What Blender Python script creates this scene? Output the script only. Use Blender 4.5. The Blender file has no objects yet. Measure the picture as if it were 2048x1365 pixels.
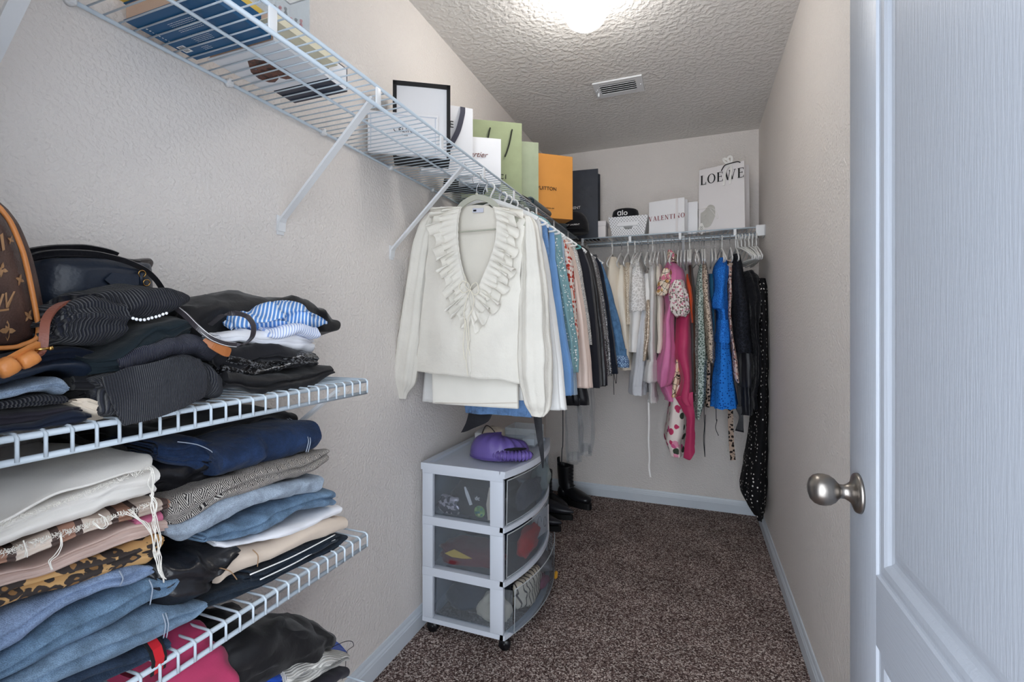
import bpy, bmesh, math, random
from mathutils import Vector, Matrix, noise
random.seed(7)
scn = bpy.context.scene
COL = scn.collection
# ---------------------------------------------------------------- camera
FP, HZ = 954.0, 655.0
YAW = math.atan(365 / 954)
SN, CS = math.sin(YAW), math.cos(YAW)
CAM = Vector((1.02, 0.0, 1.189))
cam_d = bpy.data.cameras.new('camera')
cam_d.sensor_width = 36
cam_d.lens = 36 * FP / 2048
cam_d.shift_y = (HZ - 682.5) / 2048
cam_d.clip_start = 0.02
cam = bpy.data.objects.new('camera', cam_d)
cam.location = CAM
cam.rotation_euler = (math.pi / 2, 0, YAW)
COL.objects.link(cam)
scn.camera = cam
# ---------------------------------------------------------------- world, light, exposure
scn.view_settings.view_transform = 'Standard'
scn.view_settings.look = 'None'
scn.view_settings.gamma = 1
scn.view_settings.use_curve_mapping = False
scn.view_settings.exposure = 0.25
world = bpy.data.worlds.new('world')
scn.world = world
world.use_nodes = True
world.node_tree.nodes['Background'].inputs[0].default_value = (0.86, 0.92, 1.0, 1)
world.node_tree.nodes['Background'].inputs[1].default_value = 3.9


def area(name, loc, rot, size, sizey, power, color):
    l = bpy.data.lights.new(name, 'AREA')
    l.shape = 'RECTANGLE'
    l.size, l.size_y = size, sizey
    l.energy = power
    l.color = color
    o = bpy.data.objects.new(name, l)
    o.location = loc
    o.rotation_euler = rot
    COL.objects.link(o)
    return o


# daylight of the bedroom window behind the photographer, through the doorway
area('bedroom_window_light', (0.85, -2.3, 1.5), (math.radians(90), 0, 0), 2.2, 1.9, 45, (0.86, 0.93, 1.0))
LAMP_POWER = 27.0
scn.cycles.max_bounces = 10
scn.cycles.diffuse_bounces = 6
scn.cycles.transparent_max_bounces = 24
scn.cycles.sample_clamp_indirect = 6
scn.cycles.use_denoising = True
try:
    scn.cycles.denoiser = 'OPENIMAGEDENOISE'
except Exception:
    pass


# ---------------------------------------------------------------- helpers
def U(u, v, x=None, y=None, z=None):
    """point of the room seen at a pixel of the photograph, on the plane x=, y= or z="""
    t = (u - 1024) / FP
    d = Vector((-SN + t * CS, CS + t * SN, (HZ - v) / FP))
    if x is not None:
        k = (x - CAM.x) / d.x
    elif y is not None:
        k = (y - CAM.y) / d.y
    else:
        k = (z - CAM.z) / d.z
    return CAM + d * k


def rgb(r, g=None, b=None):
    if g is None:
        r, g, b = r
    f = lambda c: (c / 255 / 12.92) if c / 255 <= 0.04045 else ((c / 255 + 0.055) / 1.055) ** 2.4
    return (f(r), f(g), f(b), 1)


class NT:
    def __init__(s, name):
        s.m = bpy.data.materials.new(name)
        s.m.use_nodes = True
        s.t = s.m.node_tree
        s.b = s.t.nodes['Principled BSDF']
        s.out = s.t.nodes['Material Output']
        s.tc = s.t.nodes.new('ShaderNodeTexCoord')

    def n(s, kind, **kw):
        o = s.t.nodes.new('ShaderNode' + kind)
        for k, v in kw.items():
            if hasattr(o, k):
                setattr(o, k, v)
            else:
                o.inputs[k.replace('_', ' ')].default_value = v
        return o

    def l(s, a, b):
        s.t.links.new(a, b)

    def coord(s, kind='Object', scale=(1, 1, 1), rot=(0, 0, 0)):
        mp = s.n('Mapping')
        mp.inputs['Scale'].default_value = scale
        mp.inputs['Rotation'].default_value = rot
        s.l(s.tc.outputs[kind], mp.inputs['Vector'])
        return mp.outputs[0]

    def ramp(s, src, stops, interp='LINEAR'):
        r = s.n('ValToRGB')
        r.color_ramp.interpolation = interp
        e = r.color_ramp.elements
        while len(e) < len(stops):
            e.new(0.5)
        for k, (p, c) in enumerate(stops):
            e[k].position = p
            e[k].color = c if len(c) == 4 else (*c, 1)
        s.l(src, r.inputs[0])
        return r.outputs[0]

    def noise(s, vec, scale, detail=3, rough=0.5):
        o = s.n('TexNoise')
        o.inputs['Scale'].default_value = scale
        o.inputs['Detail'].default_value = detail
        o.inputs['Roughness'].default_value = rough
        s.l(vec, o.inputs['Vector'])
        return o.outputs[0]

    def wave(s, vec, scale, dirn='X', dist=0.0):
        o = s.n('TexWave')
        o.bands_direction = dirn
        o.inputs['Scale'].default_value = scale
        o.inputs['Distortion'].default_value = dist
        s.l(vec, o.inputs['Vector'])
        return o.outputs[1]

    def vor(s, vec, scale, feature='F1', out=0, rnd=1.0):
        o = s.n('TexVoronoi')
        o.feature = feature
        o.inputs['Scale'].default_value = scale
        o.inputs['Randomness'].default_value = rnd
        s.l(vec, o.inputs['Vector'])
        return o.outputs[out]

    def bump(s, h, strength=0.3, dist=0.002, prev=None):
        b = s.n('Bump')
        b.inputs['Strength'].default_value = strength
        b.inputs['Distance'].default_value = dist
        s.l(h, b.inputs['Height'])
        if prev is not None:
            s.l(prev, b.inputs['Normal'])
        return b.outputs[0]

    def done(s, color=None, normal=None, rough=0.6, metal=0.0, spec=0.4, sheen=0.0):
        b = s.b
        if color is not None:
            if isinstance(color, tuple):
                b.inputs['Base Color'].default_value = color
            else:
                s.l(color, b.inputs['Base Color'])
        if normal is not None:
            s.l(normal, b.inputs['Normal'])
        b.inputs['Roughness'].default_value = rough
        b.inputs['Metallic'].default_value = metal
        b.inputs['Specular IOR Level'].default_value = spec
        if sheen:
            b.inputs['Sheen Weight'].default_value = sheen
            b.inputs['Sheen Roughness'].default_value = 0.4
        return s.m


def mix(a, b, t):
    return tuple(a[i] * (1 - t) + b[i] * t for i in range(3)) + (1,)


def scl(c, k):
    return (min(1, c[0] * k), min(1, c[1] * k), min(1, c[2] * k), 1)


def m_plain(name, c, rough=0.5, metal=0.0, spec=0.4, var=0.06, ns=12, bump=0.0, bs=60):
    t = NT(name)
    v = t.coord()
    col = t.ramp(t.noise(v, ns), [(0.3, scl(c, 1 - var)), (0.7, scl(c, 1 + var))])
    nm = t.bump(t.noise(v, bs, 4), bump, 0.001) if bump else None
    return t.done(col, nm, rough, metal, spec)


def m_fab(name, c, rough=0.9, var=0.12, weave=900, wb=0.25, wrinkle=0.5, ws=14, sheen=0.15, spec=0.2):
    """plain woven cloth: soft tone changes, wrinkles and a fine weave"""
    t = NT(name)
    v = t.coord()
    col = t.ramp(t.noise(v, 9, 4), [(0.3, scl(c, 1 - var)), (0.7, scl(c, 1 + var))])
    n1 = t.bump(t.noise(v, ws, 5, 0.55), wrinkle, 0.006)
    n2 = t.bump(t.noise(v, weave, 1), wb, 0.0006, n1)
    return t.done(col, n2, rough, 0, spec, sheen)


def m_denim(name, c, light=1.8, fade=0.5):
    t = NT(name)
    v = t.coord()
    tw = t.wave(t.coord(rot=(0.5, 0.6, 0.7)), 420, 'DIAGONAL', 0.6)
    sp = t.noise(v, 900, 2)
    fd = t.noise(v, 26, 6, 0.68)
    a = t.ramp(fd, [(0.36, scl(c, 0.72)), (0.5, c), (0.64, mix(c, scl(c, light), fade))])
    mx = t.n('MixRGB')
    mx.blend_type = 'MULTIPLY'
    mx.inputs[0].default_value = 0.75
    t.l(a, mx.inputs[1])
    t.l(t.ramp(sp, [(0.35, (0.5, 0.5, 0.5)), (0.6, (1, 1, 1))]), mx.inputs[2])
    n1 = t.bump(t.noise(v, 30, 5, 0.6), 0.8, 0.006)
    n2 = t.bump(tw, 0.35, 0.0008, n1)
    return t.done(mx.outputs[0], n2, 0.95, 0, 0.15, 0.1)


def m_rib(name, c, freq=60, axis='Y', depth=0.9, rough=0.92, c2=None):
    """knitted rib: ridges across the given axis"""
    t = NT(name)
    v = t.coord()
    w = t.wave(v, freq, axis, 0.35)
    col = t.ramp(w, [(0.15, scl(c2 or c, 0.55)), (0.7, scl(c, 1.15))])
    n0 = t.bump(t.noise(v, 12, 4), 0.4, 0.006)
    n1 = t.bump(w, depth, 0.004, n0)
    n2 = t.bump(t.noise(v, 900, 1), 0.2, 0.0006, n1)
    return t.done(col, n2, rough, 0, 0.2, 0.15)


def m_spots(name, base, spot, ring=None, scale=40, size=0.35, inner=None, rnd=1.0, wrinkle=0.5):
    """animal spots or polka dots"""
    t = NT(name)
    v = t.coord()
    if rnd > 0.9:
        ad = t.n('MixRGB')
        ad.inputs[0].default_value = 0.012
        t.l(v, ad.inputs[1])
        nz = t.n('TexNoise')
        nz.inputs['Scale'].default_value = scale * 1.1
        t.l(v, nz.inputs['Vector'])
        t.l(nz.outputs[1], ad.inputs[2])
        v2 = ad.outputs[0]
    else:
        v2 = v
    d = t.vor(v2, scale, rnd=rnd)
    st = []
    if inner is not None:
        st += [(0.0, inner), (size * 0.45, inner), (size * 0.5, spot)]
    else:
        st += [(0.0, spot)]
    st += [(size, spot), (size + 0.03, base)]
    col = t.ramp(d, st)
    n1 = t.bump(t.noise(t.coord(), 16, 5), wrinkle, 0.005)
    n2 = t.bump(t.noise(t.coord(), 900, 1), 0.2, 0.0006, n1)
    return t.done(col, n2, 0.85, 0, 0.2)


def m_floral(name, base, cols, scale=25, lines=False):
    t = NT(name)
    v = t.coord()
    cell = t.vor(v, scale, out=1)
    sep = t.n('SeparateColor')
    t.l(cell, sep.inputs[0])
    k = len(cols)
    st = [(0.0, base)] + [(0.35 + 0.6 * i / k, c) for i, c in enumerate(cols)]
    c1 = t.ramp(sep.outputs[0], st, 'CONSTANT')
    d = t.vor(v, scale)
    mx = t.n('MixRGB')
    t.l(t.ramp(d, [(0.50, (0, 0, 0)), (0.56, (1, 1, 1))]), mx.inputs[0])
    t.l(c1, mx.inputs[1])
    mx.inputs[2].default_value = base
    out = mx.outputs[0]
    if lines:
        e = t.vor(v, scale * 0.8, 'DISTANCE_TO_EDGE')
        m2 = t.n('MixRGB')
        t.l(t.ramp(e, [(0.02, (1, 1, 1)), (0.05, (0, 0, 0))]), m2.inputs[0])
        t.l(out, m2.inputs[1])
        m2.inputs[2].default_value = (0.02, 0.015, 0.01, 1)
        out = m2.outputs[0]
    n1 = t.bump(t.noise(v, 18, 5), 0.6, 0.006)
    return t.done(out, n1, 0.8, 0, 0.2)


def m_stripes(name, a, b, freq=60, axis='Z', width=0.5, wrinkle=0.5, rot=(0, 0, 0)):
    t = NT(name)
    w = t.wave(t.coord(rot=rot), freq, axis, 0.1)
    col = t.ramp(w, [(width, a), (width + 0.08, b)])
    n1 = t.bump(t.noise(t.coord(), 18, 5), wrinkle, 0.006)
    return t.done(col, n1, 0.85, 0, 0.2)


def m_sheer(name, c, alpha=0.6, dots=None, rough=0.8, wrinkle=0.7, ws=18, spec=0.2, weave=700):
    t = NT(name)
    v = t.coord()
    col = t.ramp(t.noise(v, 7, 4), [(0.3, scl(c, 0.92)), (0.7, scl(c, 1.06))])
    al = None
    if dots:
        d = t.vor(v, dots, rnd=0.6)
        mk = t.ramp(d, [(0.16, (1, 1, 1)), (0.22, (0, 0, 0))])
        mx = t.n('MixRGB')
        t.l(mk, mx.inputs[0])
        t.l(col, mx.inputs[1])
        mx.inputs[2].default_value = (0.8, 0.83, 0.8, 1)
        col = mx.outputs[0]
        al = t.n('MapRange')
        al.inputs['To Min'].default_value = alpha
        al.inputs['To Max'].default_value = 1.0
        t.l(mk, al.inputs[0])
    n1 = t.bump(t.noise(v, ws, 6, 0.6), wrinkle, 0.006)
    n2 = t.bump(t.noise(v, weave, 1), 0.25, 0.0006, n1)
    m = t.done(col, n2, rough, 0, spec, 0.1)
    if al:
        t.l(al.outputs[0], t.b.inputs['Alpha'])
    else:
        t.b.inputs['Alpha'].default_value = alpha
    return m


def m_clear(name, tint=(0.9, 0.93, 0.95, 1), alpha=0.25, rough=0.08, crinkle=0.0):
    """clear plastic: mostly see-through with a glossy skin"""
    t = NT(name)
    tr = t.n('BsdfTransparent')
    tr.inputs[0].default_value = tint
    nm = t.bump(t.noise(t.coord(), 45, 4, 0.7), crinkle, 0.02) if crinkle else None
    t.done(scl(tint, 0.8), nm, rough, 0, 0.6)
    mx = t.n('MixShader')
    mx.inputs[0].default_value = alpha
    t.l(tr.outputs[0], mx.inputs[1])
    t.l(t.b.outputs[0], mx.inputs[2])
    t.l(mx.outputs[0], t.out.inputs[0])
    return t.m


def m_leather(name, c, rough=0.35, grain=260, wrinkle=0.3, spec=0.5):
    t = NT(name)
    v = t.coord()
    col = t.ramp(t.noise(v, 6, 4), [(0.3, scl(c, 0.8)), (0.7, scl(c, 1.2))])
    n1 = t.bump(t.noise(v, 20, 5), wrinkle, 0.006)
    n2 = t.bump(t.vor(v, grain), 0.25, 0.0008, n1)
    return t.done(col, n2, rough, 0, spec)


def m_lace(name, c, c2, scale=60, rough=0.8):
    t = NT(name)
    v = t.coord()
    e = t.vor(v, scale, 'DISTANCE_TO_EDGE')
    col = t.ramp(e, [(0.05, c), (0.14, c2)])
    n1 = t.bump(e, 0.7, 0.004)
    n2 = t.bump(t.noise(v, 14, 4), 0.5, 0.006, n1)
    return t.done(col, n2, rough, 0, 0.25)


def m_glitter(name, c, c2, scale=260):
    t = NT(name)
    v = t.coord()
    cell = t.vor(v, scale, out=1)
    sep = t.n('SeparateColor')
    t.l(cell, sep.inputs[0])
    col = t.ramp(sep.outputs[1], [(0.55, c), (0.8, c2)])
    n1 = t.bump(sep.outputs[0], 0.8, 0.003)
    return t.done(col, n1, 0.3, 0.5, 0.6)


# mesh builders --------------------------------------------------
def mesh_obj(name, verts, faces, mat, parent=None, smooth=True, mats=None, fm=None):
    me = bpy.data.meshes.new(name)
    me.from_pydata([tuple(v) for v in verts], [], faces)
    me.materials.append(mat)
    for mm in mats or ():
        me.materials.append(mm)
    if fm:
        me.polygons.foreach_set('material_index', fm)
    if smooth:
        me.polygons.foreach_set('use_smooth', [True] * len(me.polygons))
    me.update()
    bm = bmesh.new()
    bm.from_mesh(me)
    bmesh.ops.recalc_face_normals(bm, faces=bm.faces)
    bm.to_mesh(me)
    bm.free()
    o = bpy.data.objects.new(name, me)
    COL.objects.link(o)
    if parent is not None:
        o.parent = parent
    return o


class MB:
    """collects simple solids into one mesh"""

    def __init__(s):
        s.v, s.f, s.sm = [], [], []

    def add(s, vs, fs, smooth=False):
        n = len(s.v)
        s.v += [Vector(p) for p in vs]
        s.f += [tuple(i + n for i in f) for f in fs]
        s.sm += [smooth] * len(fs)
        return s

    def box(s, x0, x1, y0, y1, z0, z1, M=None, bev=0.0):
        if bev > 0:
            b = bmesh.new()
            bmesh.ops.create_cube(b, size=1)
            for v in b.verts:
                v.co = Vector(((x0 + x1) / 2 + v.co.x * (x1 - x0), (y0 + y1) / 2 + v.co.y * (y1 - y0), (z0 + z1) / 2 + v.co.z * (z1 - z0)))
            bmesh.ops.bevel(b, geom=list(b.edges), offset=bev, segments=2, affect='EDGES', profile=0.5)
            b.verts.index_update()
            vs = [v.co.copy() for v in b.verts]
            fs = [tuple(v.index for v in f.verts) for f in b.faces]
            b.free()
        else:
            vs = [Vector((x, y, z)) for x in (x0, x1) for y in (y0, y1) for z in (z0, z1)]
            fs = [(0, 1, 3, 2), (4, 6, 7, 5), (0, 4, 5, 1), (2, 3, 7, 6), (0, 2, 6, 4), (1, 5, 7, 3)]
        if M:
            vs = [M @ v for v in vs]
        return s.add(vs, fs, bev > 0)

    def tube(s, pts, r, n=8, closed=False, cap=True):
        pts = [Vector(p) for p in pts]
        m = len(pts)
        rr = r if isinstance(r, (list, tuple)) else [r] * m
        vs, fs = [], []
        up = None
        for i, p in enumerate(pts):
            if closed:
                t = pts[(i + 1) % m] - pts[i - 1]
            else:
                t = pts[min(i + 1, m - 1)] - pts[max(i - 1, 0)]
            t.normalize()
            if up is None:
                up = t.orthogonal().normalized()
            else:
                up = up - t * up.dot(t)
                if up.length < 1e-5:
                    up = t.orthogonal()
                up.normalize()
            b = t.cross(up)
            for k in range(n):
                a = 2 * math.pi * k / n
                vs.append(p + (up * math.cos(a) + b * math.sin(a)) * rr[i])
        for i in range(m if closed else m - 1):
            j = (i + 1) % m
            for k in range(n):
                k2 = (k + 1) % n
                fs.append((i * n + k, i * n + k2, j * n + k2, j * n + k))
        if cap and not closed:
            fs.append(tuple(range(n))[::-1])
            fs.append(tuple((m - 1) * n + k for k in range(n)))
        return s.add(vs, fs, True)

    def band(s, pts, side, w, th=0.002):
        """flat strap along pts; side = vector(s) across it"""
        pts = [Vector(p) for p in pts]
        m = len(pts)
        vs, fs = [], []
        for i, p in enumerate(pts):
            t = (pts[min(i + 1, m - 1)] - pts[max(i - 1, 0)]).normalized()
            sd = Vector(side[i] if isinstance(side, list) else side)
            sd = (sd - t * sd.dot(t)).normalized()
            nn = t.cross(sd)
            ww = w[i] if isinstance(w, list) else w
            for a, b in ((-1, -1), (1, -1), (1, 1), (-1, 1)):
                vs.append(p + sd * a * ww / 2 + nn * b * th / 2)
        for i in range(m - 1):
            for k in range(4):
                k2 = (k + 1) % 4
                fs.append((i * 4 + k, i * 4 + k2, i * 4 + 4 + k2, i * 4 + 4 + k))
        fs.append((0, 1, 2, 3))
        fs.append(tuple(4 * (m - 1) + k for k in range(4)))
        return s.add(vs, fs, False)

    def lathe(s, prof, c=(0, 0, 0), axis='Z', n=24):
        """prof = [(radius, height)]"""
        vs, fs = [], []
        c = Vector(c)
        for r, h in prof:
            for k in range(n):
                a = 2 * math.pi * k / n
                p = (r * math.cos(a), r * math.sin(a), h)
                if axis == 'X':
                    p = (h, p[0], p[1])
                elif axis == 'Y':
                    p = (p[0], h, p[1])
                vs.append(c + Vector(p))
        for i in range(len(prof) - 1):
            for k in range(n):
                k2 = (k + 1) % n
                fs.append((i * n + k, i * n + k2, i * n + n + k2, i * n + n + k))
        fs.append(tuple(range(n)))
        fs.append(tuple((len(prof) - 1) * n + k for k in range(n)))
        return s.add(vs, fs, True)

    def ball(s, c, r, n=8, m=6, sq=(1, 1, 1)):
        vs, fs = [], []
        c = Vector(c)
        for i in range(1, m):
            th = math.pi * i / m
            for k in range(n):
                a = 2 * math.pi * k / n
                vs.append(c + Vector((r * sq[0] * math.sin(th) * math.cos(a), r * sq[1] * math.sin(th) * math.sin(a), r * sq[2] * math.cos(th))))
        vs += [c + Vector((0, 0, r * sq[2])), c - Vector((0, 0, r * sq[2]))]
        t, b = len(vs) - 2, len(vs) - 1
        for i in range(m - 2):
            for k in range(n):
                k2 = (k + 1) % n
                fs.append((i * n + k, i * n + k2, i * n + n + k2, i * n + n + k))
        for k in range(n):
            k2 = (k + 1) % n
            fs.append((t, k2, k))
            fs.append((b, (m - 2) * n + k, (m - 2) * n + k2))
        return s.add(vs, fs, True)

    def obj(s, name, mat, parent=None, org=None):
        me = bpy.data.meshes.new(name)
        og = Vector(org) if org is not None else Vector((0, 0, 0))
        me.from_pydata([tuple(v - og) for v in s.v], [], s.f)
        me.materials.append(mat)
        me.polygons.foreach_set('use_smooth', s.sm)
        me.update()
        bm = bmesh.new()
        bm.from_mesh(me)
        bmesh.ops.recalc_face_normals(bm, faces=bm.faces)
        bm.to_mesh(me)
        bm.free()
        o = bpy.data.objects.new(name, me)
        COL.objects.link(o)
        o.location = og
        if parent is not None:
            o.parent = parent
        return o


def tag(o, label=None, cat=None, group=None, kind=None):
    if label:
        o['label'] = label
    if cat:
        o['category'] = cat
    if group:
        o['group'] = group
    if kind:
        o['kind'] = kind
    return o


def empty(name, loc, label, cat, group=None, rz=0.0):
    o = bpy.data.objects.new(name, None)
    o.location = loc
    o.rotation_euler = (0, 0, rz)
    o.empty_display_size = 0.05
    COL.objects.link(o)
    return tag(o, label, cat, group)


def adopt(root, *parts):
    """hang parts built in room coordinates under a thing placed at its own base"""
    inv = Matrix.Translation(root.location) @ Matrix.Rotation(root.rotation_euler.z, 4, 'Z')
    for p in parts:
        p.parent = root
        p.matrix_parent_inverse = inv.inverted()
    return root


def copy_thing(root, loc=None, rz=None, label=None, group=None):
    r = root.copy()
    COL.objects.link(r)
    if loc is not None:
        r.location = loc
    if rz is not None:
        r.rotation_euler = (0, 0, rz)
    if label:
        r['label'] = label
    if group:
        r['group'] = group
    for ch in root.children:
        c = ch.copy()
        COL.objects.link(c)
        c.parent = r
        for g in ch.children:
            d = g.copy()
            COL.objects.link(d)
            d.parent = c
    return r


def nz(p, s, seed):
    return noise.noise_vector(Vector((p.x * s + seed * 7.3, p.y * s - seed * 3.1, p.z * s + seed * 1.7)))


def lerp_rows(rows, n):
    """smoothly resample rows of equal-length tuples, by the first value"""
    rows = [list(map(float, r)) for r in rows]
    m = len(rows)
    out = []
    for i in range(n):
        t = i / (n - 1) * (m - 1)
        k = min(int(t), m - 2)
        f = t - k
        p0, p1, p2, p3 = rows[max(k - 1, 0)], rows[k], rows[k + 1], rows[min(k + 2, m - 1)]
        o = []
        for a, b, c, d in zip(p0, p1, p2, p3):
            m1, m2 = (c - a) / 2 * 0.8, (d - b) / 2 * 0.8
            o.append((2 * f**3 - 3 * f**2 + 1) * b + (f**3 - 2 * f**2 + f) * m1 + (-2 * f**3 + 3 * f**2) * c + (f**3 - f**2) * m2)
        out.append(o)
    return out


def smooth_path(pts, n):
    return [Vector(p) for p in lerp_rows([tuple(p) for p in pts], n)]


def loft(name, rows, mat, parent=None, nring=44, nrow=36, rip=0.006, kf=7, seed=0, sq=0.8, wr=0.004, hem=True, top=0.35, org=None, drift=2.0, flut=0.0):
    """hanging cloth tube: rows (z, x0, x1, y0, y1) from top to bottom, with vertical folds growing downwards"""
    R = lerp_rows(rows, nrow)
    zt, zb = R[0][0], R[-1][0]
    vs, fs = [], []
    org = Vector(org) if org is not None else Vector(((R[0][1] + R[0][2]) / 2, (R[0][3] + R[0][4]) / 2, zt))
    rnd = random.Random(seed)
    ph = [rnd.uniform(0, 6.28) for _ in range(4)]
    for i, (z, x0, x1, y0, y1) in enumerate(R):
        f = i / (nrow - 1)
        amp = rip * (top + (1 - top) * f)
        cx, cy, hx, hy = (x0 + x1) / 2, (y0 + y1) / 2, abs(x1 - x0) / 2, abs(y1 - y0) / 2
        for k in range(nring):
            a = 2 * math.pi * k / nring
            ca, sa = math.cos(a), math.sin(a)
            px = math.copysign(abs(ca) ** sq, ca)
            py = math.copysign(abs(sa) ** sq, sa)
            w = math.sin(kf * a + ph[0] + drift * f * 0.5) + 0.6 * math.sin((kf * 2 + 1) * a + ph[1] - drift * f) + 0.4 * math.sin((kf // 2 + 1) * a + ph[2])
            g = amp * w
            p = Vector((cx + px * hx + g * ca * min(1, hx / 0.03), cy + py * hy + g * sa * min(1, hy / 0.03), z))
            p += nz(p, 9, seed) * wr + nz(p, 26, seed + 5) * wr * 0.45
            if flut and f > 0.8:
                p.z += flut * math.sin(kf * 2 * a + ph[3]) * (f - 0.8) / 0.2
            vs.append(p - org)
    n = nring
    for i in range(nrow - 1):
        for k in range(n):
            k2 = (k + 1) % n
            fs.append((i * n + k, i * n + k2, i * n + n + k2, i * n + n + k))
    fs.append(tuple(range(n)))
    # turned-in hem
    b = (nrow - 1) * n
    c = sum((vs[b + k] for k in range(n)), Vector()) / n
    q = len(vs)
    for k in range(n):
        v = vs[b + k]
        vs.append(c + (v - c) * 0.9 + Vector((0, 0, 0.0)))
    for k in range(n):
        v = vs[b + k]
        vs.append(c + (v - c) * 0.86 + Vector((0, 0, min(0.05, (zt - zb) * 0.2))))
    for r in range(2):
        s0 = b if r == 0 else q
        s1 = q + r * n
        for k in range(n):
            k2 = (k + 1) % n
            fs.append((s0 + k, s0 + k2, s1 + k2, s1 + k))
    fs.append(tuple(q + n + k for k in range(n)))
    o = mesh_obj(name, vs, fs, mat, None)
    o.location = org
    if parent is not None:
        adopt(parent, o)
    return o


def px_rows(y, rows, depth=None, y1=None):
    """silhouette rows (v, uL, uR[, y0, y1]) seen in the photograph, laid on the plane y"""
    out = []
    for r in rows:
        v, a, b = r[:3]
        pa, pb = U(a, v, y=y), U(b, v, y=y)
        ya, yb = (r[3], r[4]) if len(r) > 4 else (y, y1 if y1 is not None else y + depth)
        out.append((U((a + b) / 2, v, y=y).z, pa.x, pb.x, ya, yb))
    return out


def puff(name, outline, thick, mat, frame, parent=None, rings=9, p=2.6, n=56, seed=0, wr=0.0, org=None):
    """cushion-like body from an outline in a plane; frame = (origin, axis a, axis b, normal)"""
    o, A, B, N = [Vector(v) for v in frame]
    pts = lerp_rows([tuple(q) for q in outline] + [tuple(outline[0])], n + 1)[:-1]
    cx = sum(q[0] for q in pts) / n
    cy = sum(q[1] for q in pts) / n
    vs, fs = [], []
    base = Vector(org) if org is not None else o
    for sgn in (1, -1):
        for r in range(rings + 1):
            t = r / rings
            h = thick / 2 * (1 - t**p) ** (1 / p)
            for q in pts:
                P = o + A * (cx + (q[0] - cx) * t) + B * (cy + (q[1] - cy) * t) + N * (h * sgn)
                if wr:
                    P += N * (noise.noise(Vector((q[0] * t * 9, q[1] * t * 9, seed + sgn))) * wr) * (1 - t * 0.4)
                vs.append(P - base)
    for sdi in range(2):
        b = sdi * (rings + 1) * n
        for r in range(rings):
            for k in range(n):
                k2 = (k + 1) % n
                fs.append((b + r * n + k, b + r * n + k2, b + r * n + n + k2, b + r * n + n + k))
    ob = mesh_obj(name, vs, fs, mat, None)
    bm = bmesh.new()
    bm.from_mesh(ob.data)
    bmesh.ops.remove_doubles(bm, verts=bm.verts, dist=1e-5)
    bmesh.ops.recalc_face_normals(bm, faces=bm.faces)
    bm.to_mesh(ob.data)
    bm.free()
    ob.location = base
    if parent is not None:
        adopt(parent, ob)
    return ob


def text_obj(s, size, mat, M, parent=None, name='lettering', align='CENTER', bold=0.0, depth=0.0006, spacing=1.0):
    cu = bpy.data.curves.new('t', 'FONT')
    cu.body = s
    cu.size = size
    cu.align_x = align
    cu.align_y = 'CENTER'
    cu.extrude = depth
    cu.offset = bold
    cu.space_character = spacing
    t = bpy.data.objects.new('t', cu)
    COL.objects.link(t)
    dg = bpy.context.evaluated_depsgraph_get()
    me = bpy.data.meshes.new_from_object(t.evaluated_get(dg))
    bpy.data.objects.remove(t)
    bpy.data.curves.remove(cu)
    me.materials.clear()
    me.materials.append(mat)
    o = bpy.data.objects.new(name, me)
    COL.objects.link(o)
    o.matrix_world = M
    if parent is not None:
        adopt(parent, o)
    return o


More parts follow.
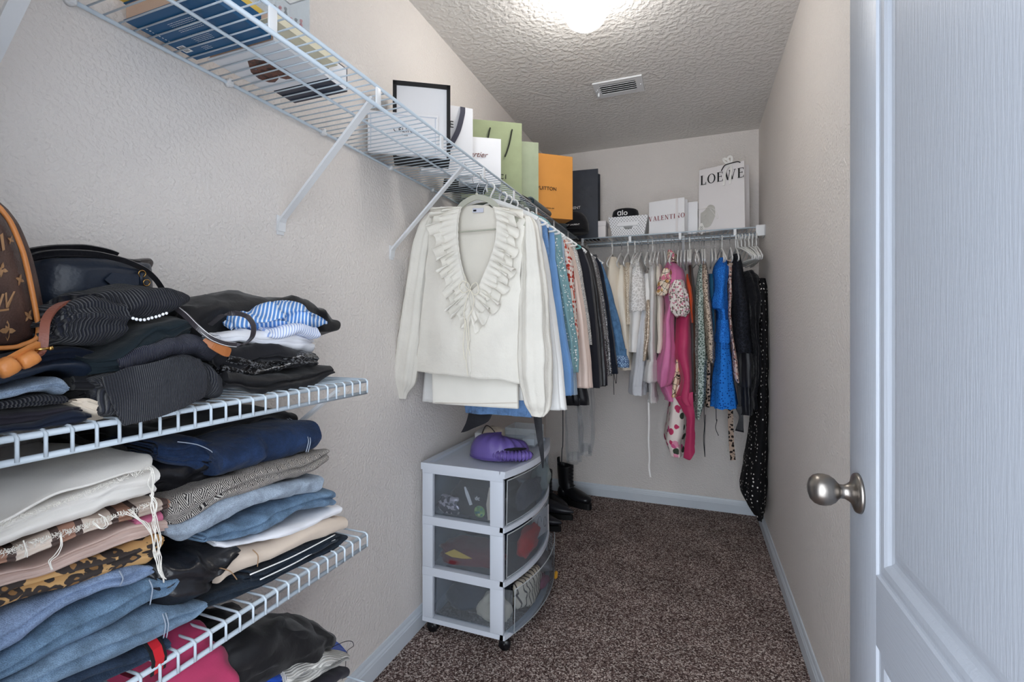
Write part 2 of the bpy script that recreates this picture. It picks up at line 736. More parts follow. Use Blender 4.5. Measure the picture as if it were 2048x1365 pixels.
def serif(s, h, mat, M, parent, name='lettering', sp=0.28, slant=0.0):
    """roman capitals with thick and thin strokes, drawn as flat polygons"""
    T, t, sr = 0.16, 0.05, 0.11
    G = {'L': (0.62, [(0.16, 0, 0.16, 1, T), (0.04, 0.025, 0.6, 0.025, t), (0.585, 0, 0.585, 0.24, t), (0.04, 0.975, 0.3, 0.975, t)]),
         'E': (0.66, [(0.16, 0, 0.16, 1, T), (0.04, 0.025, 0.62, 0.025, t), (0.04, 0.975, 0.6, 0.975, t), (0.16, 0.52, 0.48, 0.52, t), (0.6, 0, 0.6, 0.22, t), (0.58, 0.8, 0.58, 1, t), (0.47, 0.42, 0.47, 0.62, t)]),
         'T': (0.74, [(0.37, 0, 0.37, 1, T), (0.02, 0.975, 0.72, 0.975, t), (0.24, 0.025, 0.5, 0.025, t), (0.04, 0.8, 0.04, 1, t), (0.7, 0.8, 0.7, 1, t)]),
         'I': (0.34, [(0.17, 0, 0.17, 1, T), (0.04, 0.025, 0.3, 0.025, t), (0.04, 0.975, 0.3, 0.975, t)]),
         'V': (0.8, [(0.12, 1, 0.4, 0, T), (0.4, 0, 0.66, 1, t), (0.0, 0.975, 0.26, 0.975, t), (0.56, 0.975, 0.78, 0.975, t)]),
         'A': (0.82, [(0.1, 0, 0.4, 1, t), (0.4, 1, 0.7, 0, T), (0.0, 0.025, 0.22, 0.025, t), (0.56, 0.025, 0.82, 0.025, t), (0.2, 0.36, 0.58, 0.36, t)]),
         'N': (0.84, [(0.14, 0, 0.14, 1, t), (0.14, 1, 0.7, 0, T), (0.7, 0, 0.7, 1, t), (0.02, 0.025, 0.26, 0.025, t), (0.58, 0.975, 0.82, 0.975, t), (0.02, 0.975, 0.2, 0.975, t)]),
         'W': (1.16, [(0.1, 1, 0.34, 0, T), (0.34, 0, 0.58, 1, t), (0.54, 1, 0.78, 0, T), (0.78, 0, 1.04, 1, t), (0.0, 0.975, 0.24, 0.975, t), (0.46, 0.975, 0.64, 0.975, t), (0.94, 0.975, 1.14, 0.975, t)])}
    mb = MB()
    x = 0
    W = sum((0.86 if c == 'O' else G[c][0]) + sp for c in s) - sp
    F = lambda px, py, e=0.0: Vector(((px - W / 2 + slant * py) * h, (py - 0.5) * h, e))
    for c in s:
        if c == 'O':
            vs, fs = [], []
            for k in range(32):
                a = 2 * math.pi * k / 32
                for r in (0, 1):
                    for e in (0, 0.0006):
                        vs.append(F(x + 0.43 + math.cos(a) * (0.42 - r * 0.15), 0.5 + math.sin(a) * (0.51 - r * 0.05), e))
            for k in range(32):
                b, d = k * 4, ((k + 1) % 32) * 4
                fs += [(b + 1, b + 3, d + 3, d + 1), (b, d, d + 2, b + 2), (b, b + 1, d + 1, d), (b + 2, d + 2, d + 3, b + 3)]
            mb.add(vs, fs)
            x += 0.86 + sp
            continue
        w, st = G[c]
        for j, (x0, y0, x1, y1, wd) in enumerate(st):
            e = 0.0006 + j * 0.00004
            if abs(y1 - y0) > abs(x1 - x0):
                q = [(x + x0 - wd / 2, y0), (x + x0 + wd / 2, y0), (x + x1 + wd / 2, y1), (x + x1 - wd / 2, y1)]
            else:
                q = [(x + x0, y0 - wd / 2), (x + x1, y1 - wd / 2), (x + x1, y1 + wd / 2), (x + x0, y0 + wd / 2)]
            vs = [F(a, b, 0) for a, b in q] + [F(a, b, e) for a, b in q]
            mb.add(vs, [(0, 1, 2, 3), (4, 5, 6, 7), (0, 1, 5, 4), (1, 2, 6, 5), (2, 3, 7, 6), (3, 0, 4, 7)])
        x += w + sp
    o = mb.obj(name, mat)
    o.matrix_world = M
    adopt(parent, o)
    return o


def face_M(p, right, up):
    """matrix that lays text in the plane (right, up) at p"""
    r = Vector(right).normalized()
    u = Vector(up)
    u = (u - r * u.dot(r)).normalized()
    n = r.cross(u)
    M = Matrix((r, u, n)).transposed().to_4x4()
    M.translation = Vector(p) + n * 0.0005
    return M
# ================================================================ SETTING
XR, YB, ZC = 1.398, 3.362, 2.44


def wall_mat(name, c, bs=70, strength=0.5, dist=0.004):
    t = NT(name)
    v = t.coord()
    n0 = t.noise(v, bs, 3, 0.45)
    h = t.ramp(n0, [(0.42, (0, 0, 0)), (0.62, (1, 1, 1))])
    col = t.ramp(t.noise(v, 3), [(0.3, scl(c, 0.985)), (0.7, scl(c, 1.015))])
    return t.done(col, t.bump(t.noise(v, bs * 5, 2), 0.1, 0.001, t.bump(h, strength, dist)), 0.75, 0, 0.25)


WALL = wall_mat('wall_paint', rgb(226, 220, 215), 110, 0.42, 0.003)
CEIL = wall_mat('ceiling_texture', rgb(222, 219, 215), 48, 0.5, 0.005)
TRIM = m_plain('trim_paint', rgb(208, 216, 224), 0.35, 0, 0.5, 0.01)
t = NT('carpet_pile')
v = t.coord()
cell = t.vor(v, 230, out=1)
sp = t.n('SeparateColor')
t.l(cell, sp.inputs[0])
fl = t.n('MixRGB')
fl.blend_type = 'MULTIPLY'
fl.inputs[0].default_value = 1
t.l(t.ramp(sp.outputs[0], [(0.0, rgb(62, 47, 45)), (0.3, rgb(104, 86, 82)), (0.6, rgb(142, 122, 116)), (0.82, rgb(196, 180, 172)), (0.97, rgb(226, 214, 206))]), fl.inputs[1])
t.l(t.ramp(t.noise(v, 5, 4, 0.6), [(0.35, (0.72, 0.72, 0.72)), (0.65, (1.05, 1.05, 1.05))]), fl.inputs[2])
CARPET = t.done(fl.outputs[0], t.bump(t.noise(v, 160, 3), 0.9, 0.006, t.bump(t.vor(v, 230), 0.8, 0.004)), 1.0, 0, 0.05)


def struct(name, x0, x1, y0, y1, z0, z1, mat, bev=0):
    return tag(MB().box(x0, x1, y0, y1, z0, z1, bev=bev).obj(name, mat), kind='structure')


struct('floor', -0.12, XR + 0.12, -0.3, YB + 0.12, -0.1, 0, CARPET)
struct('ceiling', -0.12, XR + 0.12, 0.03, YB + 0.12, ZC, ZC + 0.1, CEIL)
struct('wall_left', -0.12, 0, 0.03, YB, 0, ZC, WALL)
struct('wall_right', XR, XR + 0.12, 0.03, YB, 0, ZC, WALL)
struct('wall_back', -0.12, XR + 0.12, YB, YB + 0.12, 0, ZC, WALL)
# wall with the doorway the photographer stands in
mb = MB()
mb.box(-0.12, 0.50, 0.03, 0.15, 0, ZC).box(1.30, XR + 0.12, 0.03, 0.15, 0, ZC).box(0.50, 1.30, 0.03, 0.15, 2.06, ZC)
tag(mb.obj('wall_front', WALL), kind='structure')
mb = MB()
mb.box(0.50, 0.52, 0.02, 0.16, 0, 2.06).box(1.285, 1.30, 0.02, 0.16, 0, 2.06).box(0.50, 1.30, 0.02, 0.16, 2.04, 2.06)
mb.box(0.44, 0.505, 0.15, 0.165, 0, 2.12).box(0.44, 1.36, 0.15, 0.165, 2.06, 2.12)
tag(mb.obj('trim_1', TRIM), kind='structure')


def baseboard(name, a, b, nrm):
    """moulded skirting from a to b; nrm points into the room"""
    a, b, nrm = Vector(a), Vector(b), Vector(nrm)
    pr = [(0, 0), (0.013, 0), (0.013, 0.052), (0.011, 0.056), (0.0105, 0.061), (0.007, 0.068), (0.006, 0.076), (0.004, 0.083), (0, 0.084)]
    vs = []
    for p in (a, b):
        vs += [p + nrm * d + Vector((0, 0, h)) for d, h in pr]
    n = len(pr)
    fs = [(k, (k + 1) % n, n + (k + 1) % n, n + k) for k in range(n)] + [tuple(range(n)), tuple(range(n, 2 * n))]
    return tag(MB().add(vs, fs).obj(name, TRIM), kind='structure')


baseboard('baseboard_left', (0, 0.15, 0), (0, YB, 0), (1, 0, 0))
baseboard('baseboard_right', (XR, 0.15, 0), (XR, YB, 0), (-1, 0, 0))
baseboard('baseboard_back', (0, YB, 0), (XR, YB, 0), (0, -1, 0))

# ---------------------------------------------------------------- door, open flat along the right wall
t = NT('door_paint')
v = t.coord(scale=(1, 1, 0.06))
g1 = t.noise(v, 260, 3, 0.6)
DOORV = t.done(rgb(170, 176, 186), t.bump(g1, 0.30, 0.0016), 0.42, 0, 0.45)
t = NT('door_paint_rail')
v = t.coord(scale=(1, 0.06, 1))
DOORH = t.done(rgb(170, 176, 186), t.bump(t.noise(v, 260, 3, 0.6), 0.42, 0.0016), 0.42, 0, 0.45)
DX = 1.2745
DY0, DY1 = 0.233, 0.993
door = bpy.data.objects.new('door_1', None)
door.location = (DX, DY0, 0.01)
COL.objects.link(door)
tag(door, kind='structure')
ST = 0.129
rails = [(0.012, 0.20), (0.712, 0.817), (1.90, 2.04)]
for a, b in ((DY0, DY0 + ST), (DY1 - ST, DY1)):
    adopt(door, MB().box(DX, DX + 0.035, a, b, 0.012, 2.04, bev=0.0008).obj('stile', DOORV))
for a, b in rails:
    adopt(door, MB().box(DX, DX + 0.035, DY0 + ST, DY1 - ST, a, b).obj('rail', DOORH))
prof = [(0, 0), (0.002, 0.0035), (0.006, 0.0042), (0.013, 0.0030), (0.021, 0.0034), (0.026, 0.0062), (0.030, 0.0100), (0.036, 0.0120), (0.042, 0.0112), (0.050, 0.0078), (0.058, 0.0058), (0.062, 0.0055)]
for z0, z1 in ((0.20, 0.712), (0.817, 1.90)):
    vs, fs = [], []
    ya, yb = DY0 + ST, DY1 - ST
    for side in (0, 1):
        for d, h in prof:
            X = DX + h if side == 0 else DX + 0.035 - h
            vs += [(X, ya + d, z0 + d), (X, yb - d, z0 + d), (X, yb - d, z1 - d), (X, ya + d, z1 - d)]
    m = len(prof)
    for side in (0, 1):
        b0 = side * m * 4
        for i in range(m - 1):
            for k in range(4):
                k2 = (k + 1) % 4
                fs.append((b0 + i * 4 + k, b0 + i * 4 + k2, b0 + i * 4 + 4 + k2, b0 + i * 4 + 4 + k))
        fs.append(tuple(b0 + (m - 1) * 4 + k for k in range(4)))
    adopt(door, MB().add(vs, fs).obj('panel', DOORV))
NICKEL = m_plain('brushed_nickel', rgb(150, 144, 138), 0.32, 1.0, 0.5, 0.03, 40)
kc = Vector((DX, 0.943, 0.914))
kb = MB()
kb.lathe([(0.0325, 0), (0.0325, -0.003), (0.031, -0.006), (0.024, -0.0085), (0.018, -0.011), (0.014, -0.016), (0.0115, -0.021), (0.0115, -0.027), (0.014, -0.030), (0.020, -0.035), (0.0245, -0.042), (0.0262, -0.050), (0.0258, -0.058), (0.023, -0.065), (0.017, -0.0705), (0.008, -0.0735), (0.001, -0.074)], kc, 'X', 40)
ko = kb.obj('knob', NICKEL, None, kc)
adopt(door, ko)
kn2 = MB().lathe([(0.0325, 0.035), (0.031, 0.041), (0.014, 0.05), (0.0115, 0.062), (0.022, 0.072), (0.026, 0.085), (0.02, 0.098), (0.001, 0.103)], kc, 'X', 32).obj('knob', NICKEL, None, kc)
adopt(door, kn2)
adopt(door, MB().box(DX + 0.005, DX + 0.030, DY1 - 0.0005, DY1 + 0.0015, 0.885, 0.943).obj('latch_plate', NICKEL))

# ---------------------------------------------------------------- ceiling lamp
GLOW = NT('lamp_glass')
GLOW.b.inputs['Base Color'].default_value = (1, 1, 1, 1)
GLOW.b.inputs['Emission Color'].default_value = (1.0, 0.965, 0.92, 1)
GLOW.b.inputs['Emission Strength'].default_value = LAMP_POWER
WMET = m_plain('white_metal', rgb(226, 228, 230), 0.35, 0, 0.5, 0.01)
LX, LY = 0.654, 1.70
lamp = empty('ceiling_lamp', (LX, LY, ZC), 'round white glowing ceiling lamp with a frosted glass dome', 'lamp')
adopt(lamp, MB().lathe([(0.06, 0), (0.062, -0.012), (0.055, -0.02), (0.04, -0.024)], (LX, LY, ZC - 0.0005), 'Z', 40).obj('base', WMET))
gl = [(0.038, -0.022), (0.056, -0.032), (0.07, -0.05), (0.0785, -0.075), (0.08, -0.10), (0.076, -0.125), (0.064, -0.148), (0.045, -0.163), (0.022, -0.171), (0.001, -0.173)]
adopt(lamp, MB().lathe(gl, (LX, LY, ZC), 'Z', 40).obj('glass_dome', GLOW.m))

# ---------------------------------------------------------------- ceiling vent
vent = empty('ceiling_vent', (0.653, 2.51, ZC), 'white metal air vent with slats in the textured ceiling', 'vent')
DARK = m_plain('vent_dark', rgb(40, 40, 42), 0.7)
x0, x1, y0, y1 = 0.530, 0.776, 2.428, 2.59
mb = MB()
ix0, ix1, iy0, iy1 = x0 + 0.030, x1 - 0.035, y0 + 0.030, y1 - 0.030
zf = ZC - 0.008
for a in ((x0, x1, y0, iy0), (x0, x1, iy1, y1), (x0, ix0, iy0, iy1), (ix1, x1, iy0, iy1)):
    mb.box(a[0], a[1], a[2], a[3], zf, ZC - 0.001)
adopt(vent, mb.obj('frame', WMET))
adopt(vent, MB().box(ix0, ix1, iy0, iy1, ZC - 0.002, ZC - 0.0008).obj('duct', DARK))
n = 5
for k in range(n):
    yc = iy0 + (k + 0.5) * (iy1 - iy0) / n
    M = Matrix.Translation((0, yc, zf + 0.001)) @ Matrix.Rotation(math.radians(35), 4, 'X')
    adopt(vent, MB().box(ix0, ix1, -0.008, 0.008, -0.001, 0.001, M=M).obj('slat', WMET))
adopt(vent, MB().box(x0 + 0.014, x0 + 0.018, 2.49, 2.53, zf - 0.004, zf).box(x0 + 0.012, x0 + 0.02, 2.525, 2.535, zf - 0.02, zf).obj('lever', WMET))
for sx in (x0 + 0.010, x1 - 0.012):
    adopt(vent, MB().lathe([(0.004, 0), (0.003, -0.002), (0.0005, -0.0025)], (sx, 2.509, zf), 'Z', 10).obj('screw', WMET))

# ================================================================ WIRE SHELVES
WIRE = m_plain('white_wire', rgb(194, 206, 216), 0.38, 0, 0.5, 0.01)
ZS = 1.762      # deck of the upper shelves


def shared(proto, loc, parent, name):
    o = bpy.data.objects.new(name, proto.data)
    COL.objects.link(o)
    o.location = loc
    adopt(parent, o)
    return o


def wire_row(parent, make, spots):
    """one wire mesh, repeated at the given offsets as its own part each"""
    first = make()
    base = first.location.copy()
    for k, d in enumerate(spots):
        if k == 0:
            first.location = base + Vector(d)
            adopt(parent, first)
        else:
            shared(first, base + Vector(d), parent, 'wire')


up = empty('wire_shelf', (0.0, 0.16, ZS), 'long white wire shelf with hanging rail high along the left wall', 'shelf', 'white wire closet shelves')
ya, yb = 0.16, 3.052
XF = 0.315
adopt(up, MB().tube([(XF, ya, ZS), (XF, yb, ZS)], 0.0042).obj('front_rail', WIRE))
adopt(up, MB().tube([(XF, ya, ZS - 0.046), (XF, 3.02, ZS - 0.046)], 0.0048).obj('hanging_rail', WIRE))
adopt(up, MB().tube([(0.172, ya, ZS - 0.0062), (0.172, yb, ZS - 0.0062)], 0.0035).obj('middle_rail', WIRE))
adopt(up, MB().tube([(0.007, ya, ZS - 0.004), (0.007, YB - 0.01, ZS - 0.004)], 0.0042).obj('wall_rail', WIRE))
W = 0.0254
cnt = int((yb - ya) / W)
wire_row(up, lambda: MB().tube([(0.005, 0, ZS), (XF, 0, ZS)], 0.0018, 6).obj('wire', WIRE, None, (0, 0, 0)), [(0, ya + 0.008 + k * W, 0) for k in range(cnt)])
for k in range(9):
    yp = 0.338 + 0.305 * k
    adopt(up, MB().box(XF - 0.001, XF + 0.003, yp - 0.009, yp + 0.009, ZS - 0.046, ZS + 0.002, bev=0.0008).obj('rail_clip', WMET))
SCR = m_plain('screw_metal', rgb(150, 150, 150), 0.3, 1)


def brace(parent, y, z, yw=None, zdrop=0.285, xf=0.298, w=0.019):
    """folded steel support from the shelf's front down to the wall"""
    a = Vector((xf, y, z - 0.02))
    b = Vector((0.014, y, z - zdrop))
    pts = [a, a + (b - a) * 0.5, b, b + Vector((-0.008, 0, -0.012)), b + Vector((-0.011, 0, -0.035))]
    m = MB().band(pts, (0, 1, 0), [w, w, w * 0.95, w * 1.2, w * 1.3], 0.0065)
    m.box(0.0, 0.0035, y - 0.0115, y + 0.0115, z - zdrop - 0.045, z - zdrop + 0.006, bev=0.0012)
    o = m.obj('brace', WMET)
    adopt(parent, o)
    s = MB().lathe([(0.0035, 0.0), (0.003, 0.002), (0.0006, 0.0025)], (0.0035, y, z - zdrop - 0.031), 'X', 10).obj('screw', SCR)
    s.parent = o
    s.matrix_parent_inverse = (Matrix.Translation(parent.location)).inverted() @ Matrix.Translation(parent.location)
    return o


for y in (0.36, 0.955, 1.448, 2.1, 2.7):
    brace(up, y, ZS)
for y in (0.50, 0.803, 1.105, 1.435, 1.726, 2.03, 2.34, 2.65):
    adopt(up, MB().lathe([(0.009, 0.0), (0.009, 0.010), (0.006, 0.014)], (0, y, ZS - 0.004), 'X', 14).box(0.0, 0.016, y - 0.006, y + 0.006, ZS - 0.011, ZS + 0.006, bev=0.002).obj('wall_clip', WMET))

bk = empty('wire_shelf', (0.33, YB, ZS), 'shorter white wire shelf with hanging rail across the back wall', 'shelf', 'white wire closet shelves')
YF = 3.052
adopt(bk, MB().tube([(0.335, YF, ZS), (XR - 0.003, YF, ZS)], 0.0045).obj('front_rail', WIRE))
adopt(bk, MB().tube([(0.375, YF, ZS - 0.042), (XR - 0.003, YF, ZS - 0.042)], 0.0048).obj('hanging_rail', WIRE))
adopt(bk, MB().tube([(0.335, YF + 0.15, ZS - 0.006), (XR - 0.003, YF + 0.15, ZS - 0.006)], 0.0035).obj('middle_rail', WIRE))
adopt(bk, MB().tube([(0.32, YB - 0.007, ZS - 0.004), (XR - 0.003, YB - 0.007, ZS - 0.004)], 0.0042).obj('wall_rail', WIRE))
wire_row(bk, lambda: MB().tube([(0, YF, ZS), (0, YB - 0.005, ZS)], 0.0018, 6).obj('wire', WIRE, None, (0, 0, 0)), [(0.345 + k * W, 0, 0) for k in range(41)])
for u in (1260, 1360, 1470):
    xx = U(u, 470, y=YF).x
    adopt(bk, MB().box(xx - 0.008, xx + 0.008, YF - 0.003, YF + 0.001, ZS - 0.044, ZS + 0.002, bev=0.0008).obj('rail_clip', WMET))
adopt(bk, MB().box(0.335, 0.350, YF - 0.006, YF + 0.003, ZS - 0.045, ZS + 0.006, bev=0.002).box(0.335, 0.338, YF - 0.006, YF + 0.06, ZS - 0.045, ZS + 0.006).obj('corner_bracket', WMET))
adopt(bk, MB().box(XR - 0.05, XR - 0.001, YF - 0.007, YF + 0.004, ZS - 0.05, ZS + 0.012, bev=0.002).box(XR - 0.005, XR - 0.001, YF - 0.007, YF + 0.09, ZS - 0.05, ZS + 0.012).obj('end_bracket', WMET))
mb = MB()
mb.band([(0.955, YF + 0.02, ZS - 0.02), (0.955, YB - 0.02, ZS - 0.29), (0.955, YB - 0.004, ZS - 0.33)], (1, 0, 0), 0.016, 0.006)
adopt(bk, mb.obj('brace', WMET))

LOWZ = (1.069, 0.714, 0.367)
LOWL = ('upper of the three short white wire shelves beside the doorway, holding the handbags', 'middle of the three short white wire shelves, stacked with folded jeans', 'lowest of the three short white wire shelves, near the carpet')
for zi, lb in zip(LOWZ, LOWL):
    lo = empty('wire_shelf', (0, 0.16, zi), lb, 'shelf', 'white wire closet shelves')
    ya, yb, xf = 0.16, 0.912, 0.305
    adopt(lo, MB().tube([(xf + 0.004, ya, zi - 0.0045), (xf + 0.004, yb, zi - 0.0045)], 0.0042).obj('front_rail', WIRE))
    adopt(lo, MB().tube([(xf + 0.004, ya, zi - 0.031), (xf + 0.004, yb, zi - 0.031)], 0.0042).obj('lip_rail', WIRE))
    adopt(lo, MB().tube([(0.150, ya, zi - 0.005), (0.150, yb, zi - 0.005)], 0.0034).obj('middle_rail', WIRE))
    adopt(lo, MB().tube([(0.007, ya, zi - 0.005), (0.007, yb, zi - 0.005)], 0.004).obj('wall_rail', WIRE))
    path = [(0.005, 0, zi), (xf - 0.004, 0, zi), (xf + 0.004, 0, zi - 0.0002), (xf + 0.0095, 0, zi - 0.004), (xf + 0.0098, 0, zi - 0.031)]
    wire_row(lo, lambda: MB().tube(path, 0.0021, 6).obj('wire', WIRE, None, (0, 0, 0)), [(0, yb - 0.003 - k * W, 0) for k in range(29)])
    brace(lo, 0.845, zi, zdrop=0.215, xf=0.285, w=0.014)
    brace(lo, 0.25, zi, zdrop=0.215, xf=0.285, w=0.014)
# ================================================================ FOLDED CLOTHES
ZMIN = [0.0]


def fold(name, st, mat, label, xb=0.03, xf=0.305, n=2, seed=0, rough=0.004, group=None, cat='clothes', ext0=0.0, ext1=0.0, ny=28, gap=0.0, tip=0.0, back=None, wav=0.004, plies=None):
    """a garment folded flat: n nested bent layers whose rounded fold faces the room.
    st = stations (u, v_top, v_bottom[, x of the fold]) read along the fold"""
    S = []
    for q in st:
        u, vt, vb = q[:3]
        X = q[3] if len(q) > 3 else xf
        a, b = U(u, vt, x=X - 0.012), U(u, vb, x=X - 0.006)
        zt_, zb_ = a.z, max(b.z, ZMIN[0])
        S.append([a.y, max(zt_, zb_ + 0.008), zb_, X])
    S.sort()
    if ext0:
        S.insert(0, [S[0][0] - ext0] + S[0][1:])
    if ext1:
        S.append([S[-1][0] + ext1] + S[-1][1:])
    R = lerp_rows(S, ny)
    org = Vector((xb, R[0][0], min(r[2] for r in R)))
    NB, NA = 14, 17
    pl = plies if plies is not None else (0 if n == 1 else n)
    vs, fs = [], []
    rnd = random.Random(seed)
    for li in range(n):
        oy0, oy1 = rnd.uniform(-0.006, 0.006), rnd.uniform(-0.006, 0.006)
        ring = 2 * (2 * NB + NA)
        base = len(vs)
        for j, (y, zt, zb, X) in enumerate(R):
            f = j / (ny - 1)
            H = max(0.002, (zt - zb) / 2)
            ts = H / n
            ro = H - ts * li
            ri = max(0.0004, ro - ts * (0.93 - gap))
            zc = (zt + zb) / 2
            yy = y + oy0 * (1 - f) + oy1 * f
            loop = []
            for (r, rev) in ((ro, 0), (ri, 1)):
                P = []
                ex = min(r * 1.15 + 0.004, 0.05)
                xc = X - (0.05 if H > 0.03 else H * 1.15 + 0.004)
                xin = xb + 0.004 * li + rnd.uniform(0, 0.0001)
                taper = 0.55 if back is None else back
                for k in range(NB):
                    g = k / NB
                    e = taper + (1 - taper) * min(1, g * 2.2)
                    P.append((xin + (xc - xin) * g, -r * 1.0))
                for k in range(NA):
                    a = -math.pi / 2 + math.pi * k / (NA - 1)
                    hh = (math.sin(a) + 1) / 2
                    g_ = 0.0
                    if pl and not rev:
                        w_ = 0.22 * noise.noise(Vector((yy * 7, seed * 2.1, 0.5)))
                        for q_ in range(1, pl):
                            g_ += math.exp(-((hh - q_ / pl - w_) / 0.075) ** 2)
                    P.append((xc + ex * math.cos(a) - g_ * min(0.012, H * 0.8), r * math.sin(a)))
                for k in range(NB):
                    g = 1 - (k + 1) / NB
                    e = taper + (1 - taper) * min(1, g * 2.2)
                    P.append((xin + (xc - xin) * g, r * (2 * e - 1)))
                if rev:
                    P.reverse()
                loop += P
            for (px, pz) in loop:
                p = Vector((px, yy, zc + pz))
                q = Vector((px, yy, zc))
                gx = min(1.0, max(0.0, (px - xb) / 0.05))
                d = nz(q, 7, seed) * rough * 1.9 + nz(Vector((px, yy, zc + pz * 3)), 19, seed + 3) * rough * 1.0
                d.z += wav * noise.noise(Vector((px * 11 + seed, yy * 9, seed * 1.3)))
                # wrinkles running across the fold
                d.z += rough * 0.5 * noise.noise(Vector((px * 10, yy * 55 + seed, pz * 12)))
                d.x *= gx
                if tip:
                    d.x -= tip * gx * max(0, (f - 0.86) / 0.14) ** 2
                p += d
                p.y += noise.noise(Vector((px * 14, zc * 9 + pz * 30, seed + j * 0.02))) * 0.008
                vs.append(p - org)
        for j in range(ny - 1):
            for k in range(ring):
                k2 = (k + 1) % ring
                a = base + j * ring
                fs.append((a + k, a + k2, a + ring + k2, a + ring + k))
        half = ring // 2
        for j in (0, ny - 1):
            a = len(vs)
            src = base + j * ring
            vs += [vs[src + k].copy() for k in range(ring)]
            for k in range(half - 1):
                fs.append((a + k, a + k + 1, a + ring - 2 - k, a + ring - 1 - k))
    o = mesh_obj(name, vs, fs, mat)
    o.location = org
    if label:
        tag(o, label, cat, group)
    return o


def seam(parent, pts, mat, name='stitching', r=0.0009):
    o = MB().tube(pts, r, 5).obj(name, mat)
    adopt(parent, o)
    return o


BLACK = rgb(24, 25, 30)
NAVY = rgb(26, 31, 44)
M_ = {}
M_['black_cotton'] = m_fab('black_cotton', rgb(27, 27, 31), 0.85, 0.15)
M_['black_smooth'] = m_fab('black_smooth', rgb(20, 20, 23), 0.6, 0.15, wrinkle=0.7, ws=10, spec=0.3)
M_['charcoal'] = m_fab('charcoal_cotton', rgb(42, 40, 48), 0.9, 0.12)
M_['navy_cotton'] = m_fab('navy_cotton', rgb(27, 34, 50), 0.9, 0.12)
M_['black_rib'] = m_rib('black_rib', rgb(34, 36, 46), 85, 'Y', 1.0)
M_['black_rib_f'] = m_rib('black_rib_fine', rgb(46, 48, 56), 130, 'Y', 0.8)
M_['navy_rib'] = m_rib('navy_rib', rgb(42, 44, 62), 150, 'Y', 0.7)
M_['green_black'] = m_fab('green_black_denim', rgb(26, 36, 42), 0.9, 0.2, wrinkle=0.8)
M_['black_leather'] = m_leather('black_leather', rgb(24, 24, 28), 0.32, 200, 0.8)
M_['navy_leather'] = m_leather('navy_leather', rgb(28, 38, 54), 0.4, 240, 0.3)
M_['pale_denim'] = m_denim('pale_denim', rgb(160, 174, 190), 1.4)
M_['light_denim'] = m_denim('light_denim', rgb(146, 164, 186), 1.5)
M_['sky_denim'] = m_denim('sky_denim', rgb(132, 152, 184), 1.45, 0.4)
M_['mid_denim'] = m_denim('mid_denim', rgb(106, 132, 158), 1.7)
M_['mid_denim2'] = m_denim('mid_denim_two', rgb(118, 142, 166), 1.7)
M_['dark_denim'] = m_denim('dark_denim', rgb(36, 54, 86), 1.9, 0.4)
M_['indigo'] = m_denim('indigo_denim', rgb(52, 66, 86), 1.7, 0.4)
M_['ink_denim'] = m_denim('ink_denim', rgb(38, 48, 60), 1.7, 0.4)
M_['white_denim'] = m_fab('white_denim', rgb(222, 218, 212), 0.95, 0.04, wrinkle=0.5)
M_['white_cotton'] = m_fab('white_cotton', rgb(226, 227, 232), 0.9, 0.03, wrinkle=0.5)
M_['beige'] = m_fab('beige_twill', rgb(208, 192, 176), 0.9, 0.05)
M_['beige_silk'] = m_fab('beige_crinkle', rgb(216, 202, 184), 0.6, 0.06, wrinkle=1.0, ws=30)
M_['taupe'] = m_fab('taupe_cotton', rgb(196, 172, 162), 0.9, 0.05)
M_['magenta'] = m_fab('magenta_crepe', rgb(174, 58, 96), 0.85, 0.08)
M_['pinkw'] = m_fab('pink_wool', rgb(196, 110, 140), 0.9, 0.1)
M_['blue_sat'] = m_fab('royal_blue', rgb(30, 70, 160), 0.6, 0.1)
M_['white_knit'] = m_rib('white_knit', rgb(208, 206, 200), 90, 'X', 0.9, c2=rgb(238, 236, 230))
M_['leopard_denim'] = m_spots('leopard_denim', rgb(186, 148, 100), rgb(58, 52, 50), scale=54, size=0.52, inner=rgb(138, 104, 68), rnd=1.0)
M_['stitch'] = m_plain('pale_stitching', rgb(150, 160, 175), 0.8)
M_['stitch_b'] = m_plain('brown_stitching', rgb(150, 120, 90), 0.8)
M_['white_plain'] = m_plain('white_plain', rgb(235, 235, 235), 0.6, 0, 0.3, 0.01)
M_['red'] = m_fab('red_stripe', rgb(190, 34, 44), 0.8, 0.05)
# plaid
t = NT('plaid')
v = t.coord(rot=(0, 0.0, 0.25))
w1 = t.ramp(t.wave(v, 5.2, 'Y'), [(0.0, rgb(222, 208, 196)), (0.45, rgb(222, 208, 196)), (0.5, rgb(92, 78, 74)), (0.8, rgb(92, 78, 74)), (0.85, rgb(168, 130, 112))], 'CONSTANT')
w2 = t.ramp(t.wave(v, 5.2, 'X'), [(0.0, (1, 1, 1)), (0.6, (0.55, 0.5, 0.48))], 'CONSTANT')
mx = t.n('MixRGB')
mx.blend_type = 'MULTIPLY'
mx.inputs[0].default_value = 0.7
t.l(w1, mx.inputs[1])
t.l(w2, mx.inputs[2])
M_['plaid'] = t.done(mx.outputs[0], t.bump(t.noise(v, 400, 2), 0.3, 0.001), 0.95, 0, 0.1)
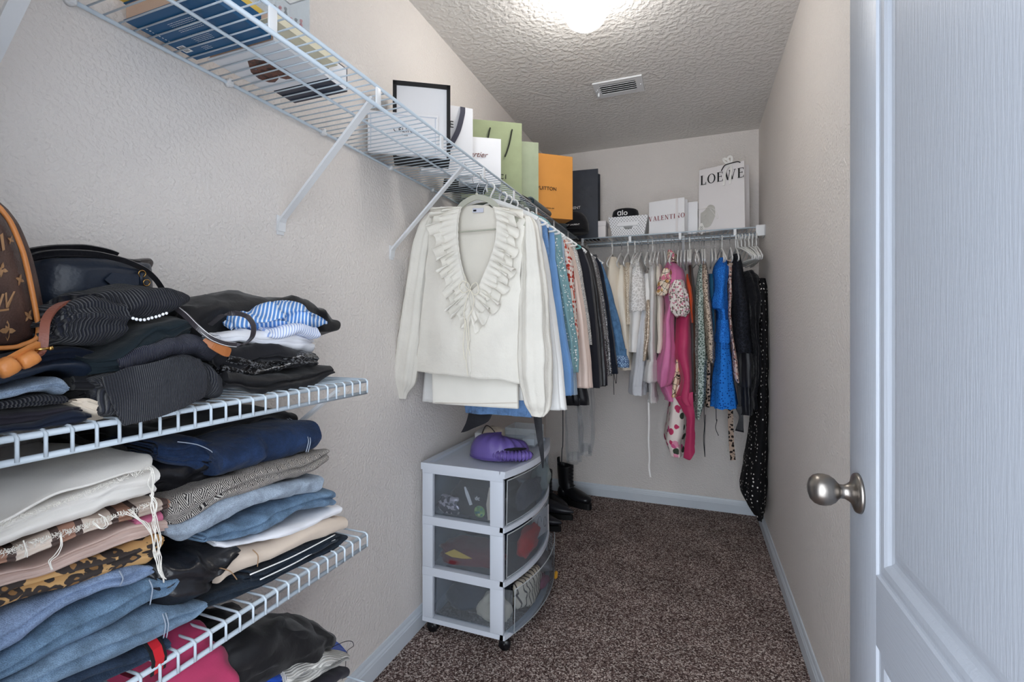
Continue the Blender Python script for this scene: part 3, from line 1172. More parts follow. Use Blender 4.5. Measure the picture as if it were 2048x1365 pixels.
# herringbone
t = NT('herringbone_tweed')
v = t.coord()
sx = t.n('SeparateXYZ')
t.l(v, sx.inputs[0])
pp = t.n('Math')
pp.operation = 'PINGPONG'
pp.inputs[1].default_value = 0.011
t.l(sx.outputs[1], pp.inputs[0])
ad = t.n('Math')
ad.operation = 'ADD'
t.l(pp.outputs[0], ad.inputs[0])
ad2 = t.n('Math')
ad2.operation = 'ADD'
t.l(sx.outputs[0], ad2.inputs[0])
t.l(sx.outputs[2], ad2.inputs[1])
t.l(ad2.outputs[0], ad.inputs[1])
ml = t.n('Math')
ml.operation = 'MULTIPLY'
ml.inputs[1].default_value = 2100
t.l(ad.outputs[0], ml.inputs[0])
si = t.n('Math')
si.operation = 'SINE'
t.l(ml.outputs[0], si.inputs[0])
nzz = t.n('Math')
nzz.operation = 'MULTIPLY_ADD'
t.l(t.noise(v, 500, 2), nzz.inputs[0])
nzz.inputs[1].default_value = 2.4
t.l(si.outputs[0], nzz.inputs[2])
col = t.ramp(nzz.outputs[0], [(0.85, rgb(40, 38, 38)), (1.0, rgb(168, 162, 156))])
nzz2 = t.n('MapRange')
nzz2.inputs['From Min'].default_value = 0.2
nzz2.inputs['From Max'].default_value = 2.2
t.l(nzz.outputs[0], nzz2.inputs[0])
col = t.ramp(nzz2.outputs[0], [(0.42, rgb(38, 36, 38)), (0.58, rgb(176, 170, 164))])
M_['herring'] = t.done(col, t.bump(t.noise(v, 16, 4), 0.5, 0.006), 0.95, 0, 0.1)
M_['stripe_shirt'] = m_stripes('blue_striped_cotton', rgb(86, 136, 200), rgb(222, 230, 240), 48, 'Y', 0.6, 0.9, (0.3, 0.2, 0.9))
M_['stripe_shirt2'] = m_stripes('pale_striped_cotton', rgb(226, 230, 240), rgb(150, 170, 214), 60, 'Y', 0.7, 0.9, (0.3, 0.2, 0.4))

GN, GF, GA, GC = 'jeans and skirts folded in the near pile of the middle shelf', 'trousers folded in the far pile of the middle shelf', 'dark clothes heaped on the upper short shelf', 'clothes on the lowest short shelf'
E0 = 0.16
ZMIN[0] = 0.717
# near pile, middle shelf ------------------------------------------------
fold('folded_jeans', [(331, 1278, 1345), (250, 1312, 1380), (165, 1340, 1420), (0, 1400, 1480)], M_['indigo'], 'dark indigo folded jeans with a red side stripe, bottom of the near pile', n=2, seed=11, group=GN, ext0=0.09)
o8 = bpy.context.scene.objects['folded_jeans']
# red side stripe wrapped over the fold of the dark jeans
pa, pb = U(312, 1288, x=0.307), U(316, 1345, x=0.309)
mb = MB().band([pa + Vector((-0.05, 0.0, 0.006)), pa + Vector((-0.012, 0, 0.004)), pa + Vector((0.002, 0, -0.006)), pa.lerp(pb, 0.5) + Vector((0.006, 0, 0)), pb], (0, 1, 0), 0.012, 0.002)
adopt(o8, mb.obj('red_stripe', M_['red']))
mb = MB().band([pa + Vector((-0.05, 0.0, 0.0055)), pa + Vector((-0.012, 0, 0.0035)), pa + Vector((0.0015, 0, -0.0065)), pa.lerp(pb, 0.5) + Vector((0.0054, 0, 0)), pb], (0, 1, 0), 0.020, 0.002)
adopt(o8, mb.obj('stripe_border', M_['black_cotton']))
j7 = fold('folded_jeans', [(405, 1211, 1218), (385, 1206, 1242), (331, 1213, 1276), (248, 1240, 1314), (124, 1297, 1362), (41, 1345, 1405), (0, 1365, 1425)], M_['mid_denim2'], 'faded mid blue folded jeans whose corner sticks out furthest, second from the bottom', n=2, seed=12, group=GN, ext0=0.09, xf=0.318)
j6 = fold('folded_jeans', [(339, 1165, 1174), (323, 1158, 1207), (285, 1153, 1222), (207, 1192, 1262), (100, 1246, 1318), (0, 1322, 1366)], M_['mid_denim'], 'mid blue folded jeans with a visible side seam, third from the bottom', n=2, seed=13, group=GN, ext0=0.09, xf=0.315)
j5 = fold('folded_jeans', [(287, 1140, 1160), (262, 1133, 1172), (194, 1152, 1192), (100, 1185, 1244), (0, 1230, 1322)], M_['sky_denim'], 'lavender blue folded denim trousers just below the leopard print', n=2, seed=14, group=GN, ext0=0.09, rough=0.007, xf=0.312)
j4 = fold('folded_skirt', [(326, 1062, 1086), (306, 1066, 1120), (248, 1086, 1136), (166, 1118, 1160), (80, 1150, 1194), (0, 1172, 1228)], M_['leopard_denim'], 'folded leopard print denim skirt in tan and dark brown', n=2, seed=15, group=GN, ext0=0.09, xf=0.316)
j3 = fold('folded_trousers', [(322, 1040, 1064), (257, 1046, 1084), (166, 1082, 1118), (80, 1120, 1150), (0, 1133, 1172)], M_['taupe'], 'folded dusty pink cotton trousers above the leopard print', n=3, seed=16, group=GN, ext0=0.09, xf=0.312, rough=0.003)
j3b = fold('folded_shirt', [(327, 1018, 1040), (300, 1024, 1044), (270, 1034, 1050)], M_['pinkw'], 'small edge of a bright pink folded top beside the plaid', n=1, seed=17, group=GN, xf=0.310)
j2 = fold('folded_scarf', [(329, 998, 1024), (257, 1018, 1046), (137, 1052, 1088), (41, 1092, 1126), (0, 1100, 1133)], M_['plaid'], 'beige brown and white plaid folded skirt under the frayed white denim', n=2, seed=18, group=GN, ext0=0.09, xf=0.314, rough=0.003)
for s in (j4, j5, j6, j7):
    pass
# frayed white denim skirt on top: a thick folded body and a loose frayed layer hanging over its edge
j1 = fold('folded_skirt', [(303, 938, 1003), (225, 955, 1024), (165, 976, 1044), (80, 1010, 1076), (0, 1040, 1104)], M_['white_denim'], 'folded white denim skirt with a frayed hem on top of the near pile', n=2, seed=19, group=GN, ext0=0.09, xf=0.318, rough=0.005)


def sheet(name, rows, mat, parent=None, nu=30, nv=24, th=0.0025, seed=0, rough=0.003, label=None, cat='clothes', group=None, freq=18, org=None):
    """thin cloth through rows of 3-D points; each row is resampled, then the rows are joined smoothly"""
    G = [smooth_path(r, nu) for r in rows]
    cols = []
    for k in range(nu):
        cols.append(smooth_path([g[k] for g in G], nv))
    vs, fs = [], []
    N = nu * nv
    P = [[None] * nv for _ in range(nu)]
    for i in range(nu):
        for j in range(nv):
            p = cols[i][j]
            P[i][j] = p + nz(p, freq, seed) * rough + nz(p, freq * 3, seed + 2) * rough * 0.4
    for sgn in (1, -1):
        for i in range(nu):
            for j in range(nv):
                a = P[min(i + 1, nu - 1)][j] - P[max(i - 1, 0)][j]
                b = P[i][min(j + 1, nv - 1)] - P[i][max(j - 1, 0)]
                nn = a.cross(b)
                nn = nn.normalized() if nn.length > 1e-9 else Vector((1, 0, 0))
                vs.append(P[i][j] + nn * sgn * th / 2)
    for s in (0, N):
        for i in range(nu - 1):
            for j in range(nv - 1):
                a = s + i * nv + j
                fs.append((a, a + 1, a + nv + 1, a + nv))
    for j in range(nv - 1):
        fs.append((j, j + 1, N + j + 1, N + j))
        a = (nu - 1) * nv + j
        fs.append((a, a + 1, N + a + 1, N + a))
    for i in range(nu - 1):
        a = i * nv
        fs.append((a, a + nv, N + a + nv, N + a))
        a = i * nv + nv - 1
        fs.append((a, a + nv, N + a + nv, N + a))
    og = Vector(org) if org is not None else min((P[i][j] for i in range(nu) for j in range(nv)), key=lambda q: q.z).copy()
    o = mesh_obj(name, [v - og for v in vs], fs, mat)
    o.location = og
    if label:
        tag(o, label, cat, group)
    if parent is not None:
        adopt(parent, o)
    return o


def frompx(lst):
    return [U(a, b, x=c) for a, b, c in lst]


# upper flap of the white skirt with its frayed edge
fl = sheet('hem_flap', [
    [Vector((0.05, 0.20, 1.003)), Vector((0.05, 0.30, 1.006)), Vector((0.05, 0.44, 1.006))],
    [Vector((0.18, 0.17, 1.006)), Vector((0.2, 0.30, 1.010)), Vector((0.2, 0.45, 1.008))],
    frompx([(-70, 1050, 0.29), (0, 1018, 0.296), (124, 962, 0.296), (298, 912, 0.29)]),
    frompx([(-70, 1074, 0.317), (0, 1046, 0.322), (124, 986, 0.322), (303, 934, 0.316)])], M_['white_denim'], j1, 40, 26, 0.003, 5, 0.003)
THREAD = m_plain('white_thread', rgb(232, 228, 220), 0.9, 0, 0.1)
rnd = random.Random(5)
mb = MB()
for k in range(170):
    f = k / 169
    u = 300 - 300 * f
    v = 933 + (1046 - 933) * f
    p = U(u, v + rnd.uniform(-2, 3), x=0.323 + rnd.uniform(-0.002, 0.001))
    l = rnd.uniform(0.002, 0.007)
    mb.tube([p, p + Vector((0.001, rnd.uniform(-0.003, 0.003), -l * 0.6)), p + Vector((0.0015, rnd.uniform(-0.006, 0.006), -l))], 0.00035, 4)
    u = 306 - 306 * f
    v = 1003 + (1102 - 1003) * f
    p = U(u, v + rnd.uniform(-2, 3), x=0.316)
    l = rnd.uniform(0.002, 0.008)
    mb.tube([p, p + Vector((0.002, rnd.uniform(-0.003, 0.003), -l * 0.6)), p + Vector((0.001, rnd.uniform(-0.006, 0.006), -l))], 0.00035, 4)
fr = mb.obj('frayed_edge', THREAD)
tag(fr, kind='stuff')
adopt(j1, fr)
mb = MB()
for pts in ([(300, 935), (306, 965), (303, 1000), (310, 1035), (320, 1080), (316, 1120), (326, 1166)],
            [(300, 990), (312, 1010), (306, 1050), (318, 1100), (322, 1150), (330, 1160)],
            [(250, 1027), (285, 1045), (300, 1070), (311, 1100), (314, 1130), (322, 1158)],
            [(262, 1024), (278, 1040), (296, 1052), (304, 1080), (312, 1120), (320, 1150)],
            [(185, 1046), (200, 1058), (212, 1050), (207, 1036), (196, 1030)],
            [(118, 1070), (121, 1092), (112, 1110), (98, 1122), (104, 1140)],
            [(45, 1082), (52, 1100), (50, 1114)], [(303, 940), (296, 965), (306, 990), (300, 1015), (310, 1045), (309, 1090)]):
    q = smooth_path([U(a, b, x=0.328 + 0.003 * (i % 2)) for i, (a, b) in enumerate(pts)], 22)
    for d in (0, 0.0016):
        adopt(j1, MB().tube([p + Vector((0, d, 0)) + nz(p, 60, d * 1000) * 0.002 for p in q], 0.0006, 5).obj('loose_thread', THREAD))

# far pile, middle shelf -------------------------------------------------
f1 = fold('folded_jeans', [(684, 1088, 1107), (640, 1105, 1126), (530, 1150, 1176), (430, 1182, 1212), (405, 1190, 1216)], M_['ink_denim'], 'very dark folded denim at the bottom of the far pile, lying on the wires', n=2, seed=21, group=GF, xf=0.296)
f2 = fold('folded_jeans', [(672, 1066, 1088), (600, 1096, 1124), (538, 1128, 1156), (494, 1140, 1168)], M_['ink_denim'], 'black folded denim with thin white piping between beige and dark denim', n=2, seed=22, group=GF, xf=0.298)
for (aa, bb) in (((670, 1070), (500, 1150)), ((670, 1080), (520, 1160))):
    seam(f2, smooth_path([U(aa[0], aa[1], x=0.3), U((aa[0] + bb[0]) / 2, (aa[1] + bb[1]) / 2 + 4, x=0.3), U(bb[0], bb[1], x=0.3)], 14), M_['white_plain'], 'piping', 0.0013)
f3 = fold('folded_trousers', [(685, 1034, 1066), (640, 1044, 1084), (517, 1092, 1138), (470, 1105, 1160), (436, 1128, 1182)], M_['beige'], 'folded beige twill trousers with tan stitching in the far pile', n=1, seed=23, group=GF, xf=0.305)
f4 = fold('folded_trousers', [(675, 1012, 1034), (600, 1040, 1062), (497, 1076, 1096), (420, 1084, 1094)], M_['white_cotton'], 'folded plain white trousers between blue denim and beige twill', n=1, seed=24, group=GF, xf=0.3)
f5 = fold('folded_jeans', [(662, 978, 1013), (620, 990, 1026), (540, 1018, 1060), (476, 1040, 1086), (404, 1066, 1084)], M_['mid_denim'], 'mid blue folded jeans in the far pile, above the white trousers', n=2, seed=25, group=GF, xf=0.305, rough=0.006)
f6 = fold('folded_jeans', [(644, 946, 978), (600, 955, 992), (538, 966, 1006), (455, 988, 1042), (375, 1040, 1088), (325, 1052, 1080)], M_['pale_denim'], 'pale blue folded jeans below the herringbone tweed', n=1, seed=26, group=GF, xf=0.31, rough=0.006)
f7 = fold('folded_trousers', [(648, 898, 930), (600, 918, 962), (538, 934, 976), (443, 958, 1000), (364, 985, 1050), (322, 1000, 1058)], M_['herring'], 'folded black and white herringbone tweed trousers', n=2, seed=27, group=GF, xf=0.308, rough=0.006)
f8 = fold('folded_jeans', [(646, 842, 902), (600, 852, 918), (540, 866, 934), (480, 884, 950), (440, 896, 958)], M_['dark_denim'], 'deep blue folded jeans with pale stitching on top of the far pile', n=1, seed=28, group=GF, xf=0.30, rough=0.005, xb=0.06)
f8b = fold('rolled_leg', [(440, 880, 952), (400, 874, 944), (345, 884, 930), (310, 880, 918)], M_['dark_denim'], None, n=3, seed=29, xf=0.27, rough=0.006, xb=0.12, gap=0.3)
adopt(f8, f8b)
seam(f8, smooth_path([U(574, 838, x=0.2), U(605, 858, x=0.26), U(617, 880, x=0.297), U(612, 905, x=0.300)], 16), M_['stitch'])
seam(f8, smooth_path([U(578, 837, x=0.2), U(609, 857, x=0.26), U(621, 880, x=0.296), U(616, 905, x=0.299)], 16), M_['stitch'])
seam(f8, smooth_path([U(355, 884, x=0.272), U(395, 890, x=0.275), U(425, 905, x=0.275), U(438, 930, x=0.27)], 14), M_['stitch'])
seam(f3, smooth_path([U(505, 1100, x=0.300), U(516, 1112, x=0.308), U(515, 1134, x=0.306)], 10), M_['stitch_b'])
seam(f3, smooth_path([U(437, 1136, x=0.309), U(460, 1143, x=0.311), U(474, 1160, x=0.309)], 10), M_['stitch_b'])
f9 = fold('folded_trousers', [(470, 1086, 1120, 0.30), (420, 1096, 1190, 0.315), (370, 1092, 1212, 0.318), (340, 1098, 1212, 0.314), (288, 1112, 1160, 0.30)], M_['black_leather'], 'crumpled black leather trousers pushed between the two piles', n=2, seed=30, group=GF, rough=0.011, gap=0.2)
f10 = fold('folded_leather_top', [(440, 900, 960, 0.25), (380, 905, 985, 0.26), (300, 900, 990, 0.26), (250, 880, 960, 0.25)], M_['black_leather'], 'wrinkled black glossy top behind the white skirt under deep blue jeans', n=2, seed=31, group=GF, rough=0.010)
f11 = fold('folded_shirt', [(590, 826, 842, 0.16), (500, 822, 850, 0.18), (380, 850, 880, 0.2), (260, 860, 900, 0.2)], M_['black_cotton'], 'black top squeezed under the upper shelf, over the deep blue jeans', n=1, seed=32, group=GF, rough=0.006)
for s, A in ((j7, ((331, 1226), (337, 1250), (333, 1276))), (j6, ((298, 1160), (305, 1178), (300, 1210))), (j7, ((325, 1228), (331, 1251), (327, 1277))), (j5, ((238, 1142), (246, 1158), (240, 1172)))):
    seam(s, smooth_path([U(A[0][0], A[0][1], x=0.314), U(A[1][0], A[1][1], x=0.3215), U(A[2][0], A[2][1], x=0.318)], 10), M_['stitch'])

ZMIN[0] = 0.370
# lowest short shelf -----------------------------------------------------
fold('folded_shirt', [(470, 1330, 1420, 0.30), (420, 1256, 1420, 0.30), (350, 1262, 1430, 0.30), (300, 1290, 1440, 0.30)], M_['magenta'], 'raspberry pink folded top on the lowest shelf, below the red striped jeans', n=1, seed=41, group=GC, rough=0.008)
fold('folded_skirt', [(668, 1268, 1300, 0.27), (640, 1252, 1330, 0.29), (590, 1240, 1370, 0.30), (520, 1262, 1400, 0.30), (450, 1290, 1420, 0.29), (425, 1300, 1420, 0.28)], M_['black_smooth'], 'big crumpled black satin skirt on the lowest shelf', n=1, seed=42, group=GC, rough=0.014, xb=0.06, wav=0.01)
fold('folded_shirt', [(692, 1293, 1306, 0.24), (640, 1312, 1340, 0.28), (560, 1350, 1372, 0.29), (480, 1370, 1390, 0.29)], M_['blue_sat'], 'royal blue folded cloth with a dangling black cord on the lowest shelf', n=2, seed=43, group=GC, rough=0.008)
cdo = bpy.context.scene.objects['folded_shirt.003'] if 'folded_shirt.003' in bpy.context.scene.objects else None
ws = fold('folded_sweater', [(690, 1303, 1330, 0.29), (660, 1306, 1350, 0.30), (610, 1322, 1385, 0.30), (560, 1345, 1410, 0.30)], M_['white_knit'], 'off-white folded knitted sweater at the end of the lowest shelf', n=2, seed=44, group=GC, rough=0.006, gap=0.1)
fold('folded_sweater', [(688, 1334, 1358, 0.29), (650, 1350, 1380, 0.30), (600, 1380, 1420, 0.30)], M_['charcoal'], 'dark grey folded knit beneath the off-white sweater', n=1, seed=45, group=GC, rough=0.004)
tag(MB().tube(smooth_path([U(660, 1297, x=0.27), U(690, 1284, x=0.28), U(704, 1284, x=0.29), U(707, 1293, x=0.29), U(695, 1302, x=0.285), U(692, 1318, x=0.28), U(690, 1345, x=0.27), U(684, 1362, x=0.25)], 26), 0.0007, 6).obj('drawstring', M_['black_cotton'], None, U(660, 1297, x=0.27)), 'thin black drawstring hanging off the end of the lowest shelf', 'cord')

ZMIN[0] = 1.072
# upper short shelf: near pile -------------------------------------------
NP = 'dark folded tops in the near pile of the upper short shelf'
fold('folded_shirt', [(163, 826, 836, 0.30), (150, 818, 850, 0.306), (80, 832, 862, 0.306), (0, 846, 882, 0.306)], M_['navy_cotton'], 'black folded trousers at the very bottom beside the beige frills', n=2, seed=51, group=NP, ext0=0.09)
fold('folded_shirt', [(142, 806, 822, 0.30), (127, 804, 826, 0.304), (60, 812, 838, 0.304), (0, 816, 850, 0.304)], M_['charcoal'], 'charcoal folded top second from the bottom under a black rib knit', n=2, seed=52, group=NP, ext0=0.09)
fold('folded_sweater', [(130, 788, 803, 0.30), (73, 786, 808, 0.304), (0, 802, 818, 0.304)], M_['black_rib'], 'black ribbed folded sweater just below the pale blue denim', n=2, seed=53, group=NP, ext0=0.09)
fold('folded_jeans', [(146, 772, 798, 0.30), (132, 759, 798, 0.304), (110, 756, 790, 0.306), (60, 766, 792, 0.306), (0, 778, 804, 0.306)], M_['light_denim'], 'pale blue folded denim in the dark near pile of the upper shelf', n=2, seed=54, group=NP, ext0=0.09, gap=0.3)
fold('folded_shirt', [(178, 742, 756, 0.29), (161, 726, 764, 0.30), (110, 730, 758, 0.304), (59, 742, 770, 0.304), (0, 758, 780, 0.304)], M_['navy_leather'], 'smooth navy black folded leather over the pale blue denim', n=1, seed=55, group=NP, ext0=0.09, rough=0.006)
fold('folded_shirt', [(180, 706, 740, 0.26), (120, 700, 732, 0.27), (60, 712, 744, 0.28), (0, 722, 760, 0.28)], M_['navy_cotton'], 'soft black folded top beneath the brown bag', n=2, seed=56, group=NP, ext0=0.09, rough=0.006)
fold('folded_shirt', [(185, 650, 706, 0.22), (120, 640, 704, 0.23), (60, 655, 712, 0.24), (0, 670, 722, 0.24)], M_['navy_cotton'], 'black folded sweater on which the two bags rest', n=2, seed=57, group=NP, ext0=0.06, rough=0.006, xb=0.04)

# upper short shelf: middle heap -----------------------------------------
MP = 'dark knits and jeans heaped in the middle of the upper short shelf'
fr1 = fold('folded_blouse', [(250, 806, 838, 0.30), (200, 812, 842, 0.302), (160, 812, 836, 0.298), (137, 808, 824, 0.29)], M_['beige_silk'], 'crinkled beige blouse peeking out under the black ribbed sweater', n=3, seed=61, group=MP, rough=0.010, gap=0.35)
fold('folded_shirt', [(420, 770, 800, 0.28), (330, 776, 812, 0.29), (240, 765, 815, 0.29), (150, 775, 812, 0.28)], M_['black_cotton'], 'black cotton top lying under the ribbed sweater sleeve', n=2, seed=62, group=MP, rough=0.008)
fold('folded_shirt', [(235, 742, 772, 0.30), (190, 746, 780, 0.30), (150, 748, 780, 0.29)], M_['black_cotton'], 'black jersey top wedged beside the navy leather', n=2, seed=63, group=MP, rough=0.008)
m1 = fold('folded_sweater', [(435, 735, 792, 0.30), (415, 716, 796, 0.318), (375, 702, 808, 0.325), (300, 724, 835, 0.328), (222, 752, 838, 0.326), (208, 756, 800, 0.316)], M_['black_rib_f'], 'charcoal fine ribbed sweater spilling over the shelf edge', n=1, seed=64, group=MP, rough=0.005, xb=0.1)
sheet('ribbed_cuff', [
    frompx([(207, 757, 0.318), (222, 800, 0.330), (236, 830, 0.334), (249, 852, 0.334)]),
    frompx([(270, 734, 0.329), (284, 775, 0.337), (294, 812, 0.338), (301, 838, 0.336)]),
    frompx([(340, 716, 0.329), (352, 760, 0.337), (356, 795, 0.338), (360, 816, 0.336)]),
    frompx([(398, 722, 0.322), (412, 745, 0.328), (413, 775, 0.328), (406, 792, 0.324)])], M_['black_rib_f'], m1, 24, 30, 0.005, 8, 0.003)
fold('folded_shirt', [(430, 690, 716, 0.29), (410, 672, 712, 0.305), (370, 676, 720, 0.31), (300, 700, 735, 0.31), (240, 728, 752, 0.305)], M_['navy_rib'], 'navy fine corduroy folded top, lying on the charcoal sweater', n=1, seed=65, group=MP, rough=0.006)
fold('folded_jeans', [(385, 632, 672, 0.29), (350, 640, 690, 0.30), (300, 660, 712, 0.305), (250, 690, 738, 0.31), (205, 712, 752, 0.305), (150, 700, 745, 0.27)], M_['green_black'], 'faded green black folded jeans with a rhinestone trim', n=3, seed=66, group=MP, rough=0.008, gap=0.25)
gj = bpy.context.scene.objects['folded_jeans']
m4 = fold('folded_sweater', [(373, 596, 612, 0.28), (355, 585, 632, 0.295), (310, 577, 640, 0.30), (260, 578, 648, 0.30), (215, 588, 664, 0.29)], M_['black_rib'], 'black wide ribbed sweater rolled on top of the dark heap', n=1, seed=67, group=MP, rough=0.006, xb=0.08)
rl = fold('rolled_collar', [(244, 612, 684, 0.318), (215, 600, 690, 0.325), (170, 596, 690, 0.325), (125, 612, 690, 0.315), (98, 632, 680, 0.30)], M_['black_rib'], None, n=3, seed=68, rough=0.008, xb=0.12, gap=0.4)
adopt(m4, rl)
CRY = m_plain('crystal', rgb(235, 238, 242), 0.08, 0.0, 1.0, 0.02)
rh = empty('rhinestone_chain', U(265, 634, x=0.312), 'short row of clear rhinestones under the ribbed sweater', 'trim')
for k, (u, v) in enumerate([(266, 637), (273, 639), (281, 640), (289, 640), (297, 638), (304, 636), (312, 634), (319, 632), (326, 629), (333, 627)]):
    adopt(rh, MB().ball(U(u, v, x=0.314), 0.0022, 8, 6, (0.7, 1, 1)).obj('crystal', CRY))

# upper short shelf: far heap --------------------------------------------
FPL = 'clothes heaped at the far end of the upper short shelf'
fold('folded_shirt', [(652, 738, 752, 0.28), (625, 735, 768, 0.295), (560, 740, 778, 0.30), (500, 748, 785, 0.30), (445, 745, 788, 0.30)], M_['black_smooth'], 'black satin top at the bottom of the far heap, on the wires', n=2, seed=71, group=FPL, rough=0.008)
fold('folded_shirt', [(626, 714, 738, 0.28), (590, 712, 742, 0.29), (520, 716, 748, 0.295), (450, 700, 750, 0.295)], m_glitter('black_sequins', rgb(14, 14, 16), rgb(120, 122, 126), 330), 'black sequinned top with glints in the far heap', n=2, seed=72, group=FPL, rough=0.008)
fold('folded_shirt', [(620, 696, 716, 0.26), (560, 690, 722, 0.28), (500, 690, 735, 0.295), (440, 692, 760, 0.30), (428, 700, 760, 0.29)], M_['black_cotton'], 'black cotton top below the white cuff in the far heap', n=2, seed=73, group=FPL, rough=0.009)
wc = fold('folded_shirt', [(627, 668, 702, 0.27), (600, 664, 700, 0.285), (560, 664, 692, 0.285), (480, 666, 684, 0.28), (430, 670, 682, 0.27)], M_['white_cotton'], 'white folded shirt with a curled cuff under the striped shirt', n=2, seed=74, group=FPL, rough=0.008, gap=0.35)
s2 = fold('folded_shirt', [(641, 640, 660, 0.26), (610, 615, 668, 0.275), (570, 608, 670, 0.28), (520, 622, 668, 0.28), (470, 645, 670, 0.27)], M_['stripe_shirt'], 'blue and white striped cotton shirt crumpled in the far heap', n=2, seed=75, group=FPL, rough=0.013, gap=0.3, xb=0.1)
s3 = fold('rolled_sleeve', [(625, 650, 672, 0.29), (580, 652, 676, 0.30), (540, 654, 672, 0.295)], M_['stripe_shirt2'], None, n=1, seed=76, rough=0.008, xb=0.18)
adopt(s2, s3)
fold('folded_coat', [(670, 640, 662, 0.17), (640, 612, 664, 0.20), (590, 594, 660, 0.21), (520, 590, 668, 0.22), (450, 592, 690, 0.24), (390, 600, 690, 0.25), (370, 606, 680, 0.25)], M_['black_smooth'], 'big puffy black coat folded on top of the far heap', n=1, seed=77, group=FPL, rough=0.010, xb=0.03, wav=0.012)
# ================================================================ HANGERS
HW = m_plain('white_hanger', rgb(226, 226, 224), 0.45, 0, 0.4, 0.01)
HG = m_plain('grey_green_hanger', rgb(176, 176, 162), 0.7, 0, 0.2, 0.02)
HM = m_plain('hook_steel', rgb(176, 176, 178), 0.25, 1.0, 0.5, 0.01)
HT = m_plain('teal_hanger', rgb(90, 150, 150), 0.5, 0, 0.4, 0.02)


def hook_pts(r=0.0165, d=0.075):
    p = [(-r * 0.75, 0, -r * 1.5 - 0.001)]
    for k in range(11):
        a = math.radians(200 - k * 24)
        p.append((r * math.cos(a), 0, 0.006 - r + r * math.sin(a)))
    p += [(0.004, 0, -0.036), (0, 0, -0.045), (0, 0, -d)]
    return p


def make_hanger(body, hook, w=0.205, slim=True, bar=True):
    e = empty('clothes_hanger', (0, 0, 0), 'x', 'hanger')
    MB().tube(hook_pts(), 0.0013 if slim else 0.0034, 8).obj('hook', hook, e)
    if slim:
        top = smooth_path([(-w, 0, -0.155), (-w * 0.8, 0, -0.132), (-w * 0.45, 0, -0.098), (-0.04, 0, -0.078), (0, 0, -0.074), (0.04, 0, -0.078), (w * 0.45, 0, -0.098), (w * 0.8, 0, -0.132), (w, 0, -0.155)], 30)
        m = MB().band(top, (0, 0, 1), 0.013, 0.006)
        if bar:
            m.tube([(-w * 0.98, 0, -0.155), (-w * 0.9, 0, -0.166), (w * 0.9, 0, -0.166), (w * 0.98, 0, -0.155)], 0.003, 6)
        m.obj('body', body, e)
    else:
        m = MB().tube(smooth_path([(-w, 0, -0.15), (-w * 0.6, 0, -0.11), (-0.03, 0, -0.077), (0, 0, -0.07), (0.03, 0, -0.077), (w * 0.6, 0, -0.11), (w, 0, -0.15), (w * 0.96, 0, -0.163), (0, 0, -0.165), (-w * 0.96, 0, -0.163)], 44), 0.0042, 8, closed=True)
        m.obj('body', body, e)
    return e


def make_sage():
    e = empty('clothes_hanger', (0, 0, 0), 'x', 'hanger')
    MB().tube(hook_pts(), 0.0015, 8).obj('hook', HM, e)
    arc = smooth_path([(-0.19, 0, -0.185), (-0.13, 0, -0.160), (-0.085, 0, -0.128), (-0.05, 0, -0.093), (0, 0, -0.076), (0.05, 0, -0.093), (0.085, 0, -0.128), (0.13, 0, -0.160), (0.19, 0, -0.185)], 40)
    MB().band(arc, (0, 0, 1), 0.019, 0.007).tube([(0, 0, -0.062), (0, 0, -0.072)], 0.005).tube([(-0.18, 0, -0.183), (-0.17, 0, -0.192), (0.17, 0, -0.192), (0.18, 0, -0.183)], 0.003, 6).obj('body', HG, e)
    return e


HP = {'slim': make_hanger(HW, HM), 'white': make_hanger(HW, HW, slim=False), 'sage': make_sage(), 'teal': make_hanger(HT, HT, slim=False)}
HUSED = set()
RODZ = ZS - 0.046
RODB = ZS - 0.042


def hang(kind, loc, rz, label, group):
    if kind not in HUSED:
        HUSED.add(kind)
        o = HP[kind]
        o.location = loc
        o.rotation_euler = (0, 0, rz)
        o['label'] = label
        o['group'] = group
        return o
    return copy_thing(HP[kind], loc, rz, label, group)


HGL, HGB = 'hangers on the left rail', 'hangers on the back rail'
GL, GB = 'clothes hanging from the left rail', 'clothes hanging from the back rail'
HX = 0.315


def frompy(lst, y):
    return [U(a, b, y=(q[0] if q else y)) for a, b, *q in lst]


# ---------------------------------------------------------------- materials of the hanging clothes
G_ = {}
G_['cream'] = m_sheer('cream_gauze', rgb(232, 228, 218), 0.93, None, 0.6, 0.9, 22, 0.3)
G_['cream_in'] = m_fab('cream_inside', rgb(222, 217, 206), 0.9, 0.03)
G_['creamtr'] = m_fab('cream_twill', rgb(234, 231, 222), 0.9, 0.03, wrinkle=0.3)
G_['whites'] = m_fab('white_shirt', rgb(232, 232, 230), 0.85, 0.03, wrinkle=0.6)
G_['blueshirt'] = m_denim('chambray', rgb(120, 160, 212), 1.2, 0.3)
G_['bluedk'] = m_fab('blue_poplin', rgb(120, 164, 216), 0.8, 0.08)
G_['teal'] = m_sheer('teal_organza', rgb(128, 166, 172), 0.88, 55, 0.6, 1.0, 26)
G_['pinstripe'] = m_stripes('blue_white_check', rgb(196, 214, 230), rgb(120, 150, 180), 90, 'Z', 0.6)
G_['redtie'] = m_floral('red_white_print', rgb(226, 214, 206), [rgb(170, 50, 40), rgb(190, 80, 60)], 70)
G_['satin'] = m_fab('blush_satin', rgb(222, 200, 188), 0.35, 0.05, wrinkle=0.4, spec=0.5)
G_['whitepr'] = m_lace('white_grey_print', rgb(150, 150, 150), rgb(224, 222, 218), 120)
G_['black'] = m_fab('black_wool', rgb(30, 31, 38), 0.85, 0.1)
G_['black2'] = m_fab('black_satin', rgb(22, 23, 30), 0.45, 0.15, wrinkle=0.8, spec=0.4)
G_['navy'] = m_fab('navy_wool', rgb(24, 30, 42), 0.9, 0.1)
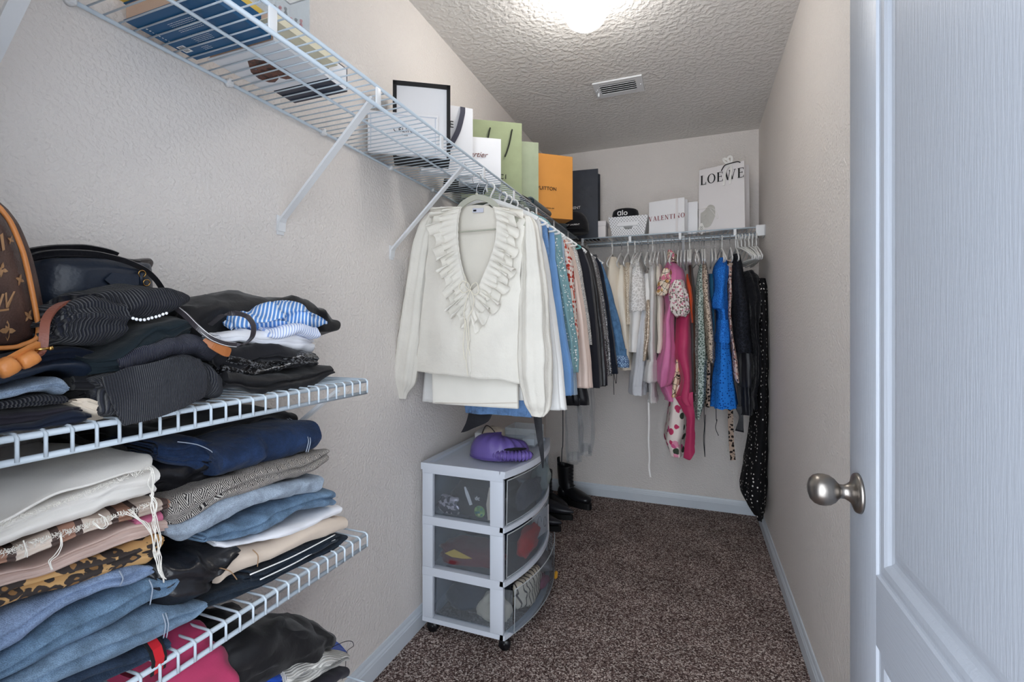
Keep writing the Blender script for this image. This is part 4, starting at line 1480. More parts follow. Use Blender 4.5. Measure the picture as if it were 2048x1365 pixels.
G_['silver'] = m_glitter('grey_sequins', rgb(66, 66, 70), rgb(190, 190, 192), 300)
G_['grey'] = m_glitter('pale_grey_tweed', rgb(120, 120, 124), rgb(200, 200, 200), 400)
G_['denimj'] = m_denim('denim_jacket', rgb(92, 132, 172), 1.5)
G_['embr'] = m_lace('embroidered_cuff', rgb(30, 60, 110), rgb(150, 180, 210), 90)
G_['ivory'] = m_fab('ivory_wool', rgb(228, 218, 202), 0.9, 0.03)
G_['ivory2'] = m_fab('ivory_crepe', rgb(236, 228, 214), 0.9, 0.03)
G_['crochet'] = m_lace('cream_crochet', rgb(178, 160, 138), rgb(232, 222, 206), 110)
G_['wlace'] = m_lace('white_lace', rgb(244, 242, 240), rgb(208, 205, 202), 55)
G_['wplain'] = m_fab('white_poplin', rgb(238, 236, 234), 0.8, 0.02)
G_['organza'] = m_sheer('white_organza', rgb(226, 228, 234), 0.7, None, 0.4, 1.0, 30, 0.5)
G_['tan'] = m_glitter('champagne_sequins', rgb(186, 164, 142), rgb(236, 224, 210), 180)
G_['gauze'] = m_sheer('white_gauze', rgb(232, 230, 228), 0.9, None, 0.8, 1.0, 30)
G_['pink'] = m_fab('rose_satin', rgb(212, 118, 166), 0.5, 0.08, wrinkle=0.9, spec=0.4)
G_['flpuff'] = m_floral('cream_rose_print', rgb(226, 206, 186), [rgb(196, 150, 92), rgb(206, 120, 140), rgb(236, 226, 210)], 42, True)
G_['flwhite'] = m_floral('white_speckle_print', rgb(232, 222, 216), [rgb(196, 120, 140), rgb(120, 110, 100)], 90)
G_['flbig'] = m_floral('big_flower_print', rgb(236, 224, 218), [rgb(206, 92, 140), rgb(226, 150, 176), rgb(60, 70, 58), rgb(190, 60, 100)], 26)
G_['creamfl'] = m_floral('cream_line_print', rgb(236, 218, 190), [rgb(236, 200, 150), rgb(232, 210, 180)], 30, True)
G_['magenta'] = m_fab('raspberry_satin', rgb(182, 52, 96), 0.55, 0.06, wrinkle=0.5, spec=0.4)
G_['rust'] = m_fab('rust_jersey', rgb(196, 78, 44), 0.8, 0.05)
G_['brown'] = m_fab('brown_jersey', rgb(74, 48, 38), 0.8, 0.1)
G_['green'] = m_lace('sage_ruched_print', rgb(190, 202, 196), rgb(92, 110, 102), 70)
G_['leo'] = m_spots('small_leopard', rgb(196, 178, 160), rgb(44, 36, 34), scale=105, size=0.38, inner=rgb(150, 124, 104))
G_['leo2'] = m_spots('dark_leopard', rgb(180, 158, 142), rgb(30, 24, 24), scale=70, size=0.46)
G_['petrol'] = m_fab('petrol_satin', rgb(36, 92, 124), 0.5, 0.1)
G_['eyelet'] = m_spots('blue_eyelet', rgb(38, 122, 214), rgb(14, 62, 140), scale=75, size=0.28, rnd=0.7)
G_['blue'] = m_lace('blue_lace', rgb(44, 132, 224), rgb(24, 96, 190), 90)
G_['paisley'] = m_floral('paisley_print', rgb(214, 190, 180), [rgb(120, 70, 64), rgb(60, 50, 56), rgb(186, 130, 120)], 80)
G_['blace'] = m_lace('black_lace', rgb(34, 37, 46), rgb(18, 20, 27), 50)
G_['dots'] = m_spots('black_with_white_dots', rgb(17, 17, 20), rgb(226, 224, 220), scale=44, size=0.2, rnd=0.45)
G_['feather'] = m_fab('black_feather', rgb(18, 19, 24), 0.9, 0.3, wrinkle=1.0, ws=60)
G_['leath'] = m_leather('black_faux_leather', rgb(22, 22, 26), 0.35, 220, 0.5)

# ---------------------------------------------------------------- the cream ruffled blouse
BY = 1.50
bl = empty('ruffle_blouse', U(955, 440, y=BY), 'sheer cream blouse with ruffled V neck and tie strings, nearest on the left rail', 'blouse', GL)
hang('sage', (HX, BY, RODZ), 0, 'sage green hanger carrying the cream ruffled blouse, first on the left rail', HGL)
sheet('back_panel', [
    frompy([(915, 424), (935, 412), (975, 412), (993, 424)], BY + 0.025),
    frompy([(872, 440), (930, 436), (980, 436), (1050, 446)], BY + 0.025),
    frompy([(856, 500), (920, 500), (985, 500), (1046, 500)], BY + 0.025),
    frompy([(846, 600), (910, 600), (985, 600), (1040, 605)], BY + 0.03),
    frompy([(834, 742), (900, 746), (985, 750), (1043, 758)], BY + 0.035)], G_['cream_in'], bl, 26, 26, 0.0015, 3, 0.004, freq=10)
sheet('front_panel', [
    frompy([(866, 430, BY), (892, 420, BY), (916, 414, BY)], BY),
    frompy([(857, 480, BY), (886, 480, BY - 0.012), (914, 482, BY - 0.01)], BY),
    frompy([(850, 560, BY), (886, 560, BY - 0.018), (928, 548, BY - 0.02)], BY),
    frompy([(845, 610, BY), (890, 606, BY - 0.02), (941, 592, BY - 0.024)], BY),
    frompy([(838, 680, BY), (885, 688, BY - 0.022), (941, 690, BY - 0.026)], BY),
    frompy([(832, 744, BY + 0.01), (885, 750, BY - 0.022), (942, 757, BY - 0.026)], BY)], G_['cream'], bl, 26, 40, 0.0012, 4, 0.006, freq=13)
sheet('front_panel', [
    frompy([(990, 414, BY), (1020, 424, BY), (1056, 440, BY)], BY),
    frompy([(996, 482, BY - 0.01), (1022, 484, BY - 0.012), (1048, 492, BY)], BY),
    frompy([(976, 546, BY - 0.02), (1010, 556, BY - 0.018), (1042, 562, BY)], BY),
    frompy([(939, 592, BY - 0.024), (990, 602, BY - 0.02), (1040, 612, BY)], BY),
    frompy([(939, 690, BY - 0.026), (990, 692, BY - 0.022), (1039, 702, BY)], BY),
    frompy([(940, 757, BY - 0.026), (990, 760, BY - 0.022), (1043, 768, BY + 0.01)], BY)], G_['cream'], bl, 26, 40, 0.0012, 6, 0.006, freq=13)
loft('sleeve', px_rows(BY, [(424, 856, 872, BY - 0.004, BY + 0.03), (444, 838, 866, BY - 0.01, BY + 0.04), (480, 824, 860, BY - 0.012, BY + 0.05), (560, 812, 850, BY - 0.015, BY + 0.05), (650, 800, 840, BY - 0.02, BY + 0.05), (720, 789, 832, BY - 0.025, BY + 0.05), (765, 786, 826, BY - 0.02, BY + 0.045), (785, 794, 814, BY - 0.005, BY + 0.02), (798, 798, 810, BY, BY + 0.015)], 0), G_['cream'], bl, 40, 44, 0.0045, 6, 21, 0.9, 0.006, top=0.6)
loft('sleeve', px_rows(BY, [(432, 1046, 1060, BY - 0.004, BY + 0.03), (452, 1044, 1070, BY - 0.01, BY + 0.04), (500, 1042, 1080, BY - 0.014, BY + 0.05), (580, 1040, 1088, BY - 0.018, BY + 0.05), (680, 1038, 1096, BY - 0.022, BY + 0.05), (760, 1042, 1098, BY - 0.026, BY + 0.05), (805, 1050, 1095, BY - 0.02, BY + 0.04), (822, 1058, 1090, BY - 0.005, BY + 0.025), (834, 1064, 1082, BY, BY + 0.015)], 0), G_['cream'], bl, 40, 44, 0.005, 6, 22, 0.9, 0.006, top=0.6)


def ruffle(name, inner, outer, mat, parent, waves=14, amp=0.012, nt=9, ns=None, seed=0, y=BY, sub=False):
    ns = ns or waves * 10
    A = smooth_path(inner, ns)
    B = smooth_path(outer, ns)
    vs, fs = [], []
    rnd = random.Random(seed)
    ph = [rnd.uniform(0, 1.3) for _ in range(4)]
    for i in range(ns):
        s = i / (ns - 1)
        T = (A[min(i + 1, ns - 1)] - A[max(i - 1, 0)]).normalized()
        W = (B[i] - A[i])
        N = T.cross(W).normalized()
        if N.y > 0:
            N = -N
        a = 2 * math.pi * waves * s + ph[0] + 0.9 * math.sin(s * 9 + ph[1]) + 0.5 * math.sin(s * 23 + ph[2])
        am = amp * (0.8 + 0.35 * math.sin(s * 17 + ph[3]))
        for j in range(nt):
            t = j / (nt - 1)
            p = A[i] + W * t * (1 + 0.12 * math.sin(a * 0.5)) + N * am * (t**0.8) * (1 + math.sin(a)) + T * am * 0.9 * t * math.cos(a)
            p += nz(p, 30, seed) * 0.003 * t
            vs.append(p)
    for i in range(ns - 1):
        for j in range(nt - 1):
            a = i * nt + j
            fs.append((a, a + 1, a + nt + 1, a + nt))
    o = mesh_obj(name, [v - vs[0] for v in vs], fs, mat)
    o.location = vs[0]
    adopt(parent, o)
    return o


yf = BY - 0.03
Lin = frompy([(922, 414, yf + 0.02), (916, 440, yf + 0.008), (915, 480, yf), (920, 520, yf), (929, 560, yf), (938, 600, yf), (943, 640, yf)], yf)
Lout = frompy([(868, 424, yf + 0.025), (860, 452, yf), (872, 500, yf), (884, 545, yf), (892, 590, yf), (906, 632, yf), (936, 662, yf)], yf)
Rin = frompy([(988, 414, yf + 0.02), (994, 440, yf + 0.008), (992, 480, yf), (981, 520, yf), (966, 556, yf), (952, 592, yf), (943, 632, yf)], yf)
Rout = frompy([(1042, 428, yf + 0.025), (1034, 462, yf), (1032, 500, yf), (1026, 545, yf), (1010, 585, yf), (990, 622, yf), (952, 664, yf)], yf)
ruffle('collar_ruffle', Lin, Lout, G_['cream'], bl, 13, 0.015, seed=1)
ruffle('collar_ruffle', Rin, Rout, G_['cream'], bl, 13, 0.015, seed=2)
mid = lambda a, b, f: [p.lerp(q, f) for p, q in zip(a, b)]
up_ = lambda a, d: [p + Vector((0, -d, 0)) for p in a]
ruffle('collar_ruffle', up_(Lin, 0.006), up_(mid(Lin, Lout, 0.58), 0.006), G_['cream'], bl, 19, 0.008, seed=3)
ruffle('collar_ruffle', up_(Rin, 0.006), up_(mid(Rin, Rout, 0.58), 0.006), G_['cream'], bl, 19, 0.008, seed=4)
adopt(bl, MB().tube(smooth_path(Lin, 60), [0.0032 + 0.0011 * math.sin(k * 1.9) for k in range(60)], 8).obj('gathered_edge', G_['cream']))
adopt(bl, MB().tube(smooth_path(Rin, 60), [0.0032 + 0.0011 * math.sin(k * 1.9) for k in range(60)], 8).obj('gathered_edge', G_['cream']))
CT = m_plain('cream_cord', rgb(236, 230, 212), 0.8, 0, 0.2, 0.02)
yt = yf - 0.022
for pts in ([(940, 580), (926, 586), (918, 575), (924, 563), (936, 566), (941, 578)], [(940, 580), (950, 590), (958, 583), (953, 566), (944, 570), (940, 580)],
            [(940, 580), (933, 600), (928, 625), (930, 650), (926, 690), (929, 720)], [(941, 580), (948, 600), (944, 620), (936, 640), (938, 680), (932, 715), (936, 752)], [(931, 640), (934, 680), (940, 712)], [(940, 582), (930, 572), (932, 560), (928, 548)]):
    adopt(bl, MB().tube(smooth_path(frompy(pts, yt), 30), 0.0014, 6).obj('tie_string', CT))
lp = U(956, 421, y=BY + 0.012)
adopt(bl, MB().box(-0.021, 0.021, -0.0006, 0.0006, -0.0075, 0.0075, M=Matrix.Translation(lp) @ Matrix.Rotation(0.06, 4, 'Y')).obj('neck_label', m_plain('label_cloth', rgb(196, 198, 210), 0.7)))
adopt(bl, MB().box(-0.006, 0.006, -0.0007, 0.0007, -0.003, 0.003, M=Matrix.Translation(lp + Vector((-0.012, -0.0005, 0)))).obj('label_print', M_['black_cotton']))

# ---------------------------------------------------------------- folded trousers behind the blouse
GY = 1.555
tr = empty('hanging_trousers', U(950, 480, y=GY), 'cream twill trousers folded over a hanger, hem below the ruffled blouse', 'trousers', GL)
hang('slim', (HX, GY, RODZ), 0, 'slim white hanger holding the cream trousers, second on the left rail', HGL)
loft('leg', px_rows(GY, [(478, 874, 1030, GY - 0.008, GY + 0.008), (600, 869, 1034, GY - 0.012, GY + 0.006), (745, 866, 1036, GY - 0.014, GY + 0.004), (812, 868, 1037, GY - 0.014, GY + 0.004)]), G_['creamtr'], tr, 40, 24, 0.0016, 3, 31, 0.25, 0.0015)
loft('leg', px_rows(GY + 0.02, [(478, 876, 1028, GY + 0.008, GY + 0.022), (600, 872, 1032, GY + 0.008, GY + 0.024), (800, 872, 1034, GY + 0.008, GY + 0.024)]), G_['creamtr'], tr, 40, 20, 0.0016, 3, 32, 0.25, 0.0015)
seam(tr, [U(870, 806, y=GY - 0.017), U(950, 808, y=GY - 0.0175), U(1035, 806, y=GY - 0.017)], M_['beige'], 'hem_stitching', 0.0007)


def lg(name, label, cat, y, mat, sl=None, w=0.19, hemz=1.05, hemw=None, th=0.03, hk='slim', seed=0, part=None, short=None, smat=None, body=True, rip=0.008, smatr=None):
    """a garment on the left rail: body between its shoulders and sleeves, the room-side one given as it is seen"""
    root = empty(name, (HX, y, 1.62), label, cat, GL)
    hemw = hemw or w * 1.05
    if body:
        rows = [(1.628, HX - 0.06, HX + 0.06, y - 0.012, y + 0.012), (1.612, HX - 0.10, HX + 0.10, y - th * 0.6, y + th * 0.6), (1.575, HX - w * 0.93, HX + w * 0.93, y - th, y + th),
                (1.50, HX - w, HX + w, y - th, y + th), ((1.50 + hemz) / 2, HX - w, HX + w, y - th, y + th), (hemz, HX - hemw, HX + hemw, y - th, y + th)]
        loft('body', rows, mat, root, 44, 30, rip, 7, seed, 0.75, 0.004)
    if sl:
        R = px_rows(y, [(v, a, b, y - th * (0.9 if i else 0.3), y + th * (0.9 if i else 0.3)) for i, (v, a, b) in enumerate(sl)])
        loft('sleeve', R, smat or mat, root, 32, 34, rip * 0.6, 5, seed + 1, 0.85, 0.003, top=0.5)
        L = [(z, max(0.014, 2 * HX - b), max(0.06, 2 * HX - a), ya, yb) for z, a, b, ya, yb in R]
        loft('sleeve', L, smat or mat, root, 28, 24, rip * 0.5, 5, seed + 2, 0.85, 0.003, top=0.5)
    hang(hk, (HX, y, RODZ), 0, ('slim white hanger' if hk == 'slim' else 'thick white hanger' if hk == 'white' else 'teal hanger') + ' holding the ' + short, HGL)
    return root


g = lg('hanging_shirt', 'white cotton shirt behind the cream trousers, cuff and hem showing', 'shirt', 1.62, G_['whites'], [(430, 1040, 1058), (450, 1048, 1074), (500, 1058, 1088), (600, 1076, 1104), (700, 1088, 1118), (760, 1082, 1124), (818, 1068, 1131)], 0.20, 0.93, 0.20, 0.028, 'white', 1, short='white cotton shirt')
g = lg('hanging_shirt', 'long light blue chambray shirt whose curved hem hangs below the white clothes', 'shirt', 1.69, G_['blueshirt'], None, 0.20, 0.855, 0.13, 0.022, 'slim', 4, short='long chambray shirt')
g = lg('hanging_shirt', 'black top with long pointed sash ends hanging above the drawers', 'top', 1.745, G_['black2'], [(445, 1050, 1062), (480, 1060, 1082), (530, 1070, 1096), (620, 1074, 1106), (700, 1074, 1112)], 0.19, 0.98, None, 0.022, 'white', 7, short='black sashed top')
sheet('sash', [frompy([(934, 800), (986, 800)], 1.72), frompy([(937, 825), (986, 826)], 1.715), frompy([(932, 845), (973, 846)], 1.71), frompy([(922, 866), (928, 865)], 1.71)], G_['black2'], g, 14, 14, 0.002, 3, 0.002)
sheet('sash', [frompy([(1066, 800), (1082, 800)], 1.70), frompy([(1067, 835), (1083, 833)], 1.70), frompy([(1075, 880), (1087, 880)], 1.69), frompy([(1082, 920), (1088, 918)], 1.68), frompy([(1085, 938), (1087, 937)], 1.68)], G_['black2'], g, 10, 20, 0.002, 4, 0.002)
g = lg('hanging_shirt', 'sky blue poplin shirt whose cuff shows beside the teal organza blouse', 'shirt', 1.80, G_['bluedk'], [(452, 1068, 1080), (475, 1076, 1096), (520, 1084, 1110), (600, 1096, 1122), (680, 1108, 1134), (735, 1120, 1143), (742, 1124, 1143), (790, 1126, 1145)], 0.20, 1.0, None, 0.024, 'white', 10, short='sky blue poplin shirt', rip=0.012)
g = lg('hanging_blouse', 'sheer teal blouse dotted with white tufts', 'blouse', 1.87, G_['teal'], [(427, 1050, 1066), (440, 1058, 1092), (470, 1072, 1112), (520, 1092, 1126), (590, 1110, 1140), (660, 1126, 1150), (710, 1132, 1156), (745, 1138, 1155)], 0.20, 1.02, None, 0.034, 'white', 13, short='sheer teal dotted blouse', rip=0.014)
tuft = MB()
rnd = random.Random(3)
for k in range(210):
    f = rnd.random()
    vv = 428 + 310 * f
    edge = [(428, 1064), (440, 1090), (470, 1110), (520, 1124), (590, 1138), (660, 1148), (710, 1154), (745, 1153)]
    for (v0, u0), (v1, u1) in zip(edge, edge[1:]):
        if v0 <= vv <= v1:
            ue = u0 + (u1 - u0) * (vv - v0) / (v1 - v0)
            break
    p = U(ue - rnd.uniform(-1, 20), vv, y=1.87 - 0.034 + rnd.uniform(0, 0.01))
    tuft.ball(p, rnd.uniform(0.0014, 0.0032), 6, 4)
tf = tag(tuft.obj('fabric_tuft', G_['whites']), kind='stuff')
adopt(g, tf)
lg('hanging_shirt', 'blue and white checked shirt with a cuff below the teal blouse', 'shirt', 1.94, G_['pinstripe'], [(460, 1096, 1106), (500, 1110, 1126), (600, 1124, 1140), (700, 1132, 1150), (789, 1132, 1153)], 0.19, 1.0, None, 0.024, 'slim', 16, short='checked shirt')
lg('hanging_blouse', 'off-white blouse with a red patterned neckline', 'blouse', 2.01, G_['redtie'], [(470, 1104, 1118), (490, 1112, 1134), (530, 1124, 1144), (600, 1134, 1150), (680, 1140, 1156)], 0.19, 1.05, None, 0.026, 'white', 19, short='red patterned blouse')
lg('hanging_blouse', 'blush pink satin blouse with a beaded lower edge', 'blouse', 2.09, G_['satin'], [(478, 1112, 1128), (500, 1124, 1144), (560, 1136, 1158), (640, 1146, 1170), (720, 1150, 1180), (776, 1152, 1184)], 0.19, 1.0, None, 0.03, 'white', 22, short='blush satin blouse')
lg('hanging_shirt', 'white shirt with a fine grey print between the blush blouse and the blazers', 'shirt', 2.17, G_['whitepr'], [(478, 1124, 1136), (495, 1134, 1150), (540, 1144, 1162), (620, 1154, 1174), (690, 1162, 1182)], 0.19, 1.0, None, 0.028, 'teal', 25, short='grey printed white shirt')
lg('hanging_jacket', 'black wool blazer, first of the dark jackets on the left rail', 'jacket', 2.26, G_['black'], [(482, 1134, 1148), (496, 1144, 1164), (540, 1154, 1180), (620, 1164, 1190), (700, 1170, 1197), (775, 1172, 1201)], 0.2, 0.98, None, 0.04, 'white', 28, short='black wool blazer')
lg('hanging_skirt', 'long black satin dress whose hem hangs lowest of the dark clothes', 'dress', 2.34, G_['black2'], None, 0.15, 0.80, 0.20, 0.03, 'slim', 31, short='long black satin dress', rip=0.014)
lg('hanging_jacket', 'smooth black long jacket behind the black wool blazer', 'jacket', 2.42, G_['leath'], [(492, 1152, 1164), (505, 1160, 1180), (560, 1174, 1194), (650, 1186, 1206), (740, 1190, 1213), (772, 1190, 1213)], 0.2, 0.98, None, 0.036, 'white', 34, short='smooth black long jacket')
lg('hanging_shirt', 'pale grey tweed top next to the sequinned one', 'top', 2.50, G_['grey'], [(505, 1170, 1180), (520, 1176, 1190), (580, 1186, 1200), (680, 1200, 1214)], 0.19, 1.05, None, 0.026, 'slim', 37, short='pale grey tweed top')
lg('hanging_shirt', 'dark grey sequinned top with glittering sleeve', 'top', 2.57, G_['silver'], [(512, 1176, 1186), (530, 1182, 1194), (600, 1194, 1208), (680, 1204, 1218), (752, 1206, 1224)], 0.19, 1.0, None, 0.026, 'slim', 40, short='grey sequinned top')
lg('hanging_jacket', 'navy black jacket between the sequins and the denim', 'jacket', 2.65, G_['navy'], [(515, 1180, 1194), (535, 1188, 1204), (600, 1202, 1216), (680, 1212, 1228), (748, 1216, 1236)], 0.2, 1.0, None, 0.034, 'white', 43, short='navy black jacket')
g = lg('hanging_jacket', 'blue denim jacket with embroidered cuffs', 'jacket', 2.74, G_['denimj'], [(520, 1186, 1198), (540, 1190, 1208), (590, 1204, 1224), (650, 1218, 1240), (716, 1232, 1254)], 0.2, 1.08, None, 0.034, 'white', 46, short='denim jacket')
loft('cuff', px_rows(2.74, [(712, 1231, 1254, 2.70, 2.78), (722, 1232, 1257, 2.70, 2.78), (735, 1234, 1257, 2.70, 2.78)]), G_['embr'], g, 28, 8, 0.002, 5, 3)

# clip hangers with skirts crowded into the corner
CLIP = m_plain('dark_clip', rgb(30, 36, 48), 0.4)
for k, (x, y) in enumerate(((0.335, 2.84), (0.355, 2.90), (0.375, 2.96))):
    lbl = ('clip hanger in the corner, the one nearest the denim jacket', 'clip hanger in the corner, middle one of three', 'clip hanger in the corner, the one nearest the back rail')[k]
    e = empty('clip_hanger', (x, y, RODZ), lbl, 'hanger', 'clip hangers in the corner')
    MB().tube(hook_pts(), 0.0013, 8).tube([(0, 0, -0.075), (0, 0, -0.085)], 0.0015).obj('hook', HM, e)
    MB().tube([(-0.085, 0, -0.085), (0.085, 0, -0.085)], 0.003, 8).obj('bar', HM, e)
    for s in (-0.06, 0.06):
        MB().box(s - 0.016, s + 0.016, -0.008, 0.008, -0.118, -0.074, bev=0.003).obj('clip', CLIP, e)
    lb = ('dark navy pleated skirt clipped in the corner nearest the denim jacket', 'grey wool skirt clipped in the corner, middle one of three', 'black skirt clipped in the corner beside the ivory coat')[k]
    s = empty('hanging_skirt', (x, y, RODZ - 0.11), lb, 'skirt', 'skirts clipped in the corner')
    loft('body', [(RODZ - 0.10, x - 0.075, x + 0.075, y - 0.006, y + 0.006), (RODZ - 0.15, x - 0.085, x + 0.085, y - 0.014, y + 0.014), (1.2, x - 0.11, x + 0.11, y - 0.022, y + 0.022)], (G_['navy'], G_['grey'], G_['black'])[k], s, 36, 20, 0.006, 6, 80 + k)

# ---------------------------------------------------------------- clothes on the back rail
YH = 3.052


def bg(name, label, cat, rows, mat, y0=2.87, d=0.34, kf=6, rip=0.006, seed=0, hk='slim', short=None, hx=None, root=None, part='body', sq=0.85, wr=0.005, top=0.5, rz=None, neck=True, flut=0.0, strap=False):
    if root is None:
        first = rows[0]
        a, b = U(first[1], first[0], y=YH - 0.05), U(first[2], first[0], y=YH - 0.05)
        x = hx if hx is not None else (a.x + b.x) / 2
        root = empty(name, (x, YH, a.z), label, cat, GB)
        if hk:
            hang(hk, (x, YH, RODB), math.pi / 2 + (rz or 0), ('slim white hanger' if hk == 'slim' else 'thick white hanger') + ' holding the ' + short, HGB)
    R = []
    for i, r in enumerate(rows):
        v, ua, ub = r[:3]
        ya, yb = (r[3], r[4]) if len(r) > 4 else (y0, y0 + d)
        if i == 0 and neck:
            ya, yb = YH - 0.06, YH + 0.05
        elif i == 1 and neck:
            ya, yb = (ya + YH - 0.06) / 2, (yb + YH + 0.05) / 2
        yb = min(yb, YB - 0.015)
        A, B = U(ua, v, y=ya), U(ub, v, y=ya)
        R.append((A.z, A.x, max(B.x, A.x + 0.012), ya, yb))
    loft(part, R, mat, root, 40, 40, rip, kf, seed, sq, wr, top=top, flut=flut)
    return root


bg('hanging_coat', 'ivory wool coat with rounded shoulder, first on the back rail', 'coat', [(514, 1212, 1232), (530, 1206, 1236), (580, 1204, 1238), (650, 1216, 1250), (720, 1230, 1260), (742, 1234, 1262)], G_['ivory'], 2.87, 0.33, 5, 0.004, 101, 'white', 'first ivory coat')
bg('hanging_coat', 'smaller ivory crepe jacket just beside the wool coat', 'jacket', [(531, 1236, 1246), (548, 1232, 1250), (600, 1226, 1254), (680, 1240, 1258), (735, 1246, 1262)], G_['ivory2'], 2.88, 0.32, 5, 0.004, 102, 'slim', 'ivory crepe jacket')
bg('hanging_shirt', 'cream crochet top between ivory jacket and white lace', 'top', [(525, 1250, 1258), (540, 1246, 1260), (600, 1247, 1262), (650, 1248, 1262)], G_['crochet'], 2.89, 0.3, 7, 0.004, 103, 'white', 'cream crochet top')
g = bg('hanging_blouse', 'white blouse with a wide lace cape over the shoulders', 'blouse', [(516, 1262, 1274), (540, 1256, 1282), (590, 1252, 1288), (640, 1254, 1284), (700, 1252, 1276), (704, 1250, 1276)], G_['wplain'], 2.86, 0.34, 4, 0.005, 104, 'white', 'lace caped blouse')
bg(None, None, None, [(514, 1264, 1274), (540, 1257, 1284), (590, 1252, 1291), (622, 1251, 1293)], G_['wlace'], 2.84, 0.36, 6, 0.006, 105, None, root=g, part='lace_cape', flut=0.006)
bg('hanging_dress', 'white organza dress with crumpled see-through skirt', 'dress', [(545, 1276, 1288), (600, 1272, 1296), (690, 1266, 1294), (740, 1258, 1292), (785, 1254, 1290), (792, 1262, 1288)], G_['organza'], 2.88, 0.32, 9, 0.009, 106, 'slim', 'white organza dress')
bg('hanging_shirt', 'white camisole on thin straps beside the organza dress', 'top', [(548, 1288, 1300), (580, 1284, 1304), (640, 1282, 1304), (690, 1280, 1300)], G_['wplain'], 2.89, 0.3, 5, 0.005, 107, 'slim', 'white camisole')
bg('hanging_shirt', 'champagne sequinned top in front of the white gauze blouse', 'top', [(600, 1290, 1300), (640, 1286, 1306), (690, 1282, 1300), (722, 1280, 1292)], G_['tan'], 2.86, 0.34, 5, 0.005, 108, 'slim', 'champagne sequinned top', neck=False)
g = bg('hanging_blouse', 'white gauze blouse with flared ruffle cuffs and a long dangling ribbon', 'blouse', [(523, 1300, 1308), (545, 1296, 1312), (620, 1295, 1311), (700, 1293, 1310), (722, 1294, 1311), (726, 1290, 1312), (766, 1282, 1313)], G_['gauze'], 2.84, 0.34, 5, 0.004, 109, 'white', 'white gauze blouse', flut=0.003)
bg(None, None, None, [(760, 1296, 1310), (780, 1297, 1309), (800, 1296, 1311), (806, 1294, 1314)], G_['gauze'], 2.92, 0.2, 7, 0.004, 110, None, root=g, part='cuff', neck=False, flut=0.003)
adopt(g, MB().band(smooth_path(frompy([(1297, 800), (1298, 850), (1297, 882), (1299, 915), (1298, 935), (1301, 955)], 2.95), 30), (1, 0.2, 0), 0.009, 0.0012).obj('ribbon', G_['wplain']))
bg('hanging_blouse', 'cream draped blouse next to the rose pink dress', 'blouse', [(529, 1314, 1322), (545, 1310, 1324), (600, 1312, 1328), (680, 1312, 1326), (708, 1312, 1322)], G_['ivory2'], 2.87, 0.32, 5, 0.004, 111, 'slim', 'cream draped blouse')
g = bg('hanging_dress', 'rose pink satin dress with gathered waist and floral puffed sleeves', 'dress', [(523, 1336, 1348), (538, 1326, 1364), (570, 1324, 1370), (610, 1330, 1352), (640, 1328, 1346), (700, 1320, 1350), (740, 1311, 1350), (768, 1312, 1342), (775, 1318, 1334)], G_['pink'], 2.82, 0.36, 5, 0.007, 112, 'slim', 'rose pink dress', wr=0.01)
bg(None, None, None, [(536, 1324, 1336), (560, 1316, 1342), (585, 1311, 1336), (592, 1316, 1330)], G_['flpuff'], 2.80, 0.14, 5, 0.008, 113, None, root=g, part='sleeve', neck=False, wr=0.01)
bg(None, None, None, [(560, 1350, 1366), (580, 1338, 1372), (620, 1344, 1377), (636, 1352, 1370)], G_['flwhite'], 2.79, 0.15, 5, 0.008, 114, None, root=g, part='sleeve', neck=False, wr=0.01)
bg(None, None, None, [(499, 1336, 1342), (508, 1334, 1352), (524, 1334, 1352)], G_['flpuff'], 2.96, 0.12, 4, 0.004, 115, None, root=g, part='collar', neck=False)
bg(None, None, None, [(768, 1314, 1345), (800, 1328, 1356), (804, 1328, 1357)], G_['pink'], 2.9, 0.3, 6, 0.006, 116, None, root=g, part='underskirt', neck=False)
bg('hanging_skirt', 'white skirt with large pink and green flowers, below the rose dress', 'skirt', [(770, 1340, 1372), (830, 1334, 1374), (870, 1328, 1372), (886, 1328, 1366), (914, 1338, 1368)], G_['flbig'], 2.90, 0.3, 6, 0.006, 117, None, neck=False, hx=0.93)
hang('slim', (0.93, YH, RODB), math.pi / 2, 'slim white hanger holding the flowered skirt', HGB)
bg('hanging_dress', 'cream dress with fine line flowers between pink and raspberry', 'dress', [(560, 1360, 1366), (600, 1358, 1364), (700, 1352, 1360), (760, 1344, 1362), (795, 1342, 1354)], G_['creamfl'], 2.88, 0.32, 5, 0.004, 118, 'slim', 'cream line flower dress')
g = bg('hanging_dress', 'raspberry satin dress with a long slanting scarf panel', 'dress', [(575, 1362, 1378), (600, 1356, 1382), (680, 1348, 1384), (712, 1346, 1385), (760, 1360, 1386), (795, 1350, 1386), (812, 1362, 1388)], G_['magenta'], 2.83, 0.34, 4, 0.005, 119, 'slim', 'raspberry satin dress')
sheet('scarf_panel', [frompy([(1350, 795, 2.86), (1368, 790, 2.84), (1386, 785, 2.83)], 2.84), frompy([(1362, 816, 2.86), (1374, 812, 2.84), (1387, 808, 2.84)], 2.84), frompy([(1374, 840, 2.87), (1382, 842, 2.85), (1389, 838, 2.86)], 2.84), frompy([(1370, 890, 2.88), (1380, 888, 2.86), (1390, 884, 2.88)], 2.84), frompy([(1367, 916, 2.88), (1380, 921, 2.87), (1390, 905, 2.88)], 2.84)], G_['magenta'], g, 14, 24, 0.003, 5, 0.004)
bg('hanging_shirt', 'rust orange long sleeved top behind the raspberry dress', 'top', [(548, 1372, 1380), (565, 1371, 1384), (600, 1375, 1387), (640, 1382, 1388), (646, 1383, 1388)], G_['rust'], 2.87, 0.32, 4, 0.003, 120, 'slim', 'rust orange top')
